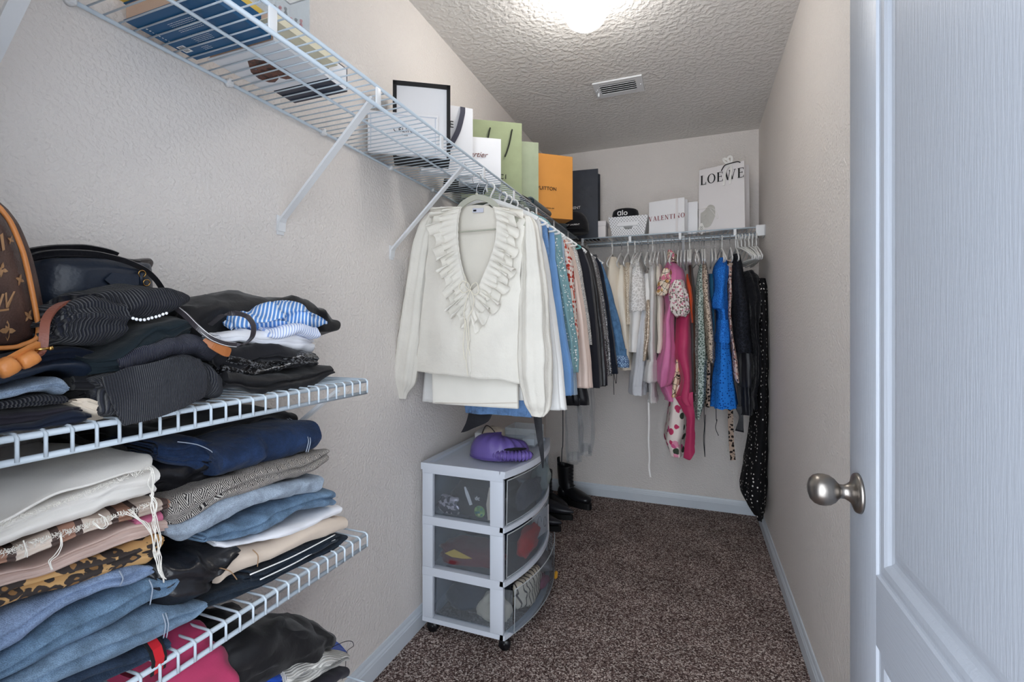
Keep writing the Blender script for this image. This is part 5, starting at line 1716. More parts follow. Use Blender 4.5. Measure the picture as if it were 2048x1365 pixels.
bg('hanging_shirt', 'dark brown top between rust orange and sage print', 'top', [(524, 1376, 1382), (545, 1376, 1386), (620, 1382, 1394), (720, 1384, 1396), (790, 1386, 1396)], G_['brown'], 2.9, 0.3, 4, 0.003, 121, 'white', 'dark brown top')
bg('hanging_dress', 'sage green ruched print dress left of the small leopard print', 'dress', [(528, 1400, 1408), (560, 1394, 1412), (620, 1391, 1412), (700, 1389, 1416), (730, 1390, 1414), (800, 1390, 1410), (840, 1392, 1400)], G_['green'], 2.84, 0.34, 8, 0.006, 122, 'slim', 'sage green print dress')
bg('hanging_shirt', 'small leopard print blouse with long sleeve', 'blouse', [(522, 1404, 1412), (545, 1402, 1418), (600, 1404, 1424), (680, 1410, 1431), (720, 1416, 1431), (727, 1420, 1429)], G_['leo'], 2.83, 0.34, 4, 0.004, 123, 'slim', 'small leopard print blouse')
bg('hanging_skirt', 'dark leopard print skirt hanging below the leopard blouse', 'skirt', [(720, 1410, 1424), (760, 1411, 1424), (815, 1410, 1422)], G_['leo2'], 2.92, 0.28, 5, 0.004, 124, None, neck=False, hx=1.075)
hang('slim', (1.075, YH, RODB), math.pi / 2, 'slim white hanger holding the dark leopard skirt', HGB)
bg('hanging_shirt', 'petrol blue satin camisole hidden beside the bright blue dress', 'top', [(548, 1418, 1428), (570, 1416, 1430), (640, 1420, 1432), (720, 1424, 1434)], G_['petrol'], 2.93, 0.26, 4, 0.003, 125, 'slim', 'petrol blue camisole')
g = bg('hanging_dress', 'bright blue lace dress in tiers with eyelet skirt', 'dress', [(515, 1438, 1452), (535, 1428, 1460), (575, 1430, 1456), (600, 1424, 1458), (616, 1424, 1458), (625, 1436, 1458), (700, 1436, 1460)], G_['blue'], 2.80, 0.36, 6, 0.005, 126, 'white', 'bright blue tiered dress', flut=0.002)
bg(None, None, None, [(640, 1436, 1460), (670, 1434, 1464), (686, 1434, 1465)], G_['blue'], 2.79, 0.37, 6, 0.005, 127, None, root=g, part='ruffle_tier', neck=False, flut=0.005)
bg(None, None, None, [(680, 1436, 1462), (740, 1430, 1468), (800, 1423, 1478), (818, 1421, 1480)], G_['eyelet'], 2.80, 0.36, 6, 0.006, 128, None, root=g, part='eyelet_skirt', neck=False, flut=0.003)
bg('hanging_dress', 'narrow paisley print dress right beside the bright blue one', 'dress', [(520, 1458, 1464), (545, 1456, 1467), (640, 1458, 1466), (700, 1464, 1474), (750, 1468, 1481), (766, 1474, 1482)], G_['paisley'], 2.81, 0.34, 4, 0.003, 129, 'slim', 'paisley print dress')
g = bg('hanging_dress', 'black lace dress with tiered satin skirt', 'dress', [(508, 1466, 1480), (530, 1464, 1486), (600, 1466, 1500), (680, 1466, 1508), (706, 1468, 1511)], G_['blace'], 2.80, 0.36, 5, 0.005, 130, 'white', 'black lace dress', flut=0.003)
bg(None, None, None, [(700, 1478, 1508), (760, 1480, 1510), (776, 1480, 1510)], G_['black2'], 2.84, 0.32, 6, 0.007, 131, None, root=g, part='skirt_tier', neck=False, flut=0.004)
bg(None, None, None, [(770, 1482, 1508), (826, 1484, 1510), (830, 1484, 1511)], G_['black2'], 2.87, 0.3, 6, 0.008, 132, None, root=g, part='skirt_tier', neck=False, flut=0.004)
sheet('sash', [frompy([(1470, 815), (1484, 812)], 2.9), frompy([(1478, 835), (1486, 830)], 2.9), frompy([(1470, 862), (1488, 866)], 2.9)], G_['black2'], g, 8, 12, 0.002, 3, 0.002)
bg('hanging_dress', 'black feathered dress under the bunch of white hangers', 'dress', [(542, 1488, 1506), (560, 1486, 1522), (620, 1500, 1524), (700, 1504, 1522), (800, 1506, 1518), (820, 1506, 1518)], G_['feather'], 2.84, 0.34, 9, 0.010, 133, None, wr=0.012, hx=1.28)
bg('hanging_dress', 'floor length black dress with white dots against the right wall', 'dress', [(556, 1516, 1532), (580, 1512, 1538), (680, 1520, 1541), (800, 1514, 1541), (880, 1506, 1540), (960, 1492, 1539), (1000, 1488, 1538), (1030, 1504, 1534), (1042, 1512, 1530)], G_['dots'], 2.84, 0.36, 5, 0.007, 134, None, hx=1.34, flut=0.004)
hang('slim', (1.34, YH, RODB), math.pi / 2, 'slim white hanger holding the dotted long dress', HGB)
hang('slim', (1.27, YH, RODB), math.pi / 2 + 0.2, 'slim white hanger holding the feathered dress', HGB)
LB = ('first', 'second', 'third', 'fourth', 'fifth', 'sixth')
for k in range(6):
    hang('white', (1.255 + 0.019 * k, YH - 0.01 * (k % 2), RODB), math.pi / 2 + 0.28 - 0.05 * k, 'thick white hanger without clothes at the right end, %s from the black lace dress' % LB[k], HGB)
for k in range(9):
    xx = (0.70, 0.80, 0.845, 0.905, 1.0, 1.02, 1.045, 1.13, 1.16)[k]
    nm = ('crochet top and lace cape', 'champagne sequins and gauze blouse', 'cream blouse and rose dress', 'rose dress and flowered skirt', 'rust top and sage print', 'brown top and sage print', 'sage print and leopard blouse', 'camisole and bright blue dress', 'blue dress and paisley dress')[k]
    hang('slim', (xx, YH, RODB), math.pi / 2 + (k % 3 - 1) * 0.1, 'slim bare hanger crowded between the ' + nm, HGB)
# thin black straps and cords dangling below the back row
for k, (pts, lb) in enumerate((([(1408, 560), (1408, 815), (1409, 850), (1407, 880), (1410, 915), (1409, 880), (1411, 830)], 'long black ribbon loop dangling below the leopard skirt'), ([(1431, 560), (1432, 820), (1434, 840), (1431, 856), (1437, 872)], 'short braided black cord under the bright blue dress'), ([(1231, 560), (1233, 760), (1227, 745), (1228, 790)], 'thin black cord hanging below the denim jacket'))):
    p = smooth_path(frompy(pts, 2.97), 30)
    tag(MB().tube(p, 0.002, 6).obj('dangling_ribbon', G_['black2'], None, p[0]), lb, 'cord', GB)
p = smooth_path(frompy([(1460, 520), (1461, 830), (1462, 860), (1463, 890), (1466, 921)], 2.95), 20)
tag(MB().band(p, (1, 0.2, 0), 0.028, 0.002).obj('dangling_scarf', G_['leo2'], None, p[0]), 'spotted brown scarf end hanging below the bright blue dress', 'sash', GB)
# clear garment covers hanging behind the dark clothes
CLR = m_clear('clear_garment_cover', (0.96, 0.97, 0.98, 1), 0.09, 0.12, 1.0)
c1 = empty('garment_cover', U(1135, 820, y=2.55), 'clear crinkled plastic garment cover under the long black dress', 'cover', GL)
loft('cover', px_rows(2.5, [(560, 1136, 1146), (640, 1130, 1150), (800, 1128, 1152), (870, 1128, 1156), (930, 1132, 1152)], 0.12), CLR, c1, 32, 24, 0.008, 7, 140, 0.8, 0.01)
c2 = empty('garment_cover', U(1160, 820, y=2.65), 'clear shiny plastic cover right of the other, showing the back wall', 'cover', GL)
loft('cover', px_rows(2.6, [(560, 1156, 1168), (640, 1154, 1174), (800, 1152, 1180), (860, 1154, 1184), (912, 1158, 1176)], 0.1), CLR, c2, 32, 24, 0.010, 7, 141, 0.8, 0.014)
p = smooth_path(frompy([(1124, 520), (1126, 860), (1124, 900), (1123, 930)], 2.45), 16)
tag(MB().band(p, (1, 0, 0), 0.005, 0.0015).obj('dangling_ribbon', G_['black2'], None, p[0]), 'narrow black strap hanging above the boots', 'cord', GL)
# ================================================================ THINGS ON THE LONG SHELF
PB = {}
PB['white'] = m_plain('white_paper', rgb(234, 234, 236), 0.55, 0, 0.3, 0.01, bump=0.03)
PB['ivory'] = m_plain('offwhite_paper', rgb(226, 222, 222), 0.6, 0, 0.3, 0.01)
PB['black'] = m_plain('black_paper', rgb(22, 22, 24), 0.5)
PB['navyp'] = m_leather('navy_paper', rgb(36, 42, 54), 0.5, 60, 0.7, 0.4)
PB['green'] = m_plain('sage_paper', rgb(150, 160, 126), 0.7, 0, 0.2, 0.05, 20, 0.1, 30)
PB['green2'] = m_plain('pale_sage_paper', rgb(164, 174, 148), 0.7, 0, 0.2, 0.06, 20, 0.15, 40)
PB['orange'] = m_plain('saffron_paper', rgb(218, 150, 72), 0.55, 0, 0.3, 0.03)
INK = m_plain('black_ink', rgb(16, 16, 18), 0.6)
INKR = m_plain('dark_red_ink', rgb(130, 40, 44), 0.6)
INKW = m_plain('white_ink', rgb(235, 235, 235), 0.6)
INKB = m_plain('brown_ink', rgb(110, 60, 50), 0.6)
GB5 = 'paper carrier bags on the wire shelves'
ZD = ZS + 0.0022


def carrier(label, fl, ang, w, d, h, mat, group=GB5, lean=0.0, gus=0.35, flare=0.0, name='shopping_bag', side_mat=None, base_mat=None):
    """paper bag: front, back, bottom and two creased gussets, open at the top; fl = front left foot"""
    rt = Vector((math.cos(ang), math.sin(ang), 0))
    dp = Vector((-math.sin(ang), math.cos(ang), 0))
    fl = Vector(fl)
    root = empty(name, fl + rt * w / 2 + dp * d / 2, label, 'bag', group)
    L = lambda a, b, c: fl + rt * a + dp * b + Vector((0, 0, c))
    nx, nz_ = 8, 8
    vs, fs = [], []

    def panel(f, nu=nx, nv=nz_):
        b = len(vs)
        for i in range(nu + 1):
            for j in range(nv + 1):
                vs.append(f(i / nu, j / nv))
        for i in range(nu):
            for j in range(nv):
                a = b + i * (nv + 1) + j
                fs.append((a, a + 1, a + nv + 2, a + nv + 1))
    e = 0.004
    yfr = lambda t: lean * t
    ybk = lambda t: d + lean * t
    bow = lambda s, t: e * math.sin(math.pi * s) * math.sin(math.pi * t * 0.8)
    ex = lambda t: flare * t
    panel(lambda s, t: L(-ex(t) + s * (w + 2 * ex(t)), yfr(t) - bow(s, t), h * t))
    panel(lambda s, t: L(-ex(t) + s * (w + 2 * ex(t)), ybk(t) + bow(s, t), h * t))
    nb = len(fs)
    for sd in (0, 1):
        def g(s, t, sd=sd):
            inn = gus * d * min(1, t * 1.6) * (1 - abs(2 * s - 1))
            x = (-ex(t) + inn) if sd == 0 else (w + ex(t) - inn)
            return L(x, lean * t + d * s, h * t)
        panel(g)
    ng = len(fs)
    panel(lambda s, t: L(w * s, d * t, 0), 2, 2)
    fm = [0] * nb + [1] * (ng - nb) + [2] * (len(fs) - ng)
    o = mesh_obj('body', [v - root.location for v in vs], fs, mat, None, False, [side_mat or mat, base_mat or side_mat or mat], fm)
    o.location = root.location
    md = o.modifiers.new('paper', 'SOLIDIFY')
    md.thickness = 0.0009
    adopt(root, o)
    root['_'] = 0
    del root['_']
    return root, L, rt, dp


def cord_handle(root, L, w, h, front, mat, drop=0.09, r=0.002, up=-1, span=0.28, lean=0.0, flat=0):
    y = front
    p = [L(w * (0.5 - span / 2), y, h - 0.02), L(w * (0.5 - span / 2), y - 0.004, h - 0.02 + up * drop * 0.6), L(w * 0.5, y - 0.006, h - 0.02 + up * drop), L(w * (0.5 + span / 2), y - 0.004, h - 0.02 + up * drop * 0.6), L(w * (0.5 + span / 2), y, h - 0.02)]
    q = smooth_path(p, 26)
    adopt(root, (MB().band(q, (0, 0, 1), flat, 0.0015) if flat else MB().tube(q, r, 8)).obj('handle', mat))


def print_on(root, L, rt, x, z, s, size, mat, y=0.0, **kw):
    text_obj(s, size, mat, face_M(L(x, y - 0.0062, z), rt, (0, 0, 1)), root, **kw)


A32 = math.radians(32)
# black-edged white bag
bgA, L, rt, dp = carrier('white shopping bag with black edges and a black base, highest on the left shelf', (0.078, 1.348, ZD), A32, 0.19, 0.100, 0.25, PB['white'], side_mat=PB['black'], base_mat=PB['black'], gus=0.2)
for a, b, c, d_ in ((-0.0005, 0.012, 0, 0.25), (0.178, 0.1905, 0, 0.25), (-0.0005, 0.1905, 0.236, 0.2505)):
    p = [L(a, -0.0052, c), L(b, -0.0052, c), L(b, -0.0052, d_), L(a, -0.0052, d_), L(a, -0.0005, c), L(b, -0.0005, c), L(b, -0.0005, d_), L(a, -0.0005, d_)]
    adopt(bgA, MB().add(p, [(0, 1, 2, 3), (0, 1, 5, 4), (1, 2, 6, 5), (2, 3, 7, 6), (3, 0, 4, 7)]).obj('border', PB['black']))
# flat white box in front
bx = empty('gift_box', (0.13, 1.37, ZD), 'flat white box with small black lettering, standing before the black-edged bag', 'box')
fl = Vector((0.022, 1.288, ZD))
L2 = lambda a, b, c: fl + Vector((math.cos(A32), math.sin(A32), 0)) * a + Vector((-math.sin(A32), math.cos(A32), 0)) * b + Vector((0, 0, c))
MX = Matrix.Translation(fl) @ Matrix.Rotation(A32, 4, 'Z')
adopt(bx, MB().box(0, 0.228, 0, 0.017, 0, 0.136, MX, 0.001).obj('body', PB['white']))
m = MB()
for a in ((0.004, 0.224, 0.126, 0.129), (0.217, 0.220, 0.01, 0.126), (0.008, 0.011, 0.01, 0.126)):
    m.box(a[0], a[1], -0.0012, 0.0, a[2], a[3], MX)
adopt(bx, m.obj('lid_rim', m_plain('pale_blue_card', rgb(206, 212, 222), 0.5)))
text_obj('CELINE', 0.021, INK, face_M(L2(0.118, -0.001, 0.078), (math.cos(A32), math.sin(A32), 0), (0, 0, 1)), bx, spacing=1.1)
text_obj('PARIS', 0.008, INK, face_M(L2(0.118, -0.001, 0.062), (math.cos(A32), math.sin(A32), 0), (0, 0, 1)), bx)
# white bag with black ribbon
A41 = math.radians(40)
bgB, L, rt, dp = carrier('white shopping bag closed with a broad dark ribbon, between black-edged and green bags', (0.083, 1.516, ZD), A41, 0.195, 0.05, 0.256, PB['white'], gus=0.25)
text_obj('CELINE', 0.036, INK, face_M(L(0.062, -0.006, 0.182), rt, (0, 0, 1)), bgB)
q = smooth_path([L(0.155, -0.004, 0.255), L(0.152, -0.010, 0.225), L(0.135, -0.014, 0.16), L(0.105, -0.012, 0.10), L(0.085, -0.010, 0.075)], 24)
adopt(bgB, MB().band(q, rt, 0.019, 0.0015).obj('ribbon', m_plain('slate_ribbon', rgb(62, 62, 76), 0.6)))
# small white bag with script
bgC, L, rt, dp = carrier('small plain white shopping bag with slanted script in front of the green one', (0.152, 1.691, ZD), A32, 0.165, 0.055, 0.183, PB['white'], gus=0.25)
o = text_obj('Cartier', 0.030, INKB, face_M(L(0.066, -0.006, 0.112), rt, (0, 0, 1)), bgC)
for vtx in o.data.vertices:
    vtx.co.x += vtx.co.y * 0.35
# green bags
bgD, L, rt, dp = carrier('large moss green shopping bag with dark cord handles', (0.058, 1.892, ZD), A32, 0.272, 0.12, 0.350, PB['green'])
text_obj('GUCCI', 0.030, INK, face_M(L(0.145, -0.006, 0.10), rt, (0, 0, 1)), bgD, spacing=1.3)
GC_ = m_plain('dark_green_cord', rgb(38, 42, 34), 0.8)
for x, s in ((0.118, -1), (0.218, 1)):
    q = smooth_path([L(x + 0.008, -0.006, 0.315), L(x + 0.004, -0.013, 0.30), L(x - 0.006, -0.014, 0.25), L(x - 0.018, -0.013, 0.21), L(x - 0.026, -0.012, 0.19)], 20)
    adopt(bgD, MB().tube(q, 0.0035, 8).obj('handle', GC_))
bgE, L, rt, dp = carrier('paler green shopping bag standing just behind the large moss green one', (0.142, 2.113, ZD), A32, 0.198, 0.09, 0.325, PB['green2'])
# orange bag
A39 = math.radians(38)
bgF, L, rt, dp = carrier('saffron orange shopping bag overhanging the shelf front', (0.132, 2.277, ZD), A39, 0.355, 0.10, 0.335, PB['orange'])
text_obj('LOUIS VUITTON', 0.0255, INK, face_M(L(0.166, -0.007, 0.152), rt, (0, 0, 1)), bgF, spacing=1.0)
text_obj('MAISON FONDEE EN 1854', 0.008, INK, face_M(L(0.2, -0.006, 0.050), rt, (0, 0, 1)), bgF)
text_obj('PARIS', 0.008, INK, face_M(L(0.2, -0.006, 0.038), rt, (0, 0, 1)), bgF)
# navy bag in the corner
bgG, L, rt, dp = carrier('tall dark navy shopping bag in the far left corner', (0.10, 3.02, ZD), math.radians(4), 0.345, 0.12, 0.44, PB['navyp'])
text_obj('SAINT LAURENT', 0.024, INKW, face_M(L(0.145, -0.008, 0.197), rt, (0, 0, 1)), bgG)
# black cap
cc = Vector((0.33, 2.85, ZD))
cap = empty('baseball_cap', cc, 'black cap lying before the navy bag, partly under the orange one', 'cap')
vs = []
adopt(cap, MB().lathe([(0.092, 0), (0.095, 0.02), (0.092, 0.055), (0.080, 0.09), (0.058, 0.115), (0.03, 0.128), (0.003, 0.131)], cc, 'Z', 30).obj('crown', M_['black_cotton']))
adopt(cap, MB().ball(cc + Vector((0, 0, 0.132)), 0.007).obj('button', M_['black_cotton']))
br = MB()
pts = []
for k in range(13):
    a = math.radians(-150 + k * 10)
    pts.append(cc + Vector((0.10 * math.cos(a), 0.10 * math.sin(a) - 0.035 * math.sin(math.pi * k / 12), 0.006 + 0.004 * math.sin(math.pi * k / 12))))
n_ = len(pts)
inner = [cc + Vector((0.088 * math.cos(math.radians(-150 + k * 10)), 0.088 * math.sin(math.radians(-150 + k * 10)), 0.008)) for k in range(13)]
vs = pts + inner + [p + Vector((0, 0, 0.003)) for p in pts] + [p + Vector((0, 0, 0.003)) for p in inner]
fs = []
for k in range(n_ - 1):
    fs += [(k, k + 1, n_ + k + 1, n_ + k), (2 * n_ + k, 2 * n_ + k + 1, 3 * n_ + k + 1, 3 * n_ + k), (k, k + 1, 2 * n_ + k + 1, 2 * n_ + k), (n_ + k, n_ + k + 1, 3 * n_ + k + 1, 3 * n_ + k)]
adopt(cap, br.add(vs, fs, True).obj('brim', M_['black_cotton']))
text_obj('SAINT LAURENT', 0.013, INKW, face_M(cc + Vector((0.012, -0.0955, 0.03)), (1, 0.1, 0), (0, 0.1, 1)), cap)
# umbrella
um = empty('umbrella', (0.30, 2.55, ZD), 'folded dark teal umbrella lying along the shelf front under the orange bag', 'umbrella')
TEAL = m_fab('umbrella_cloth', rgb(62, 78, 86), 0.6, 0.1, wrinkle=0.3, spec=0.4)
ax = [(0.292, 2.14, 1.786), (0.292, 2.16, 1.787), (0.296, 2.35, 1.787), (0.302, 2.6, 1.784), (0.306, 2.9, 1.780), (0.308, 3.0, 1.778)]
adopt(um, MB().tube(smooth_path(ax, 30), [0.012, 0.0175, 0.021, 0.022] + [0.022 - 0.0003 * k for k in range(24)] + [0.013, 0.009], 14).obj('canopy', TEAL))
adopt(um, MB().tube([(0.290, 2.03, 1.777), (0.291, 2.09, 1.781), (0.292, 2.14, 1.786)], [0.0115, 0.012, 0.009], 12).obj('handle', M_['black_smooth']))
adopt(um, MB().lathe([(0.0185, -0.006), (0.019, 0), (0.0185, 0.006)], (0.293, 2.19, 1.787), 'Y', 16).obj('strap', m_plain('pale_ring', rgb(120, 150, 160), 0.5)))
# small plain boxes standing / lying further in
for (fx, fy, w, d, h, ang, lb) in ((0.145, 2.02, 0.10, 0.16, 0.035, 30, 'flat white gift box lying under the green bags'),):
    pass
# black sunglass case-like flat box under the bags
bb = MB().box(-0.09, 0.09, -0.05, 0.05, 0, 0.03, Matrix.Translation((0.12, 1.80, ZD)) @ Matrix.Rotation(A32, 4, 'Z'), 0.003).obj('gift_box', PB['black'], None, (0.12, 1.80, ZD))
tag(bb, 'low black box lying on the wires behind the small white bag', 'box')

# ---------------------------------------------------------------- back shelf
wb = empty('gift_box', (0.447, 3.12, ZD), 'plain small white cube box left of the dotted basket', 'box')
adopt(wb, MB().box(0.400, 0.489, 3.062, 3.16, ZD, ZD + 0.075, bev=0.0012).obj('body', PB['ivory']))
adopt(wb, MB().box(0.398, 0.491, 3.060, 3.162, ZD + 0.0752, ZD + 0.108, bev=0.0012).obj('lid', PB['ivory']))
bsk = empty('storage_basket', (0.63, 3.16, ZD), 'white storage basket with rows of small black dots', 'basket')
zb0, zt0 = ZD, ZD + 0.122
b0 = (0.530, 0.725, 3.075, 3.25)
t0 = (0.508, 0.752, 3.050, 3.275)
C = lambda q, z: [Vector((q[0], q[2], z)), Vector((q[1], q[2], z)), Vector((q[1], q[3], z)), Vector((q[0], q[3], z))]
ins = lambda q, e: (q[0] + e, q[1] - e, q[2] + e, q[3] - e)
vs = C(b0, zb0) + C(t0, zt0) + C(ins(t0, 0.006), zt0) + C(ins(b0, 0.006), zb0 + 0.006)
fs = [(0, 1, 2, 3), (12, 13, 14, 15)]
for lvl in range(3):
    for k in range(4):
        k2 = (k + 1) % 4
        fs.append((lvl * 4 + k, lvl * 4 + k2, lvl * 4 + 4 + k2, lvl * 4 + 4 + k))
adopt(bsk, MB().add(vs, fs).obj('body', PB['white']))
md = MB()
nr = 13
for r in range(nr):
    f = (r + 0.7) / nr
    for (P0, P1, P2, P3, nn, cnt) in ((C(b0, zb0)[0], C(b0, zb0)[1], C(t0, zt0)[0], C(t0, zt0)[1], Vector((0, -1, -0.2)), 13), (C(b0, zb0)[1], C(b0, zb0)[2], C(t0, zt0)[1], C(t0, zt0)[2], Vector((1, 0, -0.2)), 12), (C(b0, zb0)[3], C(b0, zb0)[0], C(t0, zt0)[3], C(t0, zt0)[0], Vector((-1, 0, -0.2)), 12)):
        for c in range(cnt):
            g = (c + (0.25 if r % 2 else 0.75)) / cnt
            p = P0.lerp(P1, g).lerp(P2.lerp(P3, g), f) + nn.normalized() * 0.0009
            if nn.y < 0 and 5 <= r <= 8 and 0.28 < g < 0.74:
                continue
            tx = (P1 - P0).normalized() * 0.0030
            tz = Vector((0, 0, 0.0030))
            md.add([p - tx, p - tz, p + tx, p + tz], [(0, 1, 2, 3)])
dots = tag(md.obj('printed_dots', INK), kind='stuff')
adopt(bsk, dots)
hb = MB()
hb.box(0.565, 0.690, 3.0535, 3.0565, ZD + 0.062, ZD + 0.088, bev=0.001)
adopt(bsk, hb.obj('handle', PB['white']))
adopt(bsk, MB().add([Vector((0.600, 3.0625, ZD + 0.060)), Vector((0.66, 3.0625, ZD + 0.060)), Vector((0.652, 3.0655, ZD + 0.046)), Vector((0.63, 3.0665, ZD + 0.041)), Vector((0.608, 3.0655, ZD + 0.046))], [(0, 1, 2, 3, 4)]).obj('handle_slot', m_plain('slot_grey', rgb(150, 150, 150), 0.8)))
vz = empty('visor_hat', (0.605, 3.14, zt0 - 0.012), 'black hat with white lettering resting on the dotted basket', 'hat')
hc = Vector((0.603, 3.145, zt0 - 0.012))
rows = [(0.086, -0.002), (0.086, 0.02), (0.083, 0.045), (0.079, 0.062), (0.070, 0.070), (0.04, 0.073), (0.002, 0.073)]
adopt(vz, MB().lathe([(0.078, 0.0)] + rows, hc, 'Z', 34).obj('crown', M_['black_cotton']))
vs, fs = [], []
for k in range(15):
    a = math.radians(-70 + k * 9)
    for (r, z) in ((0.084, 0.010), (0.084 + 0.045 * math.sin(math.pi * k / 14), 0.002), (0.084 + 0.045 * math.sin(math.pi * k / 14), 0.005), (0.084, 0.013)):
        vs.append(hc + Vector((r * math.cos(a), r * math.sin(a), z)))
for k in range(14):
    for j in range(4):
        j2 = (j + 1) % 4
        fs.append((k * 4 + j, k * 4 + j2, k * 4 + 4 + j2, k * 4 + 4 + j))
adopt(vz, MB().add(vs, fs, True).obj('brim', M_['black_cotton']))
text_obj('\u0251lo', 0.048, INKW, face_M(hc + Vector((-0.008, -0.0868, 0.036)), (1, 0, 0), (0, 0.08, 1)), vz, bold=0.0004)
# white bags with dark red lettering
pL, pR = U(1298, 471, z=ZD), U(1369, 463, z=ZD)
ang = math.atan2(pR.y - pL.y, pR.x - pL.x)
wv = (pR - pL).length
bgH, L, rt, dp = carrier('white shopping bag with dark red roman capitals, right of the dotted basket', (pL.x, pL.y, ZD), ang, wv, 0.065, 0.205, PB['white'], gus=0.3)
serif('VALENTINO', 0.0280, INKR, face_M(L(wv * 0.51, -0.0062, 0.098), rt, (0, 0, 1)), bgH, sp=0.16)
adopt(bgH, MB().band([L(wv * 0.80, -0.0068, 0.004), L(wv * 0.80, -0.0075, 0.1), L(wv * 0.80, -0.0068, 0.203)], rt, 0.014, 0.0008).obj('ribbon', PB['ivory']))
cord_handle(bgH, L, wv, 0.205, 0.066, INK, 0.02, 0.0015, 1, 0.3)
pq = L(wv + 0.012, 0.055, 0)
bgI, L, rt, dp = carrier('narrow blank white shopping bag tucked behind the red lettered one', (pq.x - 0.10, pq.y + 0.055, ZD), ang + 0.15, 0.15, 0.05, 0.195, PB['white'], gus=0.3)
# big bag with black capitals
pL, pR = U(1397, 467, z=ZD), U(1490, 455, z=ZD)
ang = math.atan2(pR.y - pL.y, pR.x - pL.x)
wv = (pR - pL).length
bgJ, L, rt, dp = carrier('largest off-white shopping bag with big black capitals and a tied ribbon', (pL.x, pL.y, ZD), ang, wv, 0.095, 0.385, PB['ivory'], gus=0.45, flare=-0.004)
serif('LOEWE', 0.056, INK, face_M(L(wv * 0.52, -0.0062, 0.318), rt, (0, 0.0, 1)), bgJ, sp=0.12)
RB = m_plain('white_ribbon', rgb(232, 230, 226), 0.6)
rx = wv * 0.70
for pts in ([(0, 0, 0.375), (-0.03, -0.01, 0.40), (-0.035, -0.012, 0.42), (-0.01, -0.012, 0.405), (0, 0, 0.378)], [(0, 0, 0.375), (0.012, -0.012, 0.41), (0.0, -0.014, 0.425), (-0.012, -0.012, 0.41), (0, 0, 0.375)],
            [(0, -0.002, 0.375), (-0.022, -0.012, 0.35), (-0.03, -0.014, 0.30), (-0.034, -0.014, 0.26)], [(0, -0.002, 0.375), (0.008, -0.012, 0.35), (0.004, -0.014, 0.30), (0.002, -0.014, 0.262)]):
    adopt(bgJ, MB().band(smooth_path([L(rx + a, b, c) for a, b, c in pts], 20), rt, 0.012, 0.0009).obj('ribbon', RB))
adopt(bgJ, MB().tube(smooth_path([L(rx - 0.05, -0.004, 0.352), L(rx - 0.03, -0.010, 0.378), L(rx, -0.010, 0.383), L(rx + 0.04, -0.006, 0.386), L(rx + 0.055, -0.003, 0.378)], 20), 0.0028, 8).obj('handle', INK))
adopt(bgJ, MB().tube(smooth_path([L(rx - 0.12, 0.09, 0.383), L(rx - 0.10, 0.09, 0.392), L(rx - 0.07, 0.09, 0.392), L(rx - 0.05, 0.09, 0.383)], 12), 0.002, 8).obj('handle', INK))
# dust pouch
po = U(1409, 466, z=ZD)
po.z = ZD + 0.002
po += Vector((0.012, 0.004, 0))
pm = m_fab('grey_flannel', rgb(190, 188, 182), 0.9, 0.04, wrinkle=1.0, ws=22)
pc = empty('dust_pouch', po, 'crumpled pale grey cloth pouch with drawstring before the largest bag', 'pouch')
fr = (po, (0.93, -0.37, 0), (0, 0, 1), (-0.37, -0.93, 0))
puff('body', [(-0.040, 0.0), (0.0, -0.004), (0.035, 0.0), (0.052, 0.05), (0.062, 0.10), (0.058, 0.155), (0.030, 0.180), (0.0, 0.165), (-0.035, 0.150), (-0.058, 0.140), (-0.048, 0.08)], 0.045, pm, fr, pc, 10, 2.2, 60, 3, 0.02)
P3 = lambda a, b, c: Vector(fr[0]) + Vector(fr[1]) * a + Vector(fr[2]) * b + Vector(fr[3]) * c
adopt(pc, MB().tube(smooth_path([P3(-0.055, 0.135, 0.015), P3(-0.02, 0.142, 0.028), P3(0.03, 0.14, 0.03), P3(0.06, 0.12, 0.02), P3(0.075, 0.08, 0.02), P3(0.07, 0.07, 0.024), P3(0.055, 0.10, 0.028), P3(0.03, 0.135, 0.03)], 40), 0.0015, 6).obj('drawstring', RB))
adopt(pc, MB().band([P3(-0.02, 0.055, 0.030), P3(-0.018, 0.02, 0.036), P3(-0.016, -0.014, 0.034)], (0.93, -0.37, 0), [0.012, 0.040, 0.010], 0.001).obj('tag', RB))
m = MB()
for (a, b) in ((-0.022, 0.028), (-0.012, 0.028), (-0.022, 0.014), (-0.012, 0.014)):
    c_ = P3(a, b, 0.0372)
    m.tube([c_ + Vector((0.0042 * math.cos(k), 0, 0.0052 * math.sin(k))) for k in [i * 0.7 for i in range(9)]], 0.0007, 5, closed=True)
adopt(pc, m.obj('emblem', INK))

# ---------------------------------------------------------------- books on the near end of the long shelf
BB = m_plain('petrol_book_cover', rgb(20, 84, 128), 0.45, 0, 0.4, 0.08, 6)
PG = m_stripes('book_pages', rgb(222, 196, 176), rgb(190, 158, 138), 420, 'Z', 0.5, 0.1)
CW = m_plain('white_book_cover', rgb(222, 224, 228), 0.4, 0, 0.4, 0.02)
NV = m_plain('navy_box_card', rgb(24, 32, 54), 0.4)


def book(label, x0, x1, y0, y1, z, th, cover, spine='x1', grp='books on the near end of the long shelf'):
    e = empty('book', ((x0 + x1) / 2, (y0 + y1) / 2, z), label, 'book', grp)
    c = 0.0018
    adopt(e, MB().box(x0 + 0.003, x1 - 0.002, y0 + 0.003, y1 - 0.003, z + c, z + th - c).obj('pages', PG))
    adopt(e, MB().box(x0, x1, y0, y1, z, z + c).obj('cover', cover))
    adopt(e, MB().box(x0, x1, y0, y1, z + th - c, z + th).obj('cover', cover))
    adopt(e, MB().box(x1 - 0.0022, x1 - 0.0002, y0, y1, z + c, z + th - c).obj('spine', cover))
    return e


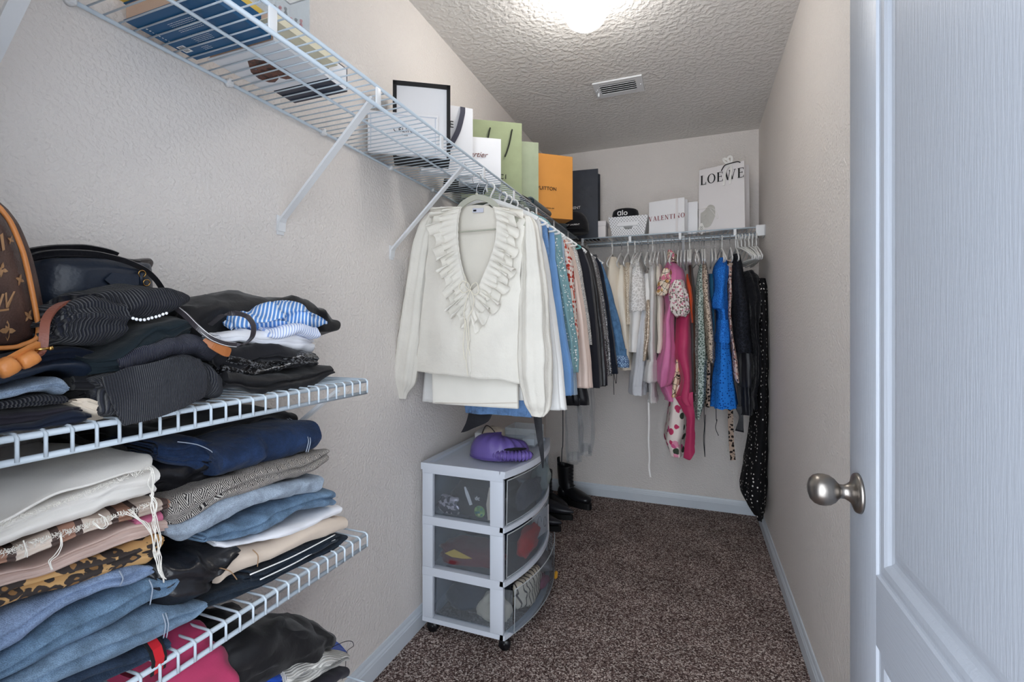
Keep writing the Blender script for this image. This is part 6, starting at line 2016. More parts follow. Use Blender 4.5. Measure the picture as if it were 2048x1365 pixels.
b1 = book('thick paperback with a petrol blue cover, seen from below', 0.020, 0.232, 0.575, 0.716, ZD, 0.034, BB)
m = MB()
rnd = random.Random(2)


def lines(m, x0, x1, y0, dy, n, z, th=0.0011):
    """rows of tiny print running along x on an underside"""
    for k in range(n):
        x = x0
        while x < x1 - 0.002:
            l = rnd.uniform(0.002, 0.007)
            m.add([(x, y0 + k * dy, z), (min(x + l, x1), y0 + k * dy, z), (min(x + l, x1), y0 + k * dy + th, z), (x, y0 + k * dy + th, z)], [(0, 1, 2, 3)])
            x += l + 0.0012


zz = ZD - 0.0002
lines(m, 0.085, 0.150, 0.612, 0.0042, 7, zz, 0.0009)
lines(m, 0.085, 0.135, 0.650, 0.0042, 6, zz, 0.0009)
lines(m, 0.075, 0.098, 0.686, 0.0042, 3, zz, 0.0009)
lines(m, 0.032, 0.036, 0.600, 0.006, 9, zz, 0.003)
adopt(b1, tag(m.obj('back_print', INKW), kind='stuff'))
m = MB().box(0.026, 0.046, 0.668, 0.690, zz - 0.0001, zz)
adopt(b1, m.obj('barcode_label', INKW))
m = MB()
for k in range(9):
    m.box(0.029, 0.042, 0.6700 + k * 0.002, 0.6708 + k * 0.002, zz - 0.0003, zz - 0.0001)
adopt(b1, m.obj('barcode_bars', INK))
b2 = book('slimmer book with a yellow cover lying on the petrol blue one', 0.020, 0.225, 0.560, 0.712, ZD + 0.0345, 0.016, m_plain('yellow_cover', rgb(226, 190, 90), 0.5))
b3 = book('white hardcover picture book with a heart shaped photograph on its back', 0.045, 0.233, 0.722, 0.876, ZD, 0.020, CW)
t = NT('night_photo')
v = t.coord()
PH = t.done(t.ramp(t.noise(v, 70, 4), [(0.3, rgb(28, 20, 22)), (0.5, rgb(110, 66, 50)), (0.62, rgb(70, 44, 40)), (0.75, rgb(120, 130, 150))]), None, 0.5)
hp = [U(a, b, z=zz) for a, b in ((495, 122), (505, 118), (525, 121), (545, 124), (558, 132), (572, 140), (586, 150), (585, 157), (572, 159), (560, 156), (556, 150), (557, 158), (550, 165), (538, 165), (518, 158), (502, 145))]
adopt(b3, MB().add(hp + [p + Vector((0, 0, 0.0001)) for p in hp], [tuple(range(len(hp)))]).obj('heart_photo', PH))
b4 = book('cream book with pale gold edges lying on the white picture book', 0.055, 0.262, 0.690, 0.872, ZD + 0.0205, 0.014, m_plain('cream_cover', rgb(226, 218, 190), 0.5))
nb = empty('display_box', (0.145, 0.911, ZD), 'navy and white presentation box lying beside the picture book', 'box')
adopt(nb, MB().box(0.062, 0.226, 0.879, 0.944, ZD, ZD + 0.056).obj('body', NV))
adopt(nb, MB().box(0.2262, 0.2275, 0.881, 0.942, ZD + 0.002, ZD + 0.054).obj('front_print', CW))
m = MB()
for a in ((0.879, 0.8805, 0, 0.056), (0.9425, 0.944, 0, 0.056), (0.879, 0.944, 0, 0.0015), (0.879, 0.944, 0.0545, 0.056)):
    m.box(0.2262, 0.2282, a[0], a[1], ZD + a[2], ZD + a[3])
adopt(nb, m.obj('front_border', NV))
# clear display cube with tiny red and black figures
CLB = m_clear('clear_acrylic', (0.93, 0.96, 0.98, 1), 0.2, 0.05)
ab = empty('display_case', (0.235, 0.735, ZD + 0.036), 'clear acrylic case with red and black figures on the cream book', 'case')
x0, x1, y0, y1, z0 = 0.205, 0.260, 0.700, 0.790, ZD + 0.036
for q in ((x0, x1, y0, y0 + 0.002), (x0, x1, y1 - 0.002, y1), (x0, x0 + 0.002, y0 + 0.002, y1 - 0.002), (x1 - 0.002, x1, y0 + 0.002, y1 - 0.002)):
    adopt(ab, MB().box(q[0], q[1], q[2], q[3], z0, z0 + 0.085).obj('panel', CLB))
adopt(ab, MB().tube([(x0, y0, z0 + 0.086), (x1, y0, z0 + 0.086), (x1, y1, z0 + 0.086), (x0, y1, z0 + 0.086)], 0.0016, 6, closed=True).obj('rim', INK))
adopt(ab, MB().box(x0, x1, y0, y1, z0 - 0.0012, z0).obj('base', CW))
for k in range(6):
    yy = y0 + 0.010 + k * 0.0135
    h = 0.018 + 0.006 * (k % 3)
    adopt(ab, MB().tube([(x1 - 0.012, yy, z0), (x1 - 0.012, yy, z0 + h * 0.5), (x1 - 0.012, yy, z0 + h * 0.8), (x1 - 0.012, yy, z0 + h)], [0.004, 0.003, 0.0036, 0.001], 8).ball((x1 - 0.012, yy, z0 + h + 0.003), 0.0032, 8, 6).obj('figure', M_['red'] if k % 2 else INK))
# ================================================================ HANDBAGS ON THE UPPER SHORT SHELF
t = NT('monogram_canvas')
v = t.coord()
base = t.ramp(t.noise(v, 30, 4), [(0.3, rgb(62, 44, 40)), (0.7, rgb(86, 64, 56))])
MONO = t.done(base, t.bump(t.vor(v, 420), 0.35, 0.001, t.bump(t.noise(v, 60, 4), 0.3, 0.002)), 0.45, 0, 0.45)
GOLD = m_plain('monogram_gold', rgb(158, 120, 84), 0.5, 0, 0.4, 0.1, 60)
TAN = m_leather('tan_leather', rgb(198, 126, 66), 0.4, 300, 0.15)
TAND = m_leather('reddish_tan_leather', rgb(134, 78, 62), 0.4, 300, 0.15)
BRASS = m_plain('brass', rgb(190, 150, 90), 0.25, 1.0)
ob = U(0, 700, x=0.235)
fr = (Vector((0.225, 0.0, 0.0)), (0, 1, 0), (0, 0, 1), (0.94, -0.25, 0.1))
nrm = Vector(fr[3]).normalized()
br = empty('handbag', (0.2, 0.22, 1.165), 'brown monogrammed handbag with tan leather piping, cut by the left edge', 'handbag')


def O(u, v, x=0.225):
    p = U(u, v, x=x)
    return (p.y, p.z)


out = [O(0, 425), O(22, 455), O(45, 510), O(58, 560), O(68, 610), O(78, 665), O(75, 690), O(50, 703), O(0, 712), (0.20, 1.160), (0.10, 1.150), (0.06, 1.17), (0.055, 1.28), (0.075, 1.37), (0.16, 1.405), (0.26, 1.385)]
puff('body', out, 0.12, MONO, fr, br, 10, 2.4, 72, 2, 0.0)
# rolled edge and tan piping
F = lambda a, b, c: Vector(fr[0]) + Vector(fr[1]) * a + Vector(fr[2]) * b + nrm * c
cy = sum(p[0] for p in out) / len(out)
cz = sum(p[1] for p in out) / len(out)
ring = lerp_rows([tuple(q) for q in out] + [tuple(out[0])], 90)[:-1]
adopt(br, MB().tube([F(a, b, 0.0) for a, b in ring], 0.0085, 8, closed=True).obj('rolled_edge', MONO))
adopt(br, MB().tube([F(cy + (a - cy) * 0.93, cz + (b - cz) * 0.93, 0.039) for a, b in ring], 0.0028, 8, closed=True).obj('piping', TAN))


def on_bag(u, v):
    """point on the bulging front of the bag under a pixel"""
    d = U(u, v, x=0.26) - CAM
    p = None
    for k in range(140):
        q = CAM + d * (0.86 + k * 0.0025)
        loc = q - Vector(fr[0])
        NN = Vector(fr[3])
        c = loc.x / NN.x
        A = Vector((loc.y - NN.y * c, loc.z - NN.z * c))
        # radial parameter
        ang = math.atan2(A.y - cz, A.x - cy)
        best = min(ring, key=lambda r: abs(math.atan2(r[1] - cz, r[0] - cy) - ang))
        rr = math.hypot(best[0] - cy, best[1] - cz)
        tt = min(1, math.hypot(A.x - cy, A.y - cz) / rr)
        h = 0.06 * (1 - tt**2.4) ** (1 / 2.4)
        if c <= h + 0.0016:
            return q
        p = q
    return p


def bag_shape(polys, name='monogram'):
    for k, poly in enumerate(polys):
        P = [on_bag(a, b) for a, b in poly]
        n = len(P)
        adopt(br, MB().add(P + [p - nrm * 0.0006 for p in P], [tuple(range(n))] + [(i, (i + 1) % n, n + (i + 1) % n, n + i) for i in range(n)]).obj(name, GOLD))


def flower(u, v, r, n=4, rot=0.0, sq=0.8):
    P = []
    for k in range(n * 4):
        a = rot + 2 * math.pi * k / (n * 4)
        rr = r * (1.0, 0.62, 0.34, 0.62)[k % 4]
        P.append((u + rr * math.cos(a) * sq, v + rr * math.sin(a)))
    return P


bag_shape([flower(15, 662, 21, 4, 0.0), flower(57, 632, 14, 4, 0.6, 0.7), flower(40, 560, 13, 4, 0.3, 0.7), flower(4, 540, 16, 4, 0.2), flower(22, 480, 10, 4, 0.4, 0.7)])
bag_shape([[(4, 588), (9, 588), (-2, 620), (18, 617), (18, 621), (-8, 625)], [(10, 586), (14, 585), (15, 606), (27, 583), (31, 583), (17, 616), (12, 616)], [(0, 470), (6, 466), (10, 500), (5, 502)]], 'monogram')
# strap and its buckles
q = smooth_path([U(150, 604, x=0.26), U(128, 606, x=0.285), U(106, 620, x=0.30), U(92, 642, x=0.315), U(88, 670, x=0.325), U(84, 700, x=0.33), U(62, 716, x=0.332)], 40)
adopt(br, MB().band(q, [Vector((0.2, 0.9, 0.3))] * 40, 0.0085, 0.003).obj('strap', TAND))
q = smooth_path([U(78, 694, x=0.334), U(50, 708, x=0.338), U(25, 722, x=0.34), U(-10, 742, x=0.342)], 20)
adopt(br, MB().band(q, (0.3, 0.2, 1), 0.014, 0.004).obj('strap', TAN))
q = smooth_path([U(82, 705, x=0.335), U(60, 726, x=0.338), U(30, 738, x=0.34), U(4, 748, x=0.342)], 20)
adopt(br, MB().tube(q, 0.0022, 8).obj('strap_end', TAND))
for (u, v, s) in ((56, 720, 1.0), (12, 735, 1.25)):
    c = U(u, v, x=0.342)
    d = (U(u - 10, v + 5, x=0.342) - c).normalized()
    adopt(br, MB().tube([c - d * 0.008, c - d * 0.004, c + d * 0.004, c + d * 0.008], [0.0072 * s, 0.0082 * s, 0.0082 * s, 0.0072 * s], 14).obj('keeper', TAN))
adopt(br, MB().tube([U(70, 700, x=0.339), U(103, 697, x=0.34)], 0.0016, 8).tube([U(100, 694, x=0.34), U(103, 700, x=0.34)], 0.0026, 8).obj('buckle_pin', BRASS))

# black leather bag behind
bk2 = empty('handbag', (0.10, 0.47, 1.185), 'smooth black leather handbag with brass rings behind the brown one', 'handbag')
fx = 0.105
fr2 = (Vector((fx, 0, 0)), (0, 1, 0), (0, 0, 1), (1, 0, 0))
O2 = lambda u, v: O(u, v, fx)
puff('body', [O2(58, 530), O2(75, 516), O2(140, 513), O2(210, 517), O2(268, 524), O2(288, 528), O2(292, 560), O2(290, 600), O2(240, 622), O2(140, 632), O2(70, 625), O2(48, 590)], 0.10, M_['navy_leather'], fr2, bk2, 10, 2.6, 64, 6, 0.004)
adopt(bk2, MB().tube(smooth_path([U(60, 520, x=fx + 0.01), U(110, 512, x=fx + 0.02), U(200, 515, x=fx + 0.02), U(280, 524, x=fx + 0.01)], 30), 0.003, 8).obj('zip_seam', M_['black_leather']))
q = smooth_path([U(30, 520, x=0.11), U(60, 503, x=0.12), U(110, 496, x=0.12), U(170, 495, x=0.12), U(215, 503, x=0.12), U(235, 510, x=0.12)], 30)
adopt(bk2, MB().band(q, (0.5, 0, 1), 0.0085, 0.004).obj('handle', M_['black_leather']))
q = smooth_path([U(40, 535, x=0.15), U(70, 512, x=0.155), U(120, 505, x=0.155), U(190, 508, x=0.155), U(250, 522, x=0.155), U(290, 540, x=0.155), U(312, 560, x=0.155), U(328, 584, x=0.15)], 40)
adopt(bk2, MB().band(q, (0.5, 0, 1), 0.0085, 0.004).obj('handle', M_['black_leather']))
tb = [U(a, b, x=0.160) for a, b in ((210, 560), (224, 546), (262, 548), (278, 550), (278, 570), (262, 571), (228, 574))]
n = len(tb)
adopt(bk2, MB().add(tb + [p - Vector((0.003, 0, 0)) for p in tb], [tuple(range(n)), tuple(range(n, 2 * n))] + [(i, (i + 1) % n, n + (i + 1) % n, n + i) for i in range(n)]).obj('tab', M_['navy_leather']))
for (u, v, r) in ((284, 548, 0.0055), (293, 566, 0.0052)):
    c = U(u, v, x=0.160)
    adopt(bk2, MB().tube([c + Vector((0.001 * math.sin(k), r * math.cos(k), r * math.sin(k))) for k in [i * 0.5236 for i in range(12)]], 0.001, 6, closed=True).obj('ring', BRASS))
adopt(bk2, MB().tube([U(282, 545, x=0.158), U(282, 570, x=0.158)], 0.003, 8).obj('ring_loop', M_['navy_leather']))
q = [O(240, 522, 0.06), O(300, 517, 0.06), O(301, 535, 0.06), O(270, 560, 0.06), O(240, 560, 0.06)]
puff('flap', q, 0.03, m_leather('dark_brown_leather', rgb(56, 50, 50), 0.35), (Vector((0.06, 0, 0)), (0, 1, 0), (0, 0, 1), (1, 0, 0)), bk2, 6, 2.6, 40)
# looped shoulder strap with tan end
STR = m_leather('dark_strap_leather', rgb(54, 50, 54), 0.35, 300, 0.1)
lo = empty('shoulder_strap', U(430, 690, x=0.31), 'loose dark grey leather strap looping out over the clothes, with tan tip', 'strap')
SP = smooth_path([U(352, 616, x=0.27), U(372, 632, x=0.285), U(395, 655, x=0.305), U(420, 675, x=0.315), U(450, 687, x=0.318), U(485, 690, x=0.315), U(504, 675, x=0.31), U(507, 652, x=0.305), U(495, 634, x=0.30), U(472, 627, x=0.29), U(445, 631, x=0.27), U(420, 650, x=0.245)], 80)
sd = []
for i, p in enumerate(SP):
    f = i / 79
    sd.append(Vector((0.15, 0.35, 1.0)) if f < 0.42 else Vector((1, 0.2 + (f - 0.42), 0.35)))
adopt(lo, MB().band(SP, sd, 0.0085, 0.0022).obj('band', STR))
adopt(lo, MB().tube(smooth_path([p + Vector((0.0014, 0, 0.0035)) for p in SP[:34]], 40), 0.0005, 4).tube(smooth_path([p + Vector((0.0014, 0, -0.0035)) for p in SP[:34]], 40), 0.0005, 4).obj('stitching', M_['white_plain']))
q = smooth_path([U(412, 676, x=0.308), U(428, 690, x=0.314), U(448, 702, x=0.316), U(460, 706, x=0.315)], 16)
adopt(lo, MB().band(q, (0.1, 0.25, 1.0), [0.012] * 4 + [0.0155] * 8 + [0.0155, 0.015, 0.013, 0.007], 0.003).obj('tip', m_leather('saddle_tan', rgb(160, 96, 50), 0.5, 300, 0.1)))

# ================================================================ DRAWER TOWER
PLA = m_plain('grey_white_plastic', rgb(206, 212, 222), 0.4, 0, 0.45, 0.015)
CLD = m_clear('smoky_drawer_plastic', (0.80, 0.83, 0.86, 1), 0.09, 0.10)
TW = empty('drawer_tower', (0.2, 1.88, 0), 'white plastic three drawer tower on casters beneath the hanging blouse', 'drawers')
X0, X1, Y0, Y1 = 0.035, 0.372, 1.602, 2.165
levels = [0.052, 0.246, 0.442, 0.640]


def bulge(y):
    f = (y - (Y0 + Y1) / 2) / ((Y1 - Y0) / 2)
    return 0.052 * (1 - f * f)


def plan(z0, z1, x0, x1, y0, y1, b=1.0, n=14):
    """slab whose front (+x) edge bows outwards"""
    top, bot = [], []
    for k in range(n + 1):
        y = y0 + (y1 - y0) * k / n
        top.append((x1 + bulge(y) * b, y))
    pts = [(x0, y0)] + top + [(x0, y1)]
    m = len(pts)
    vs = [(a, c, z0) for a, c in pts] + [(a, c, z1) for a, c in pts]
    fs = [tuple(range(m)), tuple(range(m, 2 * m))] + [(i, (i + 1) % m, m + (i + 1) % m, m + i) for i in range(m)]
    return vs, fs


def ring_slab(z0, z1, wall):
    """open frame: bowed front lip, sides and back"""
    m = MB()
    m.box(X0, X0 + wall, Y0, Y1, z0, z1)
    m.box(X0 + wall, X1, Y0, Y0 + wall, z0, z1)
    m.box(X0 + wall, X1, Y1 - wall, Y1, z0, z1)
    n = 16
    vs, fs = [], []
    for k in range(n + 1):
        y = Y0 + (Y1 - Y0) * k / n
        vs += [(X1 - 0.014 + bulge(y), y, z0), (X1 + 0.006 + bulge(y), y, z0), (X1 + 0.006 + bulge(y), y, z1), (X1 - 0.012 + bulge(y), y, z1)]
    for k in range(n):
        for j in range(4):
            fs.append((k * 4 + j, k * 4 + (j + 1) % 4, k * 4 + 4 + (j + 1) % 4, k * 4 + 4 + j))
    fs += [(0, 1, 2, 3), tuple(4 * n + j for j in range(4))]
    m.add(vs, fs)
    return m


top_m = MB()
vs, fs = plan(0.640, 0.655, X0 - 0.004, X1 + 0.010, Y0 - 0.004, Y1 + 0.004)
top_m.add(vs, fs)
adopt(TW, top_m.obj('top_panel', PLA))
rim = MB().box(X0 - 0.004, X0 + 0.020, Y0 - 0.004, Y1 + 0.004, 0.655, 0.666).box(X0 + 0.02, X1 - 0.01, Y0 - 0.004, Y0 + 0.012, 0.655, 0.666).box(X0 + 0.02, X1 - 0.01, Y1 - 0.012, Y1 + 0.004, 0.655, 0.666)
n = 16
vs, fs = [], []
for k in range(n + 1):
    y = Y0 - 0.004 + (Y1 - Y0 + 0.008) * k / n
    b = max(0, bulge(y))
    vs += [(X1 - 0.012 + b, y, 0.655), (X1 + 0.010 + b, y, 0.655), (X1 + 0.010 + b, y, 0.666), (X1 - 0.012 + b, y, 0.666)]
for k in range(n):
    for j in range(4):
        fs.append((k * 4 + j, k * 4 + (j + 1) % 4, k * 4 + 4 + (j + 1) % 4, k * 4 + 4 + j))
fs += [(0, 1, 2, 3), tuple(4 * n + j for j in range(4))]
rim.add(vs, fs)
adopt(TW, rim.obj('top_rim', PLA))
for i in range(3):
    z0, z1 = levels[i], levels[i + 1]
    m = ring_slab(z0, z0 + 0.018, 0.03)
    for (px0, px1) in ((X0, X0 + 0.045), (X1 - 0.052, X1)):
        for yy in (Y0, Y1 - 0.018):
            m.box(px0, px1, yy, yy + 0.018, z0 + 0.018, z1 - 0.012, bev=0.0015)
    m.box(X0, X0 + 0.004, Y0 + 0.018, Y1 - 0.018, z0 + 0.018, z1)
    m.box(X0, X1, Y0, Y0 + 0.012, z1 - 0.014, z1)
    m.box(X0, X1, Y1 - 0.012, Y1, z1 - 0.014, z1)
    fo = m.obj('tier_frame', PLA)
    adopt(TW, fo)
    out_ = 0.030 if i == 0 else 0.0
    # drawer: clear tub with bowed clear front
    dz0, dz1 = z0 + 0.022, z1 - 0.018
    m = MB()
    e = 0.0022
    ax0, ax1, ay0, ay1 = X0 + 0.02 + out_, X1 + 0.0 + out_, Y0 + 0.020, Y1 - 0.020
    m.box(ax0, ax1, ay0, ay0 + e, dz0 + 0.003, dz1)
    m.box(ax0, ax1, ay1 - e, ay1, dz0 + 0.003, dz1)
    m.box(ax0, ax0 + e, ay0 + e, ay1 - e, dz0 + 0.003, dz1)
    tub = m.obj('drawer', CLD)
    adopt(TW, tub)
    vs, fs = plan(dz0, dz0 + 0.0025, ax0, ax1 - 0.004, ay0, ay1)
    bo = MB().add(vs, fs).obj('drawer_floor', CLD)
    n = 16
    vs, fs = [], []
    for k in range(n + 1):
        y = ay0 + (ay1 - ay0) * k / n
        b = bulge(y) + out_
        zt = dz1 + 0.006
        for (dx, zz_) in ((0.0, dz0), (0.0025, dz0), (0.0045, zt), (0.002, zt)):
            vs.append((X1 - 0.002 + b + dx, y, zz_))
    for k in range(n):
        for j in range(4):
            fs.append((k * 4 + j, k * 4 + (j + 1) % 4, k * 4 + 4 + (j + 1) % 4, k * 4 + 4 + j))
    fs += [(0, 1, 2, 3), tuple(4 * n + j for j in range(4))]
    fr_ = MB().add(vs, fs, False).obj('drawer_front', CLD)
    # bright moulded rim of the front
    pts = [(X1 + 0.002 + bulge(ay0 + (ay1 - ay0) * k / 20) + out_, ay0 + (ay1 - ay0) * k / 20, dz1 + 0.006) for k in range(21)]
    CLR2 = bpy.data.materials.get('clear_rim') or m_clear('clear_rim', (0.85, 0.88, 0.9, 1), 0.55, 0.15)
    rm = MB().tube(pts, 0.0024, 6).tube([(a - 0.003, b, dz0 + 0.003) for a, b, c in pts], 0.002, 6).tube([pts[0], (pts[0][0] - 0.003, pts[0][1], dz0)], 0.002, 6).tube([pts[-1], (pts[-1][0] - 0.003, pts[-1][1], dz0)], 0.002, 6).obj('front_rim', CLR2)
    for s in (bo, fr_, rm):
        adopt(TW, s)
        s.parent = tub
        s.matrix_parent_inverse = Matrix.Identity(4)
        s.matrix_parent_inverse = (Matrix.Translation(TW.location) @ Matrix.Translation(TW.location).inverted() @ Matrix.Identity(4)).inverted()
for (x, y) in ((X0 + 0.03, Y0 + 0.03), (X1 - 0.005, Y0 + 0.03), (X0 + 0.03, Y1 - 0.03), (X1 - 0.005, Y1 - 0.03)):
    c = MB().lathe([(0.0215, -0.009), (0.0225, -0.004), (0.0225, 0.004), (0.0215, 0.009)], (x, y, 0.0226), 'Y', 22).lathe([(0.008, -0.0115), (0.008, 0.0115)], (x, y, 0.0226), 'Y', 12)
    c.tube([(x, y, 0.03), (x, y, 0.053)], 0.006, 8)
    c.box(x - 0.013, x + 0.013, y - 0.0125, y + 0.0125, 0.040, 0.047, bev=0.002)
    adopt(TW, c.obj('caster', m_plain('black_caster', rgb(20, 20, 24), 0.35) if not bpy.data.materials.get('black_caster') else bpy.data.materials['black_caster']))


# contents seen through the clear plastic
def heap(name, label, cat, c, size, mat, seed=0, group='things kept in the clear drawers', lump=0.35, rz=0.0):
    """soft crumpled bundle resting on its base"""
    m = MB().ball((0, 0, 0), 1, 28, 16)
    vs = []
    for v in m.v:
        n1 = noise.noise(Vector((v.x * 1.6 + seed, v.y * 1.6, v.z * 1.6)))
        n2 = noise.noise(Vector((v.x * 4.5 + seed, v.y * 4.5, v.z * 4.5 + seed)))
        k = 1 + lump * n1 + lump * 0.35 * n2
        p = Vector((math.copysign(abs(v.x) ** 0.75, v.x) * size[0] * k, math.copysign(abs(v.y) ** 0.75, v.y) * size[1] * k, v.z * size[2] * k))
        vs.append(p)
    zm = min(p.z for p in vs)
    vs = [Vector((p.x, p.y, max(0.0, (p.z - zm * 0.72)))) for p in vs]
    o = mesh_obj(name, vs, m.f, mat)
    o.location = c
    o.rotation_euler = (0, 0, rz)
    return tag(o, label, cat, group)


D1, D2, D3 = [z + 0.0255 for z in levels[:3]]
cx = 0.20
heap('folded_clothes', 'dark blue grey knit filling the bottom clear drawer', 'clothes', (0.19, 1.80, D1), (0.12, 0.14, 0.055), m_fab('slate_knit', rgb(44, 56, 72), 0.9, 0.2), 1)
heap('folded_clothes', 'grey fleece at the far end of the bottom clear drawer', 'clothes', (0.30, 2.06, D1), (0.11, 0.065, 0.06), m_fab('grey_fleece', rgb(112, 108, 110), 0.95, 0.2, wrinkle=1.0, ws=60), 2)
heap('sneaker', 'cream canvas bundle with dark stripes in the bottom drawer', 'shoes', (0.375, 1.86, D1), (0.045, 0.11, 0.055), m_stripes('cream_dark_stripes', rgb(216, 204, 186), rgb(70, 62, 62), 14, 'Y', 0.82, 0.8, (0.3, 0.5, 0.4)), 3)
heap('cloth_bundle', 'cream cloth bundle pressed to the near side of the bottom drawer', 'clothes', (0.31, 1.665, D1), (0.06, 0.035, 0.05), m_fab('cream_cloth', rgb(214, 202, 182), 0.9, 0.05, wrinkle=1.0), 4)
heap('cloth_bundle', 'small plum coloured cloth at the bottom drawer front', 'clothes', (0.40, 1.97, D1), (0.03, 0.045, 0.02), m_fab('plum', rgb(120, 50, 80), 0.9), 5)
heap('folded_clothes', 'dark maroon cloth filling the middle clear drawer', 'clothes', (0.20, 1.70, D2), (0.13, 0.07, 0.045), m_fab('maroon', rgb(96, 34, 40), 0.9, 0.15), 6)
heap('folded_clothes', 'navy cloth behind the red bag of the middle drawer', 'clothes', (0.20, 1.98, D2), (0.13, 0.13, 0.05), m_fab('deep_navy', rgb(34, 40, 62), 0.9, 0.15), 7)
heap('cloth_bundle', 'bright red bundle in front of the middle drawer', 'clothes', (0.385, 1.85, D2), (0.028, 0.10, 0.05), m_fab('scarlet', rgb(190, 46, 46), 0.8, 0.1, wrinkle=1.0), 8)
tag(MB().add([(0.12, 1.6255, D2 + 0.045), (0.16, 1.6250, D2 + 0.066), (0.235, 1.6255, D2 + 0.044), (0.20, 1.6255, D2 + 0.038), (0.15, 1.6255, D2 + 0.036), (0.12, 1.629, D2 + 0.045), (0.16, 1.629, D2 + 0.066), (0.235, 1.629, D2 + 0.044), (0.20, 1.629, D2 + 0.038), (0.15, 1.629, D2 + 0.036)], [(0, 1, 2, 3, 4), (5, 6, 7, 8, 9), (0, 1, 6, 5), (1, 2, 7, 6), (2, 3, 8, 7), (3, 4, 9, 8), (4, 0, 5, 9)]).obj('fabric_scrap', m_fab('yellow_cloth', rgb(222, 184, 76), 0.8), None, (0.17, 1.627, D2 + 0.036)), 'pointed yellow cloth scrap showing in the middle drawer side', 'cloth')
pk = empty('packet', (0.395, 2.00, D2), 'white cardboard packet with faint grey drawing in the middle drawer', 'packet')
MP_ = Matrix.Translation((0.392, 2.02, D2)) @ Matrix.Rotation(math.radians(-11), 4, 'Z')
adopt(pk, MB().box(-0.012, 0.0, -0.075, 0.06, 0, 0.115, MP_, 0.001).obj('body', PB['ivory']))
adopt(pk, MB().tube([MP_ @ Vector((0.001, -0.03 + 0.018 * math.cos(k * 0.6), 0.06 + 0.03 * math.sin(k * 0.6))) for k in range(10)], 0.0012, 5).tube([MP_ @ Vector((0.001, 0.02 + 0.012 * math.cos(k * 0.6), 0.05 + 0.022 * math.sin(k * 0.6))) for k in range(10)], 0.0012, 5).obj('drawing', m_plain('grey_ink', rgb(120, 120, 124), 0.6)))
heap('folded_clothes', 'black pouch filling the top clear drawer', 'clothes', (0.19, 1.86, D3), (0.12, 0.16, 0.055), M_['black_cotton'], 9)
heap('cloth_bundle', 'charcoal textured bundle along the top drawer front', 'clothes', (0.385, 1.86, D3), (0.028, 0.12, 0.055), m_fab('grey_tweed', rgb(74, 74, 82), 0.95, 0.3, wrinkle=1.0, ws=50), 10)
heap('plastic_packet', 'crumpled clear packet with green glint at the top drawer far end', 'packet', (0.375, 2.06, D3), (0.035, 0.055, 0.07), m_clear('glinting_film', (0.85, 0.92, 0.9, 1), 0.4, 0.1, 1.0), 11)
heap('plastic_packet', 'crumpled clear packet with coloured bits in the top drawer side', 'packet', (0.13, 1.655, D3), (0.055, 0.025, 0.035), m_glitter('foil_bits', rgb(70, 66, 80), rgb(210, 200, 210), 90), 12)
heap('cloth_bundle', 'black cloth with pale marks in the top drawer side', 'clothes', (0.23, 1.665, D3), (0.09, 0.03, 0.05), M_['black_cotton'], 13)
gc = (0.268, 1.6262, D3 + 0.030)
tag(MB().lathe([(0.001, -0.0008), (0.022, -0.0008), (0.022, 0.0008), (0.001, 0.0008)], gc, 'Y', 26).obj('compact_disc', m_floral('green_gem', rgb(110, 150, 90), [rgb(150, 190, 110), rgb(60, 120, 120), rgb(190, 200, 140)], 90), None, gc), 'round shiny green disc showing in the top drawer side', 'disc')
tag(MB().band([(0.315, 1.630, D3 + 0.004), (0.305, 1.629, D3 + 0.06), (0.312, 1.628, D3 + 0.125)], (1, 0, 0), [0.03, 0.022, 0.012], 0.003).obj('cloth_strip', M_['beige'], None, (0.315, 1.63, D3)), 'upright beige cloth strip in the top drawer side', 'cloth')
tag(MB().band([(0.205, 1.628, D3 + 0.115), (0.215, 1.628, D3 + 0.09), (0.232, 1.627, D3 + 0.05)], (1, 0, 0), [0.006, 0.014, 0.012], 0.002).obj('spoon', PB['ivory'], None, (0.21, 1.628, D3)), 'pale grey curved tongue shape in the top drawer side', 'cloth')
text_obj('dc', 0.022, INKW, face_M((0.258, 1.6275, D3 + 0.078), (1, 0, 0), (0, 0, 1)), TW)

# purple ruched pouch on the tower
PUR = m_leather('violet_leather', rgb(98, 82, 148), 0.4, 320, 0.15, 0.5)
PURR = m_leather('violet_gathered', rgb(106, 88, 160), 0.4, 320, 0.15, 0.5)
zt = 0.667
pp = empty('pouch_bag', (0.30, 1.78, zt), 'small violet leather pouch bag with gathered handle on the drawer tower', 'handbag')
C0 = Vector((0.275, 1.80, zt))
a0 = math.radians(20)
RX, RY = Vector((math.cos(a0), math.sin(a0), 0)), Vector((-math.sin(a0), math.cos(a0), 0))
vs, fs = [], []
nu, nv = 72, 16
for j in range(nv + 1):
    ph = math.pi / 2 * j / nv
    for i in range(nu):
        a = 2 * math.pi * i / nu
        ca, sa = math.cos(a), math.sin(a)
        r = 1.0 - 0.10 * max(0, math.cos(a - 0.2)) ** 2
        k = math.cos(ph) ** 0.55
        pl = 0.0065 * math.sin(a * 15) * (0.25 + max(0, math.cos(a + 0.9))) * (1 - abs(2 * j / nv - 1))
        h = (0.078 + 0.016 * math.cos(a + 2.6)) * math.sin(ph) ** 0.8 + pl
        P = C0 + RX * (0.128 * ca * r * k + 0.01) + RY * (0.098 * sa * r * k) + Vector((0, 0, h + 0.001))
        vs.append(P)
vs2 = [v - C0 for v in vs]
for j in range(nv):
    for i in range(nu):
        i2 = (i + 1) % nu
        fs.append((j * nu + i, j * nu + i2, (j + 1) * nu + i2, (j + 1) * nu + i))
fs.append(tuple(range(nu)))
o = mesh_obj('body', vs2, fs, PUR)
o.location = C0
adopt(pp, o)
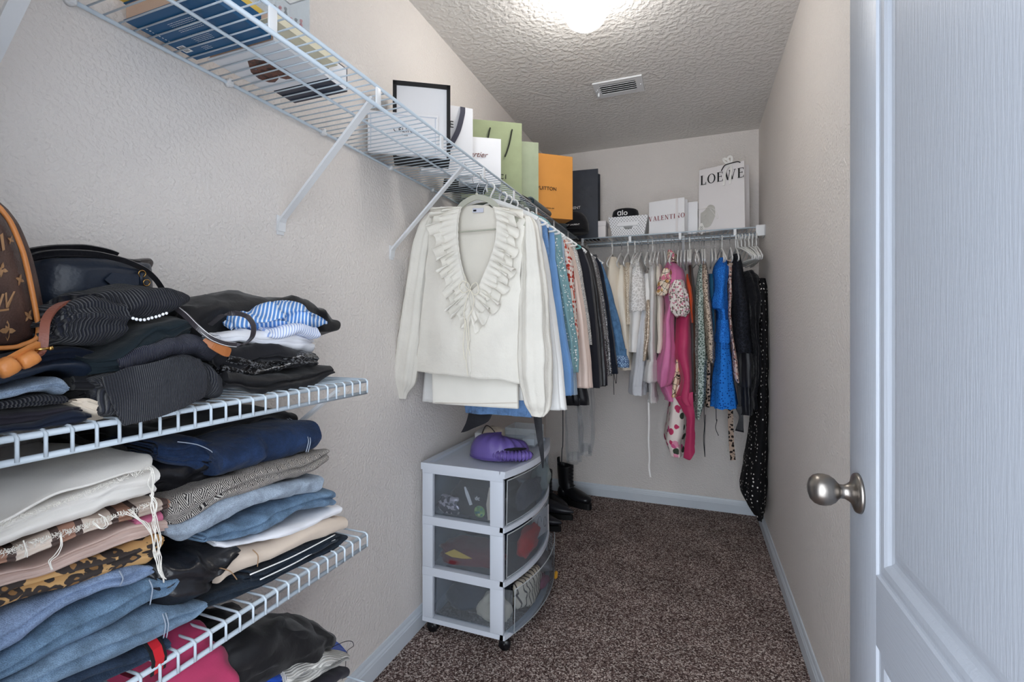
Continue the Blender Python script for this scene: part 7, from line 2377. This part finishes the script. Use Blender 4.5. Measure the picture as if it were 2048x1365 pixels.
# gathered handle: bunched tube around the opening
hp = [C0 + RX * (0.035 + 0.07 * math.cos(t_)) + RY * (-0.062 + 0.03 * math.sin(t_)) + Vector((0, 0, 0.026 + 0.012 * math.sin(t_ * 0.5))) for t_ in [math.radians(-175 + k * 3.1) for k in range(100)]]
hp = [C0 + RX * (-0.015 + 0.14 * f) + RY * (-0.082 - 0.030 * math.sin(math.pi * f)) + Vector((0, 0, 0.022 + 0.004 * math.sin(math.pi * f))) for f in [k / 119 for k in range(120)]]
adopt(pp, MB().tube(hp, [0.0165 + 0.0042 * math.sin(k * 0.55) + 0.0015 * math.sin(k * 1.7) - 0.006 * (abs(k - 60) / 60) ** 4 for k in range(120)], 14).obj('gathered_handle', PURR))
op = [C0 + RX * (-0.005 + 0.115 * f) + RY * (-0.068 - 0.022 * math.sin(math.pi * f)) + Vector((0, 0, 0.044 + 0.003 * math.sin(math.pi * f))) for f in [k / 19 for k in range(20)]]
adopt(pp, MB().band(op, RY * 1.0 + Vector((0, 0, 0.25)), [0.004 + 0.016 * math.sin(math.pi * k / 19) for k in range(20)], 0.004).obj('opening', M_['black_smooth']))
adopt(pp, MB().tube([C0 + RX * (0.128 * math.cos(t_) * 1.0 + 0.01) + RY * (0.098 * math.sin(t_)) + Vector((0, 0, 0.0035)) for t_ in [2 * math.pi * k / 60 for k in range(60)]], 0.0022, 6, closed=True).obj('piping', PUR))
# things behind the pouch
cb = empty('display_case', (0.30, 2.03, zt), 'clear open acrylic tray at the far end of the drawer tower', 'tray')
for q in ((0.23, 0.37, 1.975, 1.978, 0.075), (0.23, 0.37, 2.102, 2.105, 0.075), (0.23, 0.233, 1.978, 2.102, 0.075), (0.367, 0.37, 1.978, 2.102, 0.075), (0.233, 0.367, 1.978, 2.102, 0.003)):
    adopt(cb, MB().box(q[0], q[1], q[2], q[3], zt, zt + q[4]).obj('panel', CLB))
adopt(cb, MB().box(0.31, 0.366, 1.985, 2.10, zt + 0.0035, zt + 0.03, bev=0.001).obj('inner_box', PB['white']))
pt = tag(heap('cloth_bundle', 'cream cloth tangle with a dark chain behind the violet pouch', 'cloth', (0.175, 1.99, zt), (0.05, 0.05, 0.035), M_['beige_silk'], 21, None, 0.5), None)
q = smooth_path([(0.12, 1.95, zt + 0.004), (0.13, 1.955, zt + 0.05), (0.15, 1.95, zt + 0.082), (0.18, 1.94, zt + 0.075), (0.21, 1.94, zt + 0.04), (0.22, 1.94, zt + 0.003)], 40)
tag(MB().tube(q, 0.0022, 6).obj('necklace_chain', m_plain('dark_metal', rgb(60, 56, 54), 0.3, 0.8), None, (0.12, 1.95, zt + 0.004)), 'thin dark chain draped over the cream cloth on the drawer tower', 'chain')
tag(MB().box(-0.05, 0.05, -0.07, 0.07, 0, 0.03, Matrix.Translation((0.10, 2.09, zt)) @ Matrix.Rotation(0.2, 4, 'Z'), 0.002).obj('gift_box', PB['white'], None, (0.10, 2.09, zt)), 'low white box in the wall corner of the drawer tower', 'box')
yb_ = heap('toy', 'small yellow cloth thing on the carpet behind the far caster', 'cloth', (0.405, 2.185, 0.0), (0.010, 0.012, 0.016), m_fab('yellow_orange', rgb(214, 156, 50), 0.8), 22, None)

# ================================================================ BOOTS
SOLE = m_plain('black_rubber', rgb(14, 14, 16), 0.5)
BL = m_leather('boot_leather', rgb(20, 21, 25), 0.33, 240, 0.35, 0.5)
BL2 = m_leather('soft_boot_leather', rgb(40, 41, 48), 0.38, 240, 0.35, 0.5)


def boot(label, loc, rz, kind, group):
    """toe towards local +x"""
    e = empty('boot', loc, label, 'boots', group, rz)
    chunky = kind == 'combat'
    s = 1.0
    hl = 0.035 if chunky else 0.03
    shaft_h = 0.22 if chunky else 0.17
    mat = BL if chunky else BL2
    # shaft and foot as one skin: rings travel down the shaft, then forward to the toe
    R = []
    top = [(shaft_h + hl, -0.005, 0.062, 0.050), (0.16 + hl, -0.005, 0.060, 0.046), (0.11 + hl, -0.002, 0.056, 0.042), (0.075 + hl, 0.004, 0.062, 0.040)]
    vs, fs = [], []
    n = 22
    rings = []
    for z, cx_, hx, hy in top:
        rings.append([Vector((cx_ + hx * math.cos(a), hy * math.sin(a), z + (0.006 * math.cos(2 * a) if z > 0.2 else 0))) for a in [2 * math.pi * k / n for k in range(n)]])
    # instep to toe: rings tilt from horizontal to vertical
    L_ = 0.205 if chunky else 0.235
    toe_w, toe_h = (0.040, 0.040) if chunky else (0.008, 0.012)
    foot = [(62, 0.012, 0.045, 0.066, 0.041), (40, 0.035, 0.036, 0.060, 0.043), (15, 0.075, 0.032, 0.045, 0.046), (2, 0.125, 0.028, 0.033, 0.048), (0, L_ - 0.055, 0.024, 0.027 if chunky else 0.020, 0.045 if chunky else 0.030), (0, L_ - 0.022, 0.023, 0.024 if chunky else 0.012, 0.036 if chunky else 0.015), (0, L_ - 0.004, 0.021, 0.013 if chunky else 0.006, 0.022 if chunky else 0.005)]
    for tilt, x, zc, hh, hw in foot:
        a_t = math.radians(tilt)
        ux, uz = math.sin(a_t), -math.cos(a_t)
        ring_ = []
        for k in range(n):
            a = 2 * math.pi * k / n
            p = Vector((x - hh * math.cos(a) * -1 * ux, hw * math.sin(a), hl + zc + hh * math.cos(a) * -uz * -1))
            ring_.append(p)
        # keep the sole side flat
        ring_ = [Vector((p.x, p.y, max(p.z, hl))) for p in ring_]
        rings.append(ring_)
    for r in rings:
        vs += r
    for i in range(len(rings) - 1):
        for k in range(n):
            k2 = (k + 1) % n
            fs.append((i * n + k, i * n + k2, i * n + n + k2, i * n + n + k))
    fs.append(tuple((len(rings) - 1) * n + k for k in range(n)))
    ob = mesh_obj('upper', vs, fs, mat, e)
    md = ob.modifiers.new('leather', 'SOLIDIFY')
    md.thickness = 0.0025
    md2 = ob.modifiers.new('smooth', 'SUBSURF')
    md2.levels = md2.render_levels = 1
    # heel counter
    MB().ball((-0.022, 0, hl + 0.030), 0.046, 18, 12, (0.86, 0.86, 1.1)).obj('heel_counter', mat, e)
    # sole
    o_, m = [], 26
    for k in range(m):
        a = 2 * math.pi * k / m
        ca, sa = math.cos(a), math.sin(a)
        x = 0.072 + (L_ / 2 + 0.036) * ca
        w = 0.043 * (1 - 0.12 * ca) if chunky else 0.042 * (1 - 0.45 * max(0, ca) ** 1.5)
        o_.append((x, w * math.copysign(abs(sa) ** (0.7 if chunky else 0.9), sa)))
    vs = [(a, b, 0.006 if not chunky else 0.0) for a, b in o_] + [(a, b, hl + (0.004 if chunky else 0.001)) for a, b in o_]
    if chunky:
        fs = [tuple(range(m)), tuple(range(m, 2 * m))] + [(i, (i + 1) % m, m + (i + 1) % m, m + i) for i in range(m)]
        MB().add(vs, fs).obj('sole', SOLE, e)
    else:
        vs = [(a, b, hl - 0.005 if a < 0.03 else max(0.001, hl - 0.005 - (a - 0.03) * 0.9)) for a, b in o_] + [(a, b, hl + 0.002 if a < 0.09 else hl + 0.002) for a, b in o_]
        fs = [tuple(range(m)), tuple(range(m, 2 * m))] + [(i, (i + 1) % m, m + (i + 1) % m, m + i) for i in range(m)]
        MB().add(vs, fs).obj('sole', SOLE, e)
        MB().box(-0.062, -0.012, -0.027, 0.027, 0, hl - 0.005, bev=0.003).obj('heel', SOLE, e)
    if chunky:
        for k in range(6):
            z = hl + 0.085 + k * 0.024
            x = 0.058 + (0.012 if k == 0 else 0)
            MB().tube([(x - 0.014, -0.026, z), (x + 0.004, 0, z + 0.006), (x - 0.014, 0.026, z)], 0.0022, 6).tube([(x - 0.014, 0.026, z), (x + 0.004, 0, z + 0.010), (x - 0.014, -0.026, z + 0.022)], 0.0020, 6).obj('lace', M_['black_cotton'], e)
        MB().band(smooth_path([(-0.066, 0, hl + 0.20), (-0.072, 0, hl + 0.25), (-0.062, 0, hl + 0.256), (-0.060, 0, hl + 0.215)], 14), (0, 1, 0), 0.016, 0.002).obj('pull_loop', M_['black_cotton'], e)
    else:
        MB().band([(0.0, 0.0455, hl + 0.16), (0.0, 0.044, hl + 0.12), (0.002, 0.0425, hl + 0.08)], (1, 0, 0), [0.045, 0.034, 0.018], 0.002).band([(0.0, -0.0455, hl + 0.16), (0.0, -0.044, hl + 0.12), (0.002, -0.0425, hl + 0.08)], (1, 0, 0), [0.045, 0.034, 0.018], 0.002).obj('elastic_gusset', M_['black_cotton'], e)
    return e


GBt = 'black boots on the carpet behind the drawer tower'
p1 = U(1150, 1012, z=0)
boot('black laced combat boot nearest the back wall, behind the drawer tower', (p1.x - 0.075, p1.y + 0.05, 0), math.radians(-25), 'combat', GBt)
p2 = U(1120, 1022, z=0)
boot('black laced combat boot squeezed against the tower, second of its pair', (p2.x - 0.11, p2.y + 0.02, 0), math.radians(-32), 'combat', GBt)
p3 = U(1152, 1037, z=0)
boot('pointed black ankle boot with toe furthest out on the carpet', (p3.x - 0.232, p3.y - 0.01, 0), math.radians(-8), 'ankle', GBt)
p4 = U(1128, 1060, z=0)
boot('pointed black ankle boot half hidden by the tower corner', (p4.x - 0.232, p4.y - 0.02, 0), math.radians(-4), 'ankle', GBt)
